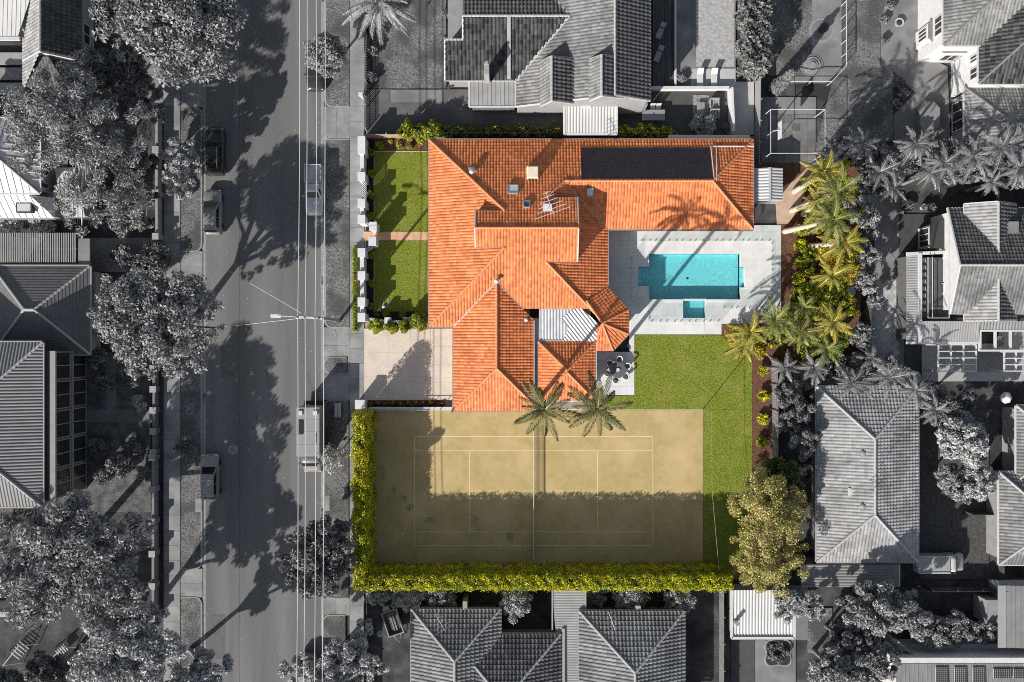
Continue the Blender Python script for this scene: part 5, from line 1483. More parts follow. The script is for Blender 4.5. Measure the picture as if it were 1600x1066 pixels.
rf(eh, [(1416, 398, 2.6), (1437, 398, 2.75), (1437, 534, 2.75), (1416, 534, 2.6)], MET_L, 'fine', name='verandah_roof', kind=None)
rf(eh, [(1438, 502, 3.1), (1530, 502, 3.1), (1530, 534, 2.75), (1438, 534, 2.75)], MET_L, 'fine', name='verandah_roof', kind=None)
rf(eh, [(1530, 502, 3.1), (1660, 502, 3.1), (1660, 515, 2.9), (1530, 515, 2.9)], MET_M, 'corr', name='verandah_roof', kind=None)
gutter(eh, W(1416, 536, 2.7), W(1530, 536, 2.7), TRIMW, .25, .15); gutter(eh, W(1437.5, 396, 2.8), W(1437.5, 536, 2.8), TRIMW, .35, .12); gutter(eh, W(1416, 397, 2.7), W(1484, 394, 2.7), TRIMW, .3, .15)
walls(eh, [tuple(W(p[0], p[1], 2.6))[:2] for p in ((1420, 400), (1434, 400), (1434, 530), (1420, 530))], 0, 2.5, WALLD)
box_on(eh, 1440, 402, 1483, 498, 2.2, 2.3, TIMD, 'roof_deck')
for i in range(9): box_on(eh, 1452 + i * 3.4, 403, 1455 + i * 3.4, 497, 2.3, 2.34, TIMD, 'deck_board')
for i in range(8): box_on(eh, 1441, 404 + 11 * i, 1447, 410 + 11 * i, 2.3, 2.42, TRIMG, 'step_tread')
for x in (1450, 1457, 1483): gutter(eh, W(x, 402, 3.1), W(x, 497, 3.1), TRIMW, .05, .05, 'handrail')
gutter(eh, W(1450, 497, 3.1), W(1483, 497, 3.1), TRIMW, .05, .05, 'handrail')
walls(eh, [tuple(W(p[0], p[1], 2.1))[:2] for p in ((1440, 402), (1484, 402), (1484, 530), (1440, 530))], 0, 2.19, WALLD)
def pergola(name, label, x0, y0, x1, y1, nx, ny, z, m=TRIMW, w=.12, floor=None):
    root = thing(name, label, 'pergola', W((x0 + x1) / 2, (y0 + y1) / 2))
    for i in range(nx + 1):
        x = x0 + (x1 - x0) * i / nx; MB().bar(W(x, y0, z), W(x, y1, z), w, .16).build('rafter', m, root)
    for j in range(ny + 1):
        y = y0 + (y1 - y0) * j / ny; MB().bar(W(x0, y, z + .15), W(x1, y, z + .15), w * .8, .1).build('batten', m, root)
    for x, y in ((x0, y0), (x1, y0), (x0, y1), (x1, y1)):
        p = W(x, y, z); MB().box((p.x, p.y, (z - .08) / 2), (.12, .12, z - .08)).build('post', m, root)
    return root
pergola('pergola', 'white grid pergola over pale gravel south of the verandah roof', 1466, 539, 1525, 580, 3, 4, 2.5)
pergola('pergola', 'white grid pergola at the far end of the pale terrace deck', 1569, 550, 1660, 580, 5, 3, 2.5)
pergola('pergola', 'row of thick white beams over the outdoor dining set', 1531, 517, 1650, 548, 5, 1, 2.7, w=.22)
sheet('terrace', rect(1440, 537, 1560, 596), .06, mat("pale gravel", 0.30, 0.42, scale=14, rough=.95, bump=.03, bscale=20), .1)
sheet('terrace', rect(1526, 549, 1568, 580), .12, YCONC, .2)
sheet('terrace', rect(1560.3, 516, 1660, 596), .055, mat("pale gravel", .3), .1)
ds = thing('dining_table', 'slatted outdoor dining table under thick white pergola beams', 'table', W(1560, 533))
for i in range(7): p = W(1553 + i * 2.4, 533, .75); MB().box((p.x, p.y, .74), (.11, .95, .04)).build('slat', TIMB, ds)
for sx, sy in ((1554, 529), (1566, 529), (1554, 537), (1566, 537)): p = W(sx, sy, .4); MB().box((p.x, p.y, .37), (.07, .07, .72)).build('leg', TIMB, ds)
sheet('sunken_court', rect(1404, 335, 1454, 396), .07, mat("dark mat", 0.05, 0.065, scale=1.5, rough=.9), .12)
for k_, (x, y, r_, l) in enumerate(((1414, 323, .62, 'large dark round planter on terrace north of sunken court'), (1440, 325, .3, 'pale round pot between two dark planters'), (1452, 326, .45, 'dark round planter beside the gabled house corner'))):
    q = thing('planter', l, 'planter', W(x, y)); c = W(x, y)
    MB().lathe(c, [(r_ * .75, .05), (r_, .5), (r_ * 1.06, .56), (r_ * .85, .54), (r_ * .8, .45)], 18).build('pot', BLACKM if k_ != 1 else PALEC, q)
    rng = np.random.default_rng(k_); P = np.stack([rng.normal(0, r_ * .4, 90), rng.normal(0, r_ * .4, 90), .5 + rng.random(90) * .4], 1)
    link_mesh('foliage', leaf_mesh('foliage', P, np.tile([0, 0, 1.0], (90, 1)), .09, .4, rng), LG3, q)

# south east hip house with lean-to
se = thing('house', 'plain hip roofed tile house with two roof vents beside the olive-gold tree', 'house', W(1355, 740))
r = rectpx(1276, 604, 1434, 878, 2.8)
hip_roof(se, *r, 2.8, 18.5, TILE_L, 'tile', RIDGE_L, TRIMG); walls(se, rpoly(inset(r, .5)), 0, 2.75, WALLD)
rf(se, [(1252, 882, 2.6), (1405, 882, 2.6), (1405, 915, 2.35), (1252, 915, 2.35)], MET_M, 'corr', name='lean_to_roof', vdir=(1, 0, 0), kind=None)
gutter(se, W(1252, 916, 2.3), W(1405, 916, 2.3), TRIMG); gutter(se, W(1405, 882, 2.6), W(1405, 916, 2.35), TRIMW, .12, .1)
walls(se, [tuple(W(p[0], p[1], 2.3))[:2] for p in ((1256, 880), (1402, 880), (1402, 913), (1256, 913))], 0, 2.3, WALLD)
zse = 3.9
for k_, (x, y) in enumerate(((1347, 707), (1347, 790))):
    c = W(x, y, zse); q = thing('roof_vent', ['mushroom roof vent on the hip house nearer the palms', 'mushroom roof vent on the hip house nearer the lean-to'][k_], 'roof vent', c)
    MB().cyl(c, .12, c.z - .3, c.z + .25, 10).build('pipe', TRIMG, q); MB().lathe(c, [(.3, c.z + .2), (.3, c.z + .3), (.1, c.z + .42)], 14).build('cowl', MET_M, q)
c = W(1331, 768, 3.6); q = thing('skylight', 'small pale hatch low on the west slope of the hip house', 'skylight', c)
MB().box((c.x, c.y, c.z), (.8, .7, .5)).build('frame', TRIMW, q); MB().box((c.x, c.y, c.z + .26), (.65, .55, .04)).build('pane', MET_W, q)
yagi(1362, 752, 4.7, 1.4, 'thin television aerial on the ridge of the hip roofed house', 45, BLACKM)
# far east house
fe = thing('house', 'light tiled house with stepped hip roofs beside the fenced dark garden', 'house', W(1590, 780))
r1 = rectpx(1561, 738, 1720, 882, 2.8); r2 = rectpx(1588, 634, 1720, 752, 2.9)
hip_roof(fe, *r1, 2.8, 22, TILE_M, 'tile', RIDGE_L, TRIMW); hip_roof(fe, *r2, 2.9, 22, TILE_M, 'tile', RIDGE_L, TRIMW)
walls(fe, rpoly(inset(r1, .4)), 0, 2.75, WALLG); walls(fe, rpoly(inset(r2, .4)), 0, 2.85, WALLG)
# south east metal house and terrace block
sm_ = thing('house', 'metal roofed house with pale fascia beside the dark back yard', 'house', W(1590, 960))
r = rectpx(1571, 915, 1720, 1012, 3.2)
roof_face(sm_, [pl(r[0], r[1], 3.2), pl(r[2], r[1], 4.2), pl(r[2], r[3], 4.2), pl(r[0], r[3], 3.2)], MET_M, 'seam', 'metal_roof', vdir=(0, 1, 0), kind=None)
gutter(sm_, pl(r[0] - .35, r[1], 3.2), pl(r[0] - .35, r[3], 3.2), TRIMG, .7, .12, 'fascia')
walls(sm_, rpoly(inset(r, .3)), 0, 3.0, WALLG)
rf(sm_, [(1544, 907, 2.6), (1660, 907, 2.6), (1660, 922, 3.2), (1568, 926, 3.2)], MET_L, 'seam', name='lower_roof', kind=None)
box_on(sm_, 1541, 938, 1562, 975, 0, 2.2, WALLG, 'side_wall')
sb = thing('house', 'pale terrace roofed building with solar panels at the watermark corner'.replace(' at the watermark corner', ' south of the fern bank'), 'house', W(1500, 1040))
rf(sb, [(1400, 1037, 3.3), (1700, 1037, 3.3), (1700, 1120, 3.0), (1400, 1120, 3.0)], MET_M, 'seam', name='metal_roof', kind=None)
box_on(sb, 1395, 1028, 1700, 1036, 0, 3.5, WALLW, 'parapet'); 
MB().prism([tuple(W(p[0], p[1], 1.2))[:2] for p in ((1396, 1006), (1660, 1006), (1660, 1029), (1430, 1029))], 0, 1.2).build('terrace_slab', PALEC, sb)
MB().bar(W(1392, 995, 2.3), W(1432, 1027, 2.3), .22, .9).build('balustrade', WALLG, sb); MB().bar(W(1452, 1026, 2.0), W(1660, 1026, 2.0), .14, .5).build('balustrade', WALLG, sb)
walls(sb, [tuple(W(p[0], p[1], 3))[:2] for p in ((1402, 1036), (1700, 1036), (1700, 1120), (1402, 1120))], 0, 2.9, WALLW)
SOLG = mat("solar cell", 0.025, 0.035, scale=3, rough=.2, spec=.6)
def solar(x0, y0, x1, y1, nx, ny, label):
    root = thing('solar_panel', label, 'solar panel', W((x0 + x1) / 2, (y0 + y1) / 2, 3.3))
    r = rectpx(x0, y0, x1, y1, 3.4)
    MB().b2(r[0], r[1], 3.36, r[2], r[3], 3.44).build('frame', TRIMW, root)
    mb = MB()
    for i in range(nx):
        for j in range(ny):
            w, d = (r[2] - r[0]) / nx, (r[3] - r[1]) / ny
            mb.b2(r[0] + w * (i + .08), r[1] + d * (j + .08), 3.40, r[0] + w * (i + .92), r[1] + d * (j + .92), 3.452)
    mb.build('cells', SOLG, root, 'stuff')
for i in range(3): solar(1462 + i * 29, 1043, 1481 + i * 29, 1075, 6, 10, 'upright solar panel with white cell grid on the metal terrace roof')
for n_, o in enumerate([o for o in col.objects if o.name.startswith('solar_panel')]): o['group'] = 'upright solar panels in a row'
solar(1552, 1046, 1581, 1060, 10, 5, 'sideways solar panel next to the three upright ones'); solar(1583, 1046, 1612, 1060, 10, 5, 'sideways solar panel furthest from the upright ones')
# shed with slatted white roof
sf = thing('shed', 'flat white ribbed shed roof in front of the olive-gold tree', 'shed', W(1190, 960))
r = rectpx(1143, 922, 1241, 997, 2.6)
roof_face(sf, [pl(r[0], r[1], 2.5), pl(r[2], r[1], 2.5), pl(r[2], r[3], 2.65), pl(r[0], r[3], 2.65)], MET_W, 'corr', 'metal_roof', kind=None)
for a, b in (((r[0], r[1]), (r[2], r[1])), ((r[0], r[1]), (r[0], r[3])), ((r[2], r[1]), (r[2], r[3]))): gutter(sf, pl(*a, 2.6), pl(*b, 2.6), TRIMW, .24, .16)
walls(sf, rpoly(inset(r, .2)), 0, 2.45, WALLG)
c = W(1149, 971, 2.6); MB().cyl(c, .2, 2.5, 3.3, 14).build('flue', STEEL, sf)
# southern houses
sa = thing('house', 'dark tiled house with two stepped hips south of the court hedge', 'house', W(740, 1030))
r1 = rectpx(643, 952, 782, 1170, 2.8); r2 = rectpx(700, 991, 876, 1185, 2.75)
hip_roof(sa, *r1, 2.8, 24, TILE_M, 'bold', RIDGE_L, TRIMG); hip_roof(sa, *r2, 2.75, 23, TILE_D, 'bold', RIDGE_L, TRIMG)
walls(sa, rpoly(inset(r1, .5)), 0, 2.75, WALLG); walls(sa, rpoly(inset(r2, .5)), 0, 2.7, WALLG)
box_on(sa, 723, 940, 730, 953, 0, 2.9, WALLG, 'chimney')
yagi(690, 963, 3.9, 1.6, 'television aerial above the stepped dark hips beside the trailer', -60)
sb2 = thing('house', 'square hip roofed tile house south of the court with small aerial', 'house', W(990, 1040))
r1 = rectpx(905, 955, 1069, 1150, 2.8)
hip_roof(sb2, *r1, 2.8, 23, TILE_M, 'bold', RIDGE_L, TRIMG); walls(sb2, rpoly(inset(r1, .5)), 0, 2.75, WALLG)
box_on(sb2, 993, 947, 1001, 957, 0, 2.8, TRIMG, 'chimney')
yagi(953, 962, 3.9, 1.5, 'small television aerial on the square hip roof between two sheds', -70)
gs = thing('carport', 'long flat pale carport between the two dark hip roofed houses', 'carport', W(889, 1000))
rf(gs, [(863, 922, 2.6), (915, 922, 2.6), (906, 1150, 2.5), (880, 1150, 2.5)], MET_L, 'fine', name='metal_roof', vdir=(1, 0, 0), kind=None)
gutter(gs, W(863, 922, 2.6), W(863, 984, 2.6), TRIMG); gutter(gs, W(880, 982, 2.7), W(880, 1150, 2.7), TRIMG, .3, .15); gutter(gs, W(915, 922, 2.6), W(915, 955, 2.6), TRIMG)
for x, y in ((866, 926), (912, 926), (884, 1060), (903, 1060)): p = W(x, y, 2.4); MB().box((p.x, p.y, 1.2), (.1, .1, 2.4)).build('post', TRIMG, gs)

# ---------------- western houses
w1 = thing('house', 'gabled tile roof house with white verandah in front of the large dense tree', 'house', W(60, 40))
xe, xr_, xw = -41.4, -44.0, -47.2; ys = 27.0; yn = 42.0
roof_face(w1, [pl(xe, ys, 2.9), pl(xe, yn, 2.9), pl(xr_, yn, 5.2), pl(xr_, ys, 5.2)], TILE_SHADE, 'bold')  # east slope painted as shaded, against a pale west slope
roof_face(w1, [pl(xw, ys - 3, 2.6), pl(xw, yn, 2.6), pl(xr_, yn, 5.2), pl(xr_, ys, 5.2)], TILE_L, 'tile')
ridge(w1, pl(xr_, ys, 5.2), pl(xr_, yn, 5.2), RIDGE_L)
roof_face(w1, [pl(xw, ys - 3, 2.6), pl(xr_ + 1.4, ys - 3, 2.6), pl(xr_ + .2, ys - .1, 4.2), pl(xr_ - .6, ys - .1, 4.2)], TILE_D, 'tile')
MB().add([pl(xe, ys + .05, 2.9), pl(xr_, ys + .05, 5.2), pl(xw, ys + .05, 2.6)], [(0, 1, 2)]).build('gable_wall', WALLW, w1)
gutter(w1, pl(xe + .07, ys, 2.85), pl(xe + .07, yn, 2.85), TRIMG); gutter(w1, pl(xr_, ys, 5.2), pl(xe, ys, 2.95), TRIMW, .16, .1, 'barge_board'); gutter(w1, pl(xr_, ys, 5.2), pl(xw, ys, 2.65), TRIMW, .16, .1, 'barge_board')
walls(w1, [(xw + .4, ys - 2.6), (xe - .3, ys + .1), (xe - .3, yn), (xw + .4, yn)], 0, 2.7, WALLG)
window(w1, (xe - .3, 29), (xe - .3, 31), .9, 2.1, (1, 0))
roof_face(w1, [pl(-55, 29.2, 3.2), pl(-47.2, 29.2, 3.2), pl(-45.2, 33.5, 4.2), pl(-55, 36.0, 4.2)], MET_W, 'seam', 'verandah_roof', kind=None)
gutter(w1, pl(-55, 29.0, 3.1), pl(-47.2, 29.0, 3.1), TRIMW, .35, .2)
for i in range(4): MB().bar(pl(-55, 28.0 - i * 1.5, .5), pl(-47.8, 28.0 - i * 1.5, .5), 1.2, .12).build('deck_step', TIMB if i % 2 else TRIMG, w1)
w2 = thing('house', 'white metal roofed house half hidden under the large spreading gum tree', 'house', W(30, 280))
r = rectpx(-130, 185, 62, 302, 5.2)
hip_roof(w2, *r, 5.2, 24, MET_W, 'rib', MET_L, TRIMW)
walls(w2, rpoly(inset(r, .4)), 0, 5.15, WALLG)
for (ya, yb) in ((235, 245), (262, 275), (285, 294)): window(w2, (r[2] - .4, W(0, yb, 4).y), (r[2] - .4, W(0, ya, 4).y), 3.2, 4.6, (1, 0), TRIMG, 1)
a = W(86, 341, 3.0)
rf(w2, [(-130, 341, 3.2), (86, 341, 3.2), (45, 304, 4.9), (-130, 304, 4.9)], MET_W, 'rib', name='lower_roof', kind=None)
rf(w2, [(86, 341, 3.2), (86, 310, 3.2), (45, 304, 4.9)], MET_W, 'rib', name='lower_roof', kind=None)
walls(w2, [tuple(W(p[0], p[1], 3.1))[:2] for p in ((-130, 300), (82, 300), (82, 338), (-130, 338))], 0, 3.1, WALLG)
gutter(w2, W(-130, 342, 3.2), W(87, 342, 3.2), TRIMG)
c = W(40, 325, 4.1); q = thing('skylight', 'dark framed skylight on the lower white metal roof', 'skylight', c)
MB().box((c.x, c.y, c.z), (1.5, .95, .5)).build('frame', BLACKM, q); MB().box((c.x, c.y, c.z + .26), (1.25, .72, .05)).build('pane', MET_W, q)
roof_face(w2, [W(85, 262, 3.4), W(118, 262, 3.4), W(133, 340, 3.2), W(100, 340, 3.2)], MET_W, 'seam', 'side_roof', kind=None)
walls(w2, [tuple(W(p[0], p[1], 3.2))[:2] for p in ((88, 265), (116, 265), (128, 336), (100, 336))], 0, 3.15, WALLG)
cw = thing('pergola', 'slatted carport pergola north of the dark hip roof across the street', 'pergola', W(60, 390))
mb = MB()
for i in range(46):
    x = -40 + i * 3.5; mb.bar(W(x, 364, 2.7), W(x, 414, 2.6), .11, .06)
mb.build('battens', MET_L, cw, 'stuff')
for y in (366, 389, 412): MB().bar(W(-40, y, 2.55), W(121, y, 2.55), .1, .18).build('beam', TIMD, cw)
for x, y in ((118, 368), (118, 411), (20, 368), (20, 411)): p = W(x, y, 2.4); MB().box((p.x, p.y, 1.22), (.12, .12, 2.44)).build('post', TIMD, cw)
box_on(cw, 122, 373, 140, 414, 2.35, 2.55, MET_M, 'side_awning')
p = W(122, 373, 2.4); MB().box((p.x, p.y, 1.2), (.1, .1, 2.35)).build('post', TIMD, cw)
w3 = thing('house', 'dark square hip roof house behind the round street tree', 'house', W(60, 485))
r = rectpx(-12, 416, 141, 554, 2.8)
hip_roof(w3, *r, 2.8, 24, mat("smooth dark roof", 0.115, 0.14, scale=1.5, rough=.75), 'plank', RIDGE_L, TRIMG); walls(w3, rpoly(inset(r, .45)), 0, 2.75, WALLG)
box_on(w3, 141, 425, 150, 520, 0, 2.3, WALLG, 'side_wall')
w4 = thing('house', 'two storey corrugated roof house with tall glazed front', 'house', W(60, 660))
r = rectpx(-130, 535, 67, 792, 6.4)
hip_roof(w4, *r, 6.4, 16, mat("corrugated grey roof", 0.20, 0.165, scale=.8, rough=.6), 'corr', RIDGE_L, TRIMG)
fx = -42.4
ya, yb = W(0, 548, 3).y, W(0, 772, 3).y
walls(w4, [(r[0] + .5, ya), (fx, ya), (fx, yb), (r[0] + .5, yb)], 0, 5.9, WALLD)
MB().bar((fx + .05, ya, 6.0), (fx + .05, yb, 6.0), .55, .25).build('fascia_beam', WALLG, w4)
MB().bar((fx + .12, ya, 2.95), (fx + .12, yb, 2.95), .2, .22).build('floor_band', WALLG, w4)
for i in range(5):
    s0 = ya + (yb - ya) * (i + .03) / 5; s1 = ya + (yb - ya) * (i + .97) / 5
    for z0, z1 in ((.3, 2.75), (3.15, 5.75)): window(w4, (fx, s0), (fx, s1), z0, z1, (1, 0), TRIMG, 2)
q = box_on(w4, 13, 768, 60, 790, 4.0, 6.45, WALLG, 'side_wall')
# ------------------------------------------------------------------ street things
PW = mat("white line wire", 0.62, 0.55, scale=2, rough=.5)
def wire(px_top, px_bot, z, label):
    a, b, c = W(px_top, -60, z), W((px_top + px_bot) / 2, 497, z), W(px_bot, 1130, z)
    pts = []
    for i in range(9): t = i / 8; p = a.lerp(b, t); p.z -= .35 * math.sin(math.pi * t); pts.append(p)
    for i in range(1, 9): t = i / 8; p = b.lerp(c, t); p.z -= .35 * math.sin(math.pi * t); pts.append(p)
    top_obj(MB().tube(pts, .033, 5), 'power_line', PW, label, 'power line')
wire(468, 463, 8.6, 'power line strung above the road, outermost from the front fence')
wire(480, 474, 8.6, 'power line strung above the road, second from the outermost wire')
wire(494, 491, 8.6, 'power line strung above the road, third wire crossing the truck roof')
wire(508, 503, 8.6, 'power line above the kerb, innermost of the four wires')
pp_ = thing('power_pole', 'tall timber power pole with white crossarm and street lamp arm', 'power pole', W(531, 501))
b = W(531, 501); t = W(500, 497, 9.0)
MB().tube([b, (b.x, b.y, 4), (b.x, b.y, 9.0)], [.17, .15, .12], 10).build('pole', TIMB, pp_, smooth=True)
MB().bar(W(464, 495.5, 8.5), (b.x + .3, W(0, 498, 8.5).y, 8.5), .16, .16).build('crossarm', TRIMW, pp_)
MB().tube([W(466, 495.5, 8.6), W(448, 494, 8.9), W(434, 493.5, 9.0)], .045, 7).build('lamp_arm', TRIMW, pp_)
lp = W(431, 493.5, 8.95); MB().box((lp.x, lp.y, 8.9), (.95, .32, .16)).build('lamp_head', TRIMW, pp_, bevel=.05)
for x in (464, 475, 491, 503): p = W(x, 497, 8.6); MB().lathe(p, [(.05, 8.5), (.09, 8.55), (.05, 8.62), (.08, 8.68), (.03, 8.74)], 8).build('insulator', PALEC, pp_)
for k_, (x, y) in enumerate(((375, 435), (372, 508))):
    q = W(x, y, 6.5); s0 = W(482, 496, 8.45)
    top_obj(MB().tube([s0, s0.lerp(q, .5) - Vector((0, 0, .4)), q + (q - s0) * .8 - Vector((0, 0, 1.0))], .015, 4), 'service_wire', PW, ['service wire from the pole toward the dark square hip roof', 'service wire from the pole toward the round street tree'][k_], 'power line')

BLK = mat("black car paint", 0.028, 0.034, scale=.5, rough=.18, spec=.6)
SIL = mat("silver car paint", 0.50, 0.46, scale=.5, rough=.25, metal=.4, spec=.6)
GRY = mat("grey car paint", 0.26, 0.23, scale=.5, rough=.22, metal=.3, spec=.6)
WHT = mat("white car paint", 0.42, 0.38, scale=.5, rough=.25, spec=.5)
car('parked_suv', 'black four wheel drive wagon parked beside the west kerb', 335, 236, 90, BLK, L=4.75, wd=1.9, hr=1.75, hood=1.05, roofx=(.06, -.42), cab=(.2, -.48), rails=True)
car('parked_car', 'dark grey wagon with pale roof parked behind the black four wheel drive', 331, 331, 90, GRY, L=4.5, wd=1.82, hr=1.6, roofx=(.06, -.41), cab=(.22, -.47))
car('parked_wagon', 'grey wagon with roof racks parked near the manhole cover', 327, 746, 90, GRY, L=4.6, wd=1.8, hr=1.52, hood=.95, roofx=(.08, -.40), cab=(.24, -.47), rack=True, rails=True)
car('parked_car', 'dark car almost hidden under the round nature strip tree', 492, 105, -90, BLK, L=4.5, hr=1.5, roofx=(.06, -.30), cab=(.22, -.42))
car('pickup_truck', 'silver pickup truck with ribbed open tray parked by the kerb', 490, 297, -90, SIL, L=5.0, wd=1.82, hr=1.62, hood=1.0, cab=(.17, -.12), roofx=(.05, -.10), tray=GRY, cat='pickup')
car('parked_car', 'car with roof bars under the tree at the south end of street', 480, 1058, -90, GRY, L=4.4, hr=1.5, rack=True)
# camper truck
tk = thing('camper_truck', 'boxy pale camper truck with roof hatches parked outside the hedge', 'truck', (0, 0, 0))
BOXP = mat("camper body", 0.27, 0.24, scale=.7, rough=.5)
MB().b2(-3.3, -1.12, .55, 1.45, 1.12, 2.9).build('box_body', BOXP, tk, bevel=.06)
for x in (-2.1, -.9, .35): MB().b2(x - .012, -1.08, 2.9, x + .012, 1.08, 2.915).build('roof_seam', TRIMG, tk)
for y in (-.72, .72): MB().box((-2.75, y, 2.97), (.42, .42, .14)).build('roof_hatch', TRIMW, tk, bevel=.03)
sp = MB().box((-1.35, -.72, 2.94), (1.35, .5, .06)).build('roof_solar_panel', BLACKM, tk)
for i in range(8):
    for j in range(3): MB().box((-1.35 - .6 + .17 * i, -.72 - .16 + .16 * j, 2.972), (.14, .13, .01)).build('cell', SOLG, sp)
MB().tube([(-.75, .75, 2.93), (.25, .72, 2.93)], .05, 6).build('roof_pipe', BLACKM, tk)
mb = MB(); loft(mb, [section(x, w, .5, zs, zt) for x, w, zs, zt in ((1.5, .98, 1.5, 2.05), (2.2, .98, 1.5, 2.05), (2.55, .96, 1.2, 1.5), (3.05, .93, 1.0, 1.2), (3.25, .85, .85, 1.0))])
mb.build('cab', GRY, tk, smooth=True)
MB().add([(2.24, -.8, 2.0), (2.24, .8, 2.0), (2.56, .85, 1.53), (2.56, -.85, 1.53), (2.28, -.8, 2.04), (2.28, .8, 2.04), (2.60, .85, 1.57), (2.60, -.85, 1.57)], [(4, 7, 6, 5), (0, 1, 5, 4), (2, 3, 7, 6), (0, 4, 7, 3), (1, 2, 6, 5)]).build('windscreen', CARGL, tk)
for s in (-1, 1):
    wheel(tk, 2.5, s * .9, .38, .26); wheel(tk, -2.2, s * .95, .38, .26)
    MB().box((2.3, s * 1.2, 1.6), (.1, .26, .2)).build('side_mirror', PLAST, tk); MB().box((3.2, s * .68, .95), (.1, .28, .16)).build('headlight', LENS, tk)
    MB().b2(-3.33, s * .7, .8, -3.29, s * .95, 1.1).build('tail_light', TAILL, tk)
MB().b2(-3.75, -1.0, .5, -3.34, 1.0, .62).build('rear_rack', BLACKM, tk)
c = W(482.5, 690, 2.2); tk.location = (c.x + .1, c.y + .1, 0); tk.rotation_euler = (0, 0, math.radians(-90))
# pale utility vehicle in the east yard
ut = thing('utility_truck', 'pale flat tray utility vehicle with canopy parked on dark yard', 'truck', (0, 0, 0))
MB().b2(-2.5, -.88, .75, .65, .88, 1.85).build('canopy_box', mat("canopy paint", 0.32, 0.28, scale=1, rough=.4), ut, bevel=.05)
for x in (-.95,): MB().b2(x - .02, -.86, 1.85, x + .02, .86, 1.88).build('roof_rib', TRIMG, ut)
for s in (-1, 1): MB().tube([(-2.4, s * .82, 1.95), (.6, s * .82, 1.95)], .03, 6).build('roof_rail', TRIMW, ut)
mb = MB(); loft(mb, [section(x, w, .35, zs, zt) for x, w, zs, zt in ((.7, .86, 1.35, 1.72), (1.25, .86, 1.3, 1.72), (1.6, .86, 1.0, 1.15), (2.3, .85, .9, 1.05), (2.45, .78, .75, .85))])
mb.build('cab', WHT, ut, smooth=True)
MB().add([(1.29, -.7, 1.68), (1.29, .7, 1.68), (1.62, .76, 1.2), (1.62, -.76, 1.2), (1.33, -.7, 1.72), (1.33, .7, 1.72), (1.66, .76, 1.23), (1.66, -.76, 1.23)], [(4, 7, 6, 5), (0, 1, 5, 4), (2, 3, 7, 6), (0, 4, 7, 3), (1, 2, 6, 5)]).build('windscreen', CARGL, ut)
for s in (-1, 1):
    wheel(ut, 1.6, s * .78, .36); wheel(ut, -1.6, s * .78, .36); MB().box((1.4, s * 1.0, 1.2), (.1, .2, .16)).build('side_mirror', PLAST, ut); MB().box((2.42, s * .6, .72), (.1, .24, .14)).build('headlight', LENS, ut)
c = W(1472, 881, 1.5); ut.location = (c.x, c.y, 0); ut.rotation_euler = (0, 0, 0)
# box trailer
tl = thing('box_trailer', 'open box trailer with timber inside on the yard beside dark hips', 'trailer', (0, 0, 0))
MB().b2(-1.2, -.75, .4, 1.2, .75, .46).build('floor', TIMD, tl)
for s in (-1, 1): MB().b2(-1.25, s * .75 - .04, .4, 1.25, s * .75 + .04, .85).build('side', STEEL, tl); MB().b2(s * 1.2 - .04, -.71, .4, s * 1.2 + .04, .71, .85).build('end_gate', STEEL, tl); wheel(tl, -.1, s * .95, .3, .18)
for i, y in enumerate((-.35, -.15, .1)): MB().b2(-.95, y, .46, .75 + .1 * i, y + .14, .56).build('plank', TIMB, tl)
MB().tube([(1.2, .4, .45), (2.2, 0, .45), (1.2, -.4, .45)], .04, 6).build('drawbar', STEEL, tl); MB().tube([(2.0, 0, .1), (2.0, 0, .7)], .03, 6).build('jockey_wheel', STEEL, tl)
c = W(614, 972, .5); tl.location = (c.x, c.y, 0); tl.rotation_euler = (0, 0, math.radians(-72))
# nature strip bench and boxes
bn = thing('bench', 'small pale plank bench on nature strip beside the camper truck', 'bench', W(528, 641))
for dx in (-2.6, 2.6): p = W(528 + dx, 641, .45); MB().box((p.x, p.y, .55), (.28, 1.4, .05)).build('plank', PALEC, bn)
for dy in (-8, 8): p = W(528, 641 + dy, .3); MB().box((p.x, p.y, .31), (.55, .1, .45)).build('leg', TIMB, bn)
for (x, y, w, h, l) in ((311, 789, 8, 20, 'flat grey service pit lid on the west nature strip'), (511, 786, 7, 22, 'flat pale service pit lid on the east nature strip')):
    p = W(x, y); q = thing('service_pit', l, 'pit lid', p); MB().box((p.x, p.y, .105), (w / 15.65, h / 15.65, .05)).build('lid', CONC, q); MB().box((p.x, p.y, .09), (w / 15.65 + .12, h / 15.65 + .12, .05)).build('surround', KERB, q)
lb = thing('letterbox', 'small pale letterbox post at the grey driveway gate', 'letterbox', W(567, 153)); p = W(567, 153)
MB().box((p.x, p.y, .5), (.25, .25, 1.0)).build('post', PALEC, lb); MB().box((p.x, p.y, 1.12), (.42, .38, .26)).build('box', TRIMW, lb, bevel=.02)
# low front walls on the west side
def low_wall(name, label, x, y0, y1, n, h, m, th=.35):
    root = thing(name, label, 'wall', W(x, (y0 + y1) / 2)); a, b = W(x, y0), W(x, y1)
    for i in range(n):
        p, q = a.lerp(b, i / n), a.lerp(b, (i + 1) / n)
        MB().bar(p + Vector((0, 0, h * .42)), q + Vector((0, 0, h * .42)), th * .7, h * .84).build('panel', m, root)
    for i in range(n + 1):
        p = a.lerp(b, i / n); o = MB().box((p.x, p.y, h / 2), (th * 1.5, th * 1.5, h)).build('pier', m, root); MB().box((p.x, p.y, h + .03), (th * 1.8, th * 1.8, .06)).build('pier_cap', TRIMG, o)
low_wall('front_wall', 'long grey rendered front wall beneath the large spreading gum', 252, 172, 372, 3, 1.3, WALLG)
low_wall('front_wall', 'low brick front wall with piers before the glazed house', 246, 575, 705, 4, 1.0, mat("brown wall", 0.16, 0.12, scale=3))
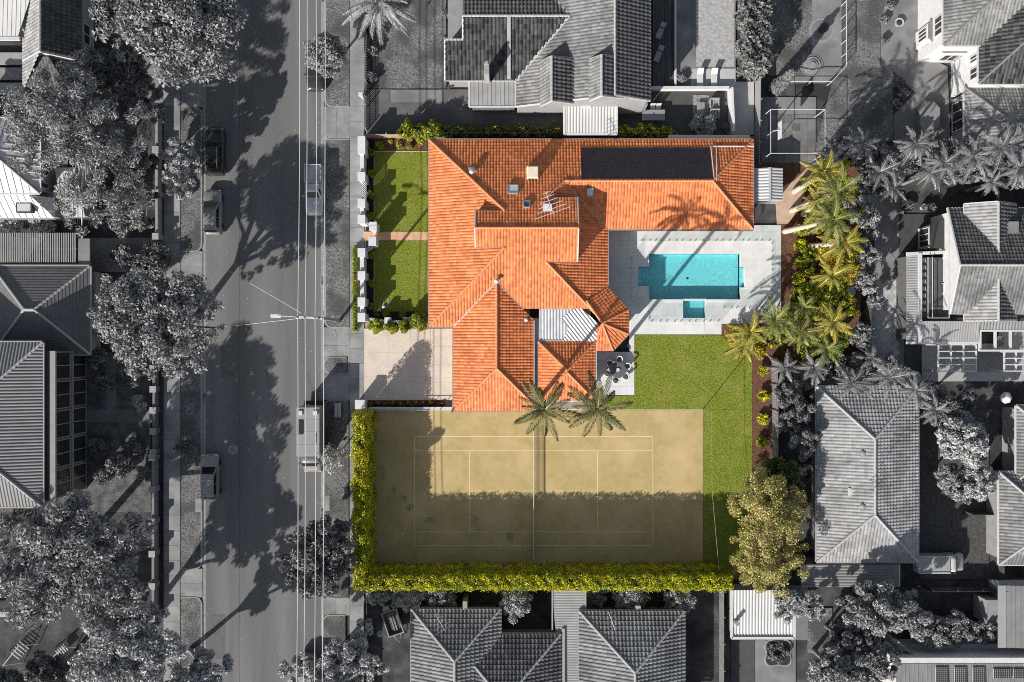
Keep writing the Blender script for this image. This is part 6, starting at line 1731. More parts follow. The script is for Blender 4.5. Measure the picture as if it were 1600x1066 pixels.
low_wall('front_wall', 'pale capped front wall with piers beside the south west trees', 246, 712, 960, 5, 1.2, mat("soft grey wall", 0.22, 0.18, scale=3))
fence('front_fence', 'thin grey picket fence along the lawn behind the palm', [(572, 20), (572, 205)], 1.1, TRIMG, pal=.25, gap=.12)
fence('side_fence', 'white edged fence between patio path and basketball court', [(1180, 130), (1178, 262)], 1.8, TRIMG)
fence('back_fence', 'timber paling fence running south beside the ribbed shed', [(1124, 915), (1124, 1120)], 1.7, TIMB)
fence('back_fence', 'pale topped fence along dark back yard behind the utility truck', [(1406, 917), (1560, 917)], 1.6, TIMD)
fence('back_fence', 'paling fence between terrace path and grey palms', [(1350, 470), (1346, 600)], 1.7, TIMD)
fence('garden_fence', 'thin pale fence round the rose garden beside the light tiled house', [(1505, 800), (1556, 800), (1556, 905)], 1.4, TIMD)
fence('side_fence', 'grey paling fence dividing the dark hips yard from the footpath', [(572, 935), (572, 1120)], 1.3, TIMD)

# ---------------- back yard furniture in the north
rw = thing('retaining_wall', 'white rendered retaining wall between dark patio and the pool terrace', 'wall', W(1080, 139))
MB().bar(W(1000, 139, .3) , W(1138, 139, .3), .3, .75).build('wall', WALLW, rw); MB().bar(W(1141, 140, .8), W(1144, 208, .8), .2, 1.5).build('return_wall', WALLW, rw)
MB().bar(W(1055, 0, .3), W(1055, 136, .3), .18, .35).build('return_wall', WALLW, rw)
ot = thing('outdoor_table', 'long pale outdoor table on the dark patio beside the hedge', 'table', W(1021, 179))
r = rectpx(1003, 171.5, 1039, 188, .78)
MB().b2(r[0], r[1], .72, r[2], r[3], .78).build('table_top', mat("table grey", 0.26, 0.23, scale=1.5, rough=.6), ot, bevel=.01)
for sx in (r[0] + .1, r[2] - .1):
    for sy in (r[1] + .1, r[3] - .1): MB().box((sx, sy, .36), (.1, .1, .72)).build('leg', TRIMG, ot)
for x in (1020, 1029):
    q = thing('outdoor_chair', 'pale outdoor chair pushed against the long patio table', 'chair', W(x, 167), 'chairs at the long patio table'); p = W(x, 168, .5)
    MB().box((p.x, p.y, .45), (.5, .48, .05)).build('seat', TRIMG, q); MB().box((p.x, p.y + .26, .72), (.5, .05, .5)).build('backrest', TRIMW, q)
    for sx in (-.2, .2):
        for sy in (-.2, .2): MB().box((p.x + sx, p.y + sy, .22), (.04, .04, .44)).build('leg', TRIMG, q)
top_obj(MB().b2(*[v for v in (lambda r: (r[0], r[1], .04, r[2], r[3], .075))(HR(1082.5, 149, 1107, 189))]), 'patio_rug', mat("speckled rug", 0.12, 0.34, scale=9, rough=.95, detail=2), 'speckled grey rug under the small patio table', 'rug')
ctb = thing('coffee_table', 'small pale rectangular table on the speckled rug', 'table', W(1095, 170)); r = rectpx(1089, 160, 1101, 181, .45)
MB().b2(r[0], r[1], .40, r[2], r[3], .45).build('table_top', MATS["table grey"], ctb)
for sx in (r[0] + .06, r[2] - .06):
    for sy in (r[1] + .06, r[3] - .06): MB().box((sx, sy, .24), (.05, .05, .32)).build('leg', TRIMG, ctb)
for y, l in ((161, 'slatted patio armchair beside rug nearer the white retaining wall'), (178, 'slatted patio armchair beside rug nearer the spiky plants')):
    q = thing('patio_armchair', l, 'chair', W(1117, y)); r = rectpx(1110, y - 7, 1124, y + 7, .6); w = r[2] - r[0]
    for i in range(6): MB().b2(r[0] + w * i / 6 + .02, r[1], .38, r[0] + w * (i + 1) / 6 - .02, r[3] - .08, .42).build('seat_slat', TRIMG, q)
    MB().b2(r[0], r[3] - .08, .2, r[2], r[3], .85).build('backrest', TRIMG, q)
    for sx in (r[0], r[2] - .07): MB().b2(sx, r[1], .04, sx + .07, r[3] - .08, .62).build('arm', TRIMG, q)
npool = thing('plunge_pool', 'grey rippled rectangular pool beside the tall dark hedge', 'pool', W(1115, 50))
r = HR(1087, -60, 1147, 106)
MB().b2(r[0], r[1], -.05, r[2], r[3], .07).build('water', mat("rippled water", 0.30, 0.42, scale=3.5, rough=.12, bump=.04, bscale=2.5, spec=.6), npool)
r2 = HR(1080, -60, 1149, 108)
cm = MB()
for q in cut(r2, r): cm.b2(q[0], q[1], -.05, q[2], q[3], .10)
cm.build('coping', YCONC, npool)
for x, l in ((1094, 'white sun lounger by the grey pool nearer the potted shrub'), (1116, 'white sun lounger by the grey pool nearer the tall hedge')):
    q = thing('sun_lounger', l, 'sun lounger', W(x, 122)); p = W(x, 121, .4)
    MB().box((p.x, p.y - .3, .34), (.62, 1.2, .08)).build('mattress', TRIMW, q, bevel=.03)
    MB().add([(p.x - .31, p.y + .3, .32), (p.x + .31, p.y + .3, .32), (p.x + .31, p.y + .85, .75), (p.x - .31, p.y + .85, .75), (p.x - .31, p.y + .3, .40), (p.x + .31, p.y + .3, .40), (p.x + .31, p.y + .8, .81), (p.x - .31, p.y + .8, .81)], [(3, 2, 1, 0), (4, 5, 6, 7), (0, 1, 5, 4), (1, 2, 6, 5), (2, 3, 7, 6), (3, 0, 4, 7)]).build('backrest', TRIMW, q)
    for sx in (-.25, .25):
        for sy in (-.8, .5): MB().box((p.x + sx, p.y + sy, .2), (.05, .05, .24)).build('leg', TRIMG, q)
for k_, (x, y, l) in enumerate(((1031, 52, 'pale deck chair lying on dark timber deck nearer the frame top'), (1028, 88, 'pale deck chair on dark timber deck near the retaining wall'))):
    l = l.replace(' nearer the frame top', ' away from the retaining wall')
    q = thing('deck_chair', l, 'chair', W(x, y)); p = W(x, y, .4)
    MB().box((p.x, p.y, .4), (.55, 1.1, .06), -.35).build('seat', TRIMG, q); MB().box((p.x + .3, p.y + .75, .62), (.55, .5, .06), -.35).build('backrest', TRIMG, q)
    for sx, sy in ((-.2, -.4), (.2, -.4), (-.1, .4), (.35, .4)): MB().box((p.x + sx, p.y + sy, .22), (.05, .05, .32)).build('leg', TIMD, q)
# basketball hoop and ball net
bk = thing('basketball_hoop', 'basketball hoop with white backboard at edge of tiled half court', 'hoop', W(1195, 217)); p = W(1193, 217)
MB().tube([p, (p.x, p.y, 3.0), (p.x + .5, p.y, 3.3)], .06, 8).build('pole', STEEL, bk); MB().box((p.x + .55, p.y, 3.2), (.06, 1.6, 1.0)).build('backboard', TRIMW, bk)
MB().tube([(p.x + .85 + .24 * math.cos(t * .52), p.y + .24 * math.sin(t * .52), 3.0) for t in range(13)], .018, 5).build('ring', STEEL, bk)
bn2 = thing('ball_net', 'tall white framed ball net round the tiled half court', 'net', W(1240, 180))
Zc = 2.8
cor = [W(x, y, 0) for x, y in ((1190, 184), (1272, 184), (1272, 250), (1190, 250))]
for p in cor: MB().tube([(p.x, p.y, 0), (p.x, p.y, Zc)], .04, 6).build('post', TRIMW, bn2)
for i in range(4): a, b = cor[i], cor[(i + 1) % 4]; MB().tube([(a.x, a.y, Zc), (b.x, b.y, Zc)], .03, 6).build('top_rail', TRIMW, bn2)
gp = thing('glass_fence', 'white railed glass fence beside the curved garden steps', 'fence', W(1314, 60))
for i in range(8):
    a, b = W(1314, -50 + 20 * i), W(1314, -30 + 20 * i)
    MB().bar(a + Vector((0, 0, .65)), b + Vector((0, 0, .65)), .015, 1.1).build('glass_panel', FGL, gp); MB().box((a.x, a.y, .65), (.06, .06, 1.3)).build('post', TRIMW, gp)
MB().bar(W(1314, -50) + Vector((0, 0, 1.3)), W(1314, 110) + Vector((0, 0, 1.3)), .07, .06).build('top_rail', TRIMW, gp)
MB().bar(W(1314, 110) + Vector((0, 0, 1.3)), W(1292, 134) + Vector((0, 0, 1.3)), .07, .06).build('top_rail', TRIMW, gp); MB().bar(W(1292, 134) + Vector((0, 0, 1.3)), W(1226, 134) + Vector((0, 0, 1.3)), .07, .06).build('top_rail', TRIMW, gp)
for x, y in ((1292, 134), (1226, 134), (1260, 134)): p = W(x, y); MB().box((p.x, p.y, .65), (.06, .06, 1.3)).build('post', TRIMW, gp)
cs_ = thing('curved_steps', 'half round stone steps set into the grey lawn', 'steps', W(1268, 103)); c = W(1268, 103)
for k_, rr_ in enumerate((1.15, .85, .55, .28)): MB().cyl(c, rr_, 0, .1 + .09 * k_, 28).build('step', mat('worn stone', 0.26, 0.22, scale=3) if k_ % 2 else YCONC, cs_)
cc = thing('stone_circle', 'round paved stone circle with a dark urn at its centre', 'paving', W(1283, 48)); c = W(1283, 48)
MB().cyl(c, 1.25, 0, .08, 32).build('outer_ring', mat('worn stone', 0.26, 0.22, scale=3), cc); MB().cyl(c, 1.0, 0, .095, 32).build('inner_ring', YCONC, cc); MB().lathe(c, [(.35, .09), (.25, .2), (.45, .6), (.5, .75), (.3, .78)], 16).build('urn', BLACKM, cc)
sp_ = thing('hot_tub', 'oblong covered spa tub on paving beside the white walled house', 'hot tub', W(1454, 183))
pts = [(1437, 168), (1446, 157), (1460, 157), (1470, 168), (1470, 198), (1460, 209), (1446, 209), (1437, 198)]
MB().prism([tuple(W(p[0], p[1], .8))[:2] for p in pts], 0, .75).build('shell', YCONC, sp_); MB().prism([tuple(W(1454 + (p[0] - 1454) * .92, 183 + (p[1] - 183) * .92, .85))[:2] for p in pts], .75, .85).build('cover', mat("spa cover", 0.23, 0.2, scale=1), sp_)
bd_ = sheet('garden_bed', [(1395, 112), (1430, 146), (1395, 180)], .09, mat("dark bed", 0.03, 0.045, scale=6), .12)
bt = thing('planter_box', 'round stone planter on the paving near the white bay window', 'planter', W(1402, 38)); c = W(1402, 38)
MB().lathe(c, [(.3, .08), (.42, .4), (.46, .45), (.36, .43)], 16).build('pot', PALEC, bt); MB().lathe(c, [(.33, .42), (.2, .5), (.02, .52)], 14).build('soil', BLACKM, bt)
# swing set in the south west
for k_, (x, y, a, l) in enumerate(((37, 1012, .9, 'pale timber swing frame with slatted seat on dark lawn'), (102, 1012, .7, 'small pale play frame partly under the south west tree'))):
    q = thing('swing_set' if k_ == 0 else 'play_gym', l, 'play equipment', W(x, y)); ORG[q.name] = Vector((0, 0, 0)); q.rotation_euler = (0, 0, a)
    s = 1.0 if k_ == 0 else .7
    for sx in (-1.2, 1.2):
        for sy in (-.7, .7): MB().tube([(sx * s, sy * 1.3 * s, 0), (sx * s, sy * .05, 2.0 * s)], .045, 6).build('leg', PALEC, q)
    MB().tube([(-1.3 * s, 0, 2.0 * s), (1.3 * s, 0, 2.0 * s)], .05, 6).build('top_beam', PALEC, q)
    for i in range(5): MB().bar((-.8 * s + .35 * s * i, -.6 * s, .55), (-.8 * s + .35 * s * i, .6 * s, .55), .1, .05).build('slat', PALEC, q)
top_obj(MB().bar(W(-60, 957, 1.2), W(36, 957, 1.2), .5, 1.2), 'garden_wall', PALEC, 'short pale garden wall poking out under the south west tree', 'wall')
vs_ = thing('market_umbrella', 'small folded white sail beside the dark yard shrubs', 'sail', W(1575, 622)); c = W(1575, 622, 1.8)
MB().cyl(c, .04, 0, 2.0, 8).build('pole', TRIMG, vs_); MB().lathe(c, [(.6, 1.5), (.35, 1.85), (.05, 2.1)], 7).build('canopy', TRIMW, vs_)

# fallen leaves on road and verges
rng = np.random.default_rng(77); n = 2600
xs = np.where(rng.random(n) < .5, rng.uniform(320, 505, n), np.where(rng.random(n) < .5, rng.uniform(495, 546, n), rng.uniform(284, 330, n))); ys = rng.uniform(-20, 1090, n)
P = np.stack([(xs - 800) * H / F, (533 - ys) * H / F, np.where((xs > 509) | (xs < 314), .115, .02)], 1)
props(link_mesh('leaf_litter', leaf_mesh('leaf_litter', P, np.tile([0, 0, 1.0], (n, 1)), .045, .6, rng, wild=.15), mat("dry leaf", 0.40, 0.22, scale=2, rnd=.5)), 'scattered dry leaves on the road and nature strips', kind='stuff')

# repairs, cracks and seams in the asphalt, drain grates
PATCH = mat("asphalt repair", 0.10, 0.13, scale=2, rough=.9)
for k_, pts in enumerate((rounded(345, 540, 372, 590, (3, 3, 3, 3)), rounded(440, 880, 470, 905, (3, 3, 3, 3)), rounded(330, 960, 352, 1030, (3, 3, 3, 3)), rounded(392, 60, 420, 98, (3, 3, 3, 3)))):
    poly = [tuple(W(p[0], p[1], 0))[:2] for p in pts]; MB().prism(poly, -.02, .0042 + .0003 * k_).build('asphalt_patch', PATCH, road)
def crack(pts, w, m, z=.0052):
    mb = MB(); P = [W(*p) + Vector((0, 0, z)) for p in pts]
    for a, b in zip(P[:-1], P[1:]):
        d = (b - a).normalized(); nn = Vector((-d.y, d.x, 0)) * w / 2; mb.add([a - nn, b - nn, b + nn, a + nn], [(0, 1, 2, 3)])
    mb.build('road_crack', m, road)
CRK = mat("bitumen seal", 0.085, 0.075, scale=3, rough=.7)
rc = random.Random(5)
for x in (374,): crack([(x + rc.uniform(-.4, .4), -60 + 24 * i) for i in range(50)], .035, CRK, .0062)
for (x, y, n_, a) in ((350, 120, 9, .2), (470, 560, 10, 1.4), (400, 640, 12, 1.2), (360, 860, 9, .3), (450, 200, 8, 2.6), (430, 1010, 8, 1.9)):
    pts = [(x, y)]
    for i in range(n_): a += rc.uniform(-.5, .5); pts.append((pts[-1][0] + 7 * math.cos(a), pts[-1][1] + 7 * math.sin(a)))
    crack(pts, .03, CRK, .0068)
for k_, (x, y) in enumerate(((504, 440), (504, 800), (319, 620))):
    q = thing('drain_grate', ['kerbside drain grate near the power pole', 'kerbside drain grate beside the dark street tree', 'kerbside drain grate opposite the glazed house'][k_], 'drain', W(x, y)); p = W(x, y)
    MB().box((p.x, p.y, .012), (.45, .95, .03)).build('frame', KERB, q)
    for i in range(7): MB().box((p.x, p.y - .36 + .12 * i, .03), (.36, .05, .02)).build('bar', BLACKM, q)

fb = thing('flower_bed', 'square dark flower bed with scalloped edge on the pale paving by shed', 'flower bed', W(1215, 1020)); c = W(1215, 1020)
pts = [(c.x + (1.45 + .22 * math.cos(4 * t * math.pi / 18 + math.pi)) * math.cos(t * math.pi / 18) * 1.0, c.y + (1.45 + .22 * math.cos(4 * t * math.pi / 18 + math.pi)) * math.sin(t * math.pi / 18)) for t in range(36)]
MB().prism(pts, 0, .14).build('edging', KERB, fb); MB().prism([(c.x + (p[0] - c.x) * .9, c.y + (p[1] - c.y) * .9) for p in pts], .01, .17).build('soil', BLACKM, fb)
for k_ in range(5):
    a = k_ * 1.256; shrub('bedding_shrub', 'small grey shrub planted in the scalloped flower bed', 1215 + 11 * math.cos(a), 1020 + 11 * math.sin(a), 7, .6, LG3, n=260, leaf=.1, seed=860 + k_, group='shrubs in the scalloped bed')
# ------------------------------------------------------------------ grey trees and plants
tree('dense_tree', 'huge dense fine-leaved tree overhanging the road beside the gabled house', [(290, 40, 95, 7.0, 11.5), (210, 15, 70, 7.0, 11.0), (340, 90, 50, 6.0, 9.5), (200, 60, 45, 6.0, 9.5), (300, -50, 90, 7, 11)], LG1, n=34000, leaf=.20, seed=201, K=90, cr=.27, tr=.45, base=(295, 60))
tree('gum_tree', 'large spreading gum tree with pale bare branches over the white metal roof', [(95, 180, 85, 7.5, 12.0), (150, 270, 75, 7.0, 11.0), (60, 230, 55, 7, 10.5), (200, 200, 55, 6.5, 10), (195, 320, 55, 6.0, 9.0), (130, 320, 50, 6.0, 9.5), (130, 120, 50, 6, 9.5)], LG1, n=34000, leaf=.21, asp=.32, trunk=TRUNKP, seed=202, K=80, cr=.26, tr=.42, base=(175, 245), limbs=26)
tree('street_tree', 'round pale street tree beside the parked black four wheel drive', [(287, 250, 36, 4.5, 7.0), (283, 290, 26, 4.0, 6.0)], LG2, n=7000, leaf=.16, seed=203, K=22, tr=.18, base=(296, 262))
tree('street_tree', 'broad round street tree in front of the dark square hip roof', [(235, 500, 80, 7.0, 11.0), (290, 470, 55, 6.5, 10.0), (290, 545, 55, 6.0, 9.5), (190, 480, 55, 6.5, 10.0), (225, 570, 38, 5.5, 8.5), (330, 500, 30, 5.5, 8)], LG1, n=32000, leaf=.20, seed=204, K=90, cr=.26, tr=.4, base=(292, 515))
tree('yard_tree', 'big shadowy tree filling the yard south of the glazed house', [(110, 850, 85, 7.0, 11.5), (60, 910, 70, 6.5, 11.0), (170, 920, 70, 6.5, 10.5), (190, 840, 55, 6.0, 9.5), (25, 860, 45, 6, 10)], LG1, n=32000, leaf=.21, seed=205, K=90, cr=.26, tr=.42, base=(130, 850))
tree('yard_tree', 'paler tree beside the footpath at south west, under the shadowy one', [(185, 985, 62, 6.0, 9.5), (240, 1020, 55, 5.5, 9.0), (170, 1050, 60, 6.0, 9.5), (230, 960, 35, 5.0, 8)], LG2, n=22000, leaf=.20, seed=206, K=60, cr=.27, tr=.35, base=(215, 985))
tree('yard_tree', 'dark round tree next to the pale swing frame', [(75, 1050, 40, 4.5, 7.0), (20, 1075, 40, 5, 8)], LG3, n=8000, leaf=.2, seed=207, K=26, tr=.22)
tree('street_tree', 'leafy kerb tree with dim crown leaning over the south west verge', [(330, 1045, 40, 5.0, 8.0), (290, 1075, 45, 5.5, 9)], LG2, n=9000, leaf=.19, seed=208, K=26, tr=.25, base=(298, 1015))
tree('street_tree', 'dark round street tree under the power lines near the hedge corner', [(487, 850, 40, 5.5, 8.0), (520, 840, 38, 5.0, 7.5), (500, 895, 42, 5.0, 7.6), (535, 880, 28, 4.5, 6.8), (462, 880, 28, 4.5, 7.0)], LG3, n=16000, leaf=.18, seed=209, K=55, cr=.28, tr=.3, base=(522, 862))
tree('street_tree', 'clumpy street tree over the parked car with roof bars', [(545, 1020, 38, 5.0, 7.5), (575, 985, 26, 4.0, 6.0), (520, 1060, 45, 5.0, 7.5), (465, 1045, 28, 4.5, 7), (580, 1040, 28, 4.2, 6.2)], LG2, n=15000, leaf=.18, seed=210, K=50, tr=.28, base=(527, 1020))
tree('topiary_tree', 'neat dome-shaped tree on nature strip covering a parked car', [(510, 88, 33, 3.6, 5.4)], LG1, n=6500, leaf=.14, seed=211, K=26, cr=.34, tr=.16, inner=.7, base=(527, 95))
tree('bare_tree', 'thin pale twiggy tree between the camper truck and court hedge', [(520, 715, 24, 2.6, 4.2)], LG2, n=650, leaf=.13, seed=212, K=26, tr=.09, trunk=TRUNKP, limbs=24, base=(528, 712))
hedge('tall_hedge', 'tall dark clipped hedge beside the grey rippled pool', [(*HR(1152, -60, 1187, 122), 0, 3.4)], LG3, dens=55, leaf=.15, seed=213, wob=.2, core=mat("grey core", 0.02, 0.03, scale=4))
palm('canary_palm', 'massive feather palm with drooping fronds on lawn near top of street', 594, 2, 6.0, mat("pale grey frond", 0.40, 0.26, scale=.8, rough=.5, rnd=.35, trans=.12), L=4.2, nf=34, seed=5, lw=.04, wl=.13, n=60, up=65, low=-30, tr=.4, trunk=TRUNKG, base=(606, 35))
k = 0
for (x, y, z, L, nf, l) in ((1300, 245, 5.0, 2.0, 13, 'grey palm against the half court net'), (1345, 225, 5.5, 2.2, 14, 'upright grey palm at the edge of the shaded lawn'), (1375, 268, 4.5, 2.1, 13, 'spreading grey palm at the north end of terrace'), (1430, 225, 6.0, 2.3, 15, 'grey palm reaching over the covered spa tub'),
                         (1475, 255, 6.0, 2.4, 16, 'grey palm south of the white walled house door'), (1520, 245, 6.5, 2.4, 16, 'tall grey palm in the middle of the eastern palm row'), (1565, 230, 6.5, 2.5, 16, 'grey palm shading the lower tiled roof'), (1590, 265, 6.0, 2.3, 15, 'grey palm at the east end of the palm row'),
                         (1455, 270, 5.5, 2.0, 13, 'grey palm with fronds dipping toward the gabled house'), (1550, 285, 4.5, 2.0, 13, 'low grey palm beside the roof hatch gable'), (1395, 295, 4.0, 1.8, 12, 'small grey palm above the dark round planters'),
                         (1330, 600, 3.6, 2.3, 15, 'feathery grey palm over the north end of the hip house'), (1390, 590, 6.0, 2.3, 16, 'feathery grey palm beside the grid pergola'), (1270, 575, 3.4, 2.2, 14, 'feathery grey palm behind the dark paling fence'), (1430, 610, 5.5, 2.2, 15, 'feathery grey palm east of the hip house corner'), (1460, 640, 5.0, 2.0, 14, 'small grey palm near the dark garden tree'), (1225, 575, 3.2, 2.0, 13, 'grey palm next to the golden palm on the lawn'), (1362, 560, 3.0, 1.9, 12, 'grey palm at the foot of the terrace tiles')):
    palm('grey_palm', l, x, y, z, LGP, L=L, nf=nf, seed=300 + k, lw=.032, wl=.2, n=34, up=72, low=-35, tr=.15, trunk=TRUNKG); k += 1
for (lob, l, m, n) in (([(1345, 250, 26, 2.6, 4.2)], 'dark tangled bush under the upright grey palm', LG3, 3000), ([(1345, 330, 30, 3.2, 5.0), (1350, 290, 24, 3, 4.5)], 'grey bush between golden palms and the terrace paving', LG1, 6000), ([(1352, 400, 22, 2.6, 4.2), (1350, 440, 22, 2.6, 4.0)], 'grey bush behind the yellow-leaved bush', LG1, 4500), ([(1345, 525, 22, 1.4, 2.4)], 'grey bush where the terrace tiles end', LG1, 3000),
                  ([(1245, 640, 26, 3.0, 4.6), (1255, 690, 28, 3.0, 4.8)], 'soft grey tree between paling fence and hip house', LG3, 6500), ([(1500, 255, 40, 3.0, 4.6), (1440, 262, 30, 2.8, 4.4), (1560, 260, 36, 3, 4.6)], 'mass of grey foliage under the eastern palm row', LG3, 9000), ([(1300, 255, 22, 2.2, 3.8)], 'grey bush beside the half court corner', LG3, 2200)):
    tree('grey_bush', l, lob, m, n=n, leaf=.16, seed=400 + n % 97 + len(l), K=22, tr=.1, cat='bush')
tree('garden_tree', 'pale layered tree in the dark garden beside hip house', [(1498, 685, 42, 4.5, 6.6)], LG2, n=7500, leaf=.2, seed=420, K=36, cr=.28, tr=.18)
tree('garden_tree', 'pale tree over the thin garden fence', [(1527, 755, 30, 3.8, 5.8), (1525, 725, 24, 3.5, 5)], LG2, n=6500, leaf=.18, seed=421, K=26, cr=.28, tr=.15)
tree('garden_tree', 'darker tree between the two pale garden trees', [(1482, 745, 24, 3.2, 5.0), (1500, 765, 22, 3, 4.6)], LG1, n=5000, leaf=.18, seed=422, K=20, cr=.3, tr=.14)
tree('garden_tree', 'dark tree north of the pale layered garden tree', [(1470, 640, 28, 3.6, 5.4), (1500, 620, 24, 3.2, 5)], LG3, n=5500, leaf=.18, seed=423, K=22, tr=.15)
tree('back_tree', 'broad dim tree south of the corrugated lean-to', [(1370, 945, 48, 4.6, 7.0), (1410, 955, 38, 4.4, 6.6), (1330, 950, 30, 4, 6)], LG1, n=12000, leaf=.19, seed=430, K=40, tr=.25)
tree('back_tree', 'dark tree at the edge of the small grey lawn', [(1315, 1000, 32, 3.8, 6.0), (1350, 985, 26, 3.5, 5.4)], LG3, n=6500, leaf=.19, seed=431, K=24, tr=.18)
tree('back_tree', 'bushy tree beside the terrace roofed building', [(1300, 1045, 42, 4.5, 7.0), (1350, 1040, 40, 4.2, 6.5), (1380, 1020, 28, 4.0, 6.0)], LG1, n=13000, leaf=.18, seed=432, K=44, tr=.25)
tree('fern_bank', 'low fern-like bank of shrubs north of the pale terrace', [(1455, 985, 32, 2.0, 3.2), (1500, 980, 28, 2.0, 3.0), (1535, 985, 24, 1.8, 2.8), (1430, 965, 20, 2.0, 3.0)], LG1, n=9000, leaf=.17, seed=433, K=40, tr=.1, cat='shrubs')
tree('grey_bush', 'fine grey tree over the ribbed shed roof corner', [(1225, 945, 26, 3.4, 5.2), (1265, 945, 24, 3.2, 5)], LG2, n=5200, leaf=.13, seed=434, K=22, tr=.12, cat='bush')
for (x, y, r, h, l, m) in ((805, 940, 27, 3.2, 'rounded bush between court hedge and the dark stepped hips', LG2), (690, 935, 26, 2.6, 'bushy grey shrub beside the rounded bush, under an aerial', LG1), (635, 928, 28, 2.4, 'ragged shrub between the trailer and the court hedge', LG2), (590, 925, 22, 2.2, 'spiky pale shrub at the hedge corner by the footpath', LG2), (1060, 937, 25, 2.6, 'silvery bush north of the square hip roof', LG2), (985, 930, 28, 2.4, 'grey shrub over the chimney of the square hip roof', LG2), (930, 925, 22, 1.8, 'small shrub beside the long carport roof', LG1)):
    tree('yard_bush', l, [(x, y, r, h * .6, h)], m, n=2600, leaf=.14, seed=440 + x % 50, K=16, cr=.34, tr=.08, cat='bush')
for i, (x, y, r, h, m) in enumerate(((150, 560, 18, 1.8, LG3), (165, 600, 16, 1.5, LG3), (200, 590, 18, 1.6, LG3), (150, 700, 16, 1.6, LG3), (185, 730, 20, 1.6, LG3), (160, 745, 15, 1.4, LG3), (225, 740, 14, 1.5, LG3), (210, 700, 12, 1.1, LG3), (10, 825, 24, 2.6, LG3), (290, 700, 18, 1.8, LG3))):
    shrub('yard_shrub', ['dark shrub in the angle behind the dark square hip roof', 'dark shrub beside the side path, nearer the glazed front', 'dark shrub between side path and the pale ball shrub', 'dark shrub below the garden path against the glazed front', 'largest dark shrub on the rough grass before the glazed house', 'dark shrub on rough grass touching the glazed front corner', 'dark shrub against the low brick front wall', 'smallest dark shrub on the rough grass, below the garden path', 'dark round bush at the back corner of corrugated roof house', 'dark shrub on the nature strip ahead of the roof-racked wagon'][i], x, y, r, h, m, n=900, leaf=.13, seed=500 + i, group='shrubs west of the street')
shrub('ball_shrub', 'pale clipped ball shrub beside the garden path to the glazed house', 216, 631, 14, 1.4, LG2, n=1300, leaf=.08, seed=520, inner=.8)
for i, (x, y, r, h) in enumerate(((580, 40, 8, 1.0), (583, 80, 9, 1.1), (582, 118, 9, 1.2), (700, 60, 9, 1.5), (699, 20, 9, 1.5), (700, 95, 8, 1.4), (702, 130, 8, 1.2))):
    shrub('border_shrub', 'small dark shrub inside the thin picket fence near the feather palm' if x < 600 else 'small dark shrub against the wall of the rambling grey house', x, y, r, h, LG3, n=380, leaf=.11, seed=530 + i, group='shrubs bordering the northern lawn')
shrub('spiky_plant', 'pale spiky leaved plant spilling over the dark patio corner', 1098, 196, 20, 1.2, LG2, n=1300, leaf=.17, seed=545, asp=.25)
shrub('spiky_plant', 'small dark spiky plant between patio and white path', 1138, 200, 9, .9, LG3, n=260, leaf=.22, seed=546, asp=.14)
shrub('potted_shrub', 'dark shrub on the pale paving beside the sun loungers', 1065, 122, 8, .9, LG3, n=300, leaf=.12, seed=547)
for i, (x, y, r) in enumerate(((1405, 128, 9), (1412, 146, 9), (1402, 162, 9), (1383, 30, 7), (1392, 8, 8), (1383, 62, 6))):
    shrub('bed_shrub', 'dark low shrub in the triangular bed by the covered spa tub' if x > 1396 else 'dark low shrub along the curved edge of the shaded lawn', x, y, r, .9, LG3, n=320, leaf=.12, seed=550 + i, group='shrubs by the white walled house')
for i, (x, y, r) in enumerate(((240, 405, 30), (190, 400, 22), (215, 430, 22))):
    shrub('drive_shrub', ['large dark shrub between driveway and the broad round street tree', 'dark shrub on the driveway nearest the slatted pergola', 'dark shrub tucked under the broad round street tree'][i], x, y, r, 2.2, LG3, n=1500, leaf=.16, seed=560 + i, group='shrubs by the west driveway')
shrub('climbing_plant', 'leafy creeper along the eave between white roof and slatted pergola', 60, 355, 22, 2.9, LG2, n=1500, leaf=.13, seed=570)
shrub('climbing_plant', 'leafy creeper at the far end of the slatted pergola', 15, 353, 20, 2.9, LG2, n=1300, leaf=.13, seed=571)
c = W(1206, 130); 
cy = thing('cypress', 'slim dark cypress casting a long shadow beside the half court', 'tree', W(1212, 138), None)
rng = np.random.default_rng(5); n = 2600; hh = rng.random(n) ** 1.2 * 5.2; rr = (.75 * (1 - hh / 5.5) ** .6) * (.75 + .3 * rng.random(n)); th = rng.random(n) * 6.283
P = np.stack([rr * np.cos(th), rr * np.sin(th), hh + .1], 1)
link_mesh('foliage', leaf_mesh('foliage', P, np.stack([np.cos(th), np.sin(th), .4 + 0 * th], 1), .13, .4, rng), LG3, cy); MB().cyl((0, 0), .09, 0, 5.0, 7, .02)
ORG[cy.name] = Vector((0, 0, 0)); MB().tube([(0, 0, -.1), (0, 0, 5.0)], [.1, .02], 7).build('trunk', TRUNKG, cy)

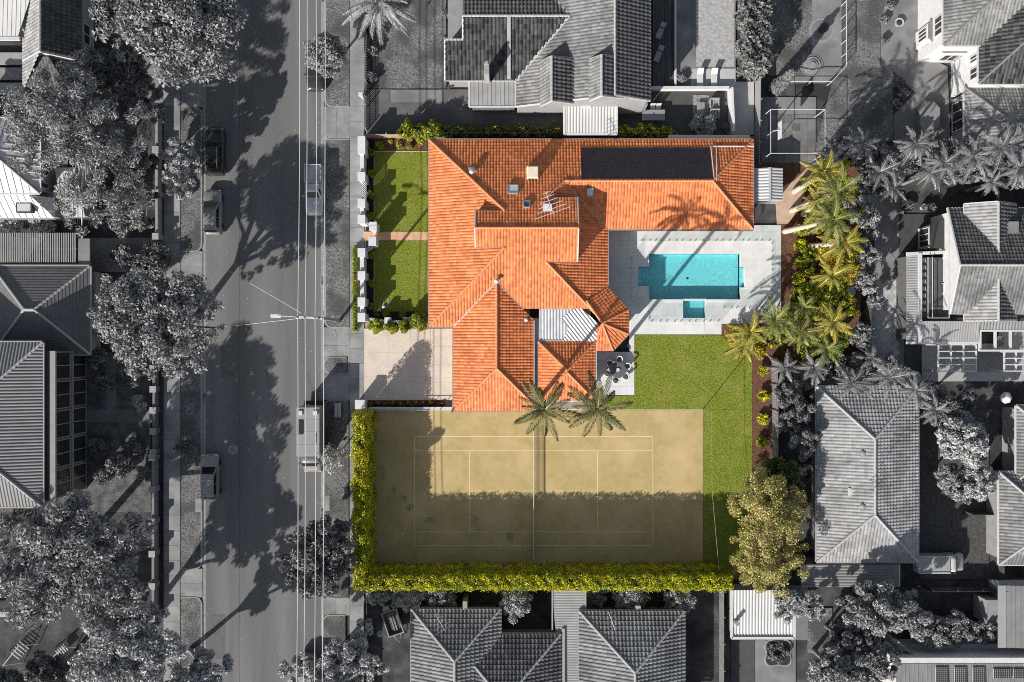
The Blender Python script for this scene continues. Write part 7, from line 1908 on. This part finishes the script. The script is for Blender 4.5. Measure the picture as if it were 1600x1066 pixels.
for k, (lob, l, m, n) in enumerate(([[(1275, 590, 34, 1.6, 2.6), (1240, 600, 22, 1.6, 2.6)], 'soft grey bush mass behind the dark paling fence palms', LG1, 5500], [[(1330, 585, 34, 1.6, 2.6)], 'grey thicket against the hip house ridge end', LG3, 4200], [[(1385, 575, 30, 1.6, 2.6), (1415, 605, 28, 2.0, 3.2)], 'grey thicket below the grid pergola', LG1, 6000], [[(1450, 615, 24, 2.6, 4.2)], 'small grey thicket before the dark garden tree', LG1, 2600],
        [[(1320, 228, 22, 2.2, 3.6), (1300, 270, 20, 2, 3.4)], 'grey thicket next to the half court palms', LG3, 3000], [[(1400, 250, 26, 2.4, 4.0), (1370, 240, 20, 2.2, 3.6)], 'grey thicket where lawn meets the palm row', LG1, 4200], [[(1460, 235, 24, 2.6, 4.2), (1490, 265, 26, 2.6, 4.4)], 'grey thicket beside the lower tiled roof', LG3, 4600], [[(1530, 265, 26, 2.8, 4.4), (1575, 270, 28, 2.8, 4.6)], 'grey thicket north of the roof hatch gable', LG1, 5200],
        [[(1230, 615, 24, 2.4, 4.0), (1225, 660, 18, 2.2, 3.6)], 'grey bush hugging the boundary fence', LG3, 3200], [[(1360, 360, 16, 1.8, 3.0), (1368, 470, 14, 1.6, 2.8)], 'narrow grey bush lining the terrace', LG1, 1800])):
    tree('grey_thicket', l, lob, m, n=n, leaf=.15, seed=700 + k, K=18, cr=.34, tr=.08, cat='bush')

tree('understorey_tree', 'dark understorey tree joining the dense tree and the spreading gum', [(165, 112, 40, 5.0, 8.2), (222, 150, 36, 4.6, 7.6), (212, 98, 34, 5.0, 8.0), (250, 180, 22, 4, 6.4)], LG3, n=11000, leaf=.19, seed=801, K=36, cr=.32, tr=.2)
tree('understorey_tree', 'dark understorey tree between spreading gum and the front wall', [(225, 255, 26, 4.0, 6.6), (230, 300, 24, 3.6, 6.0), (222, 345, 20, 3.4, 5.6)], LG3, n=6000, leaf=.18, seed=802, K=24, cr=.34, tr=.16)
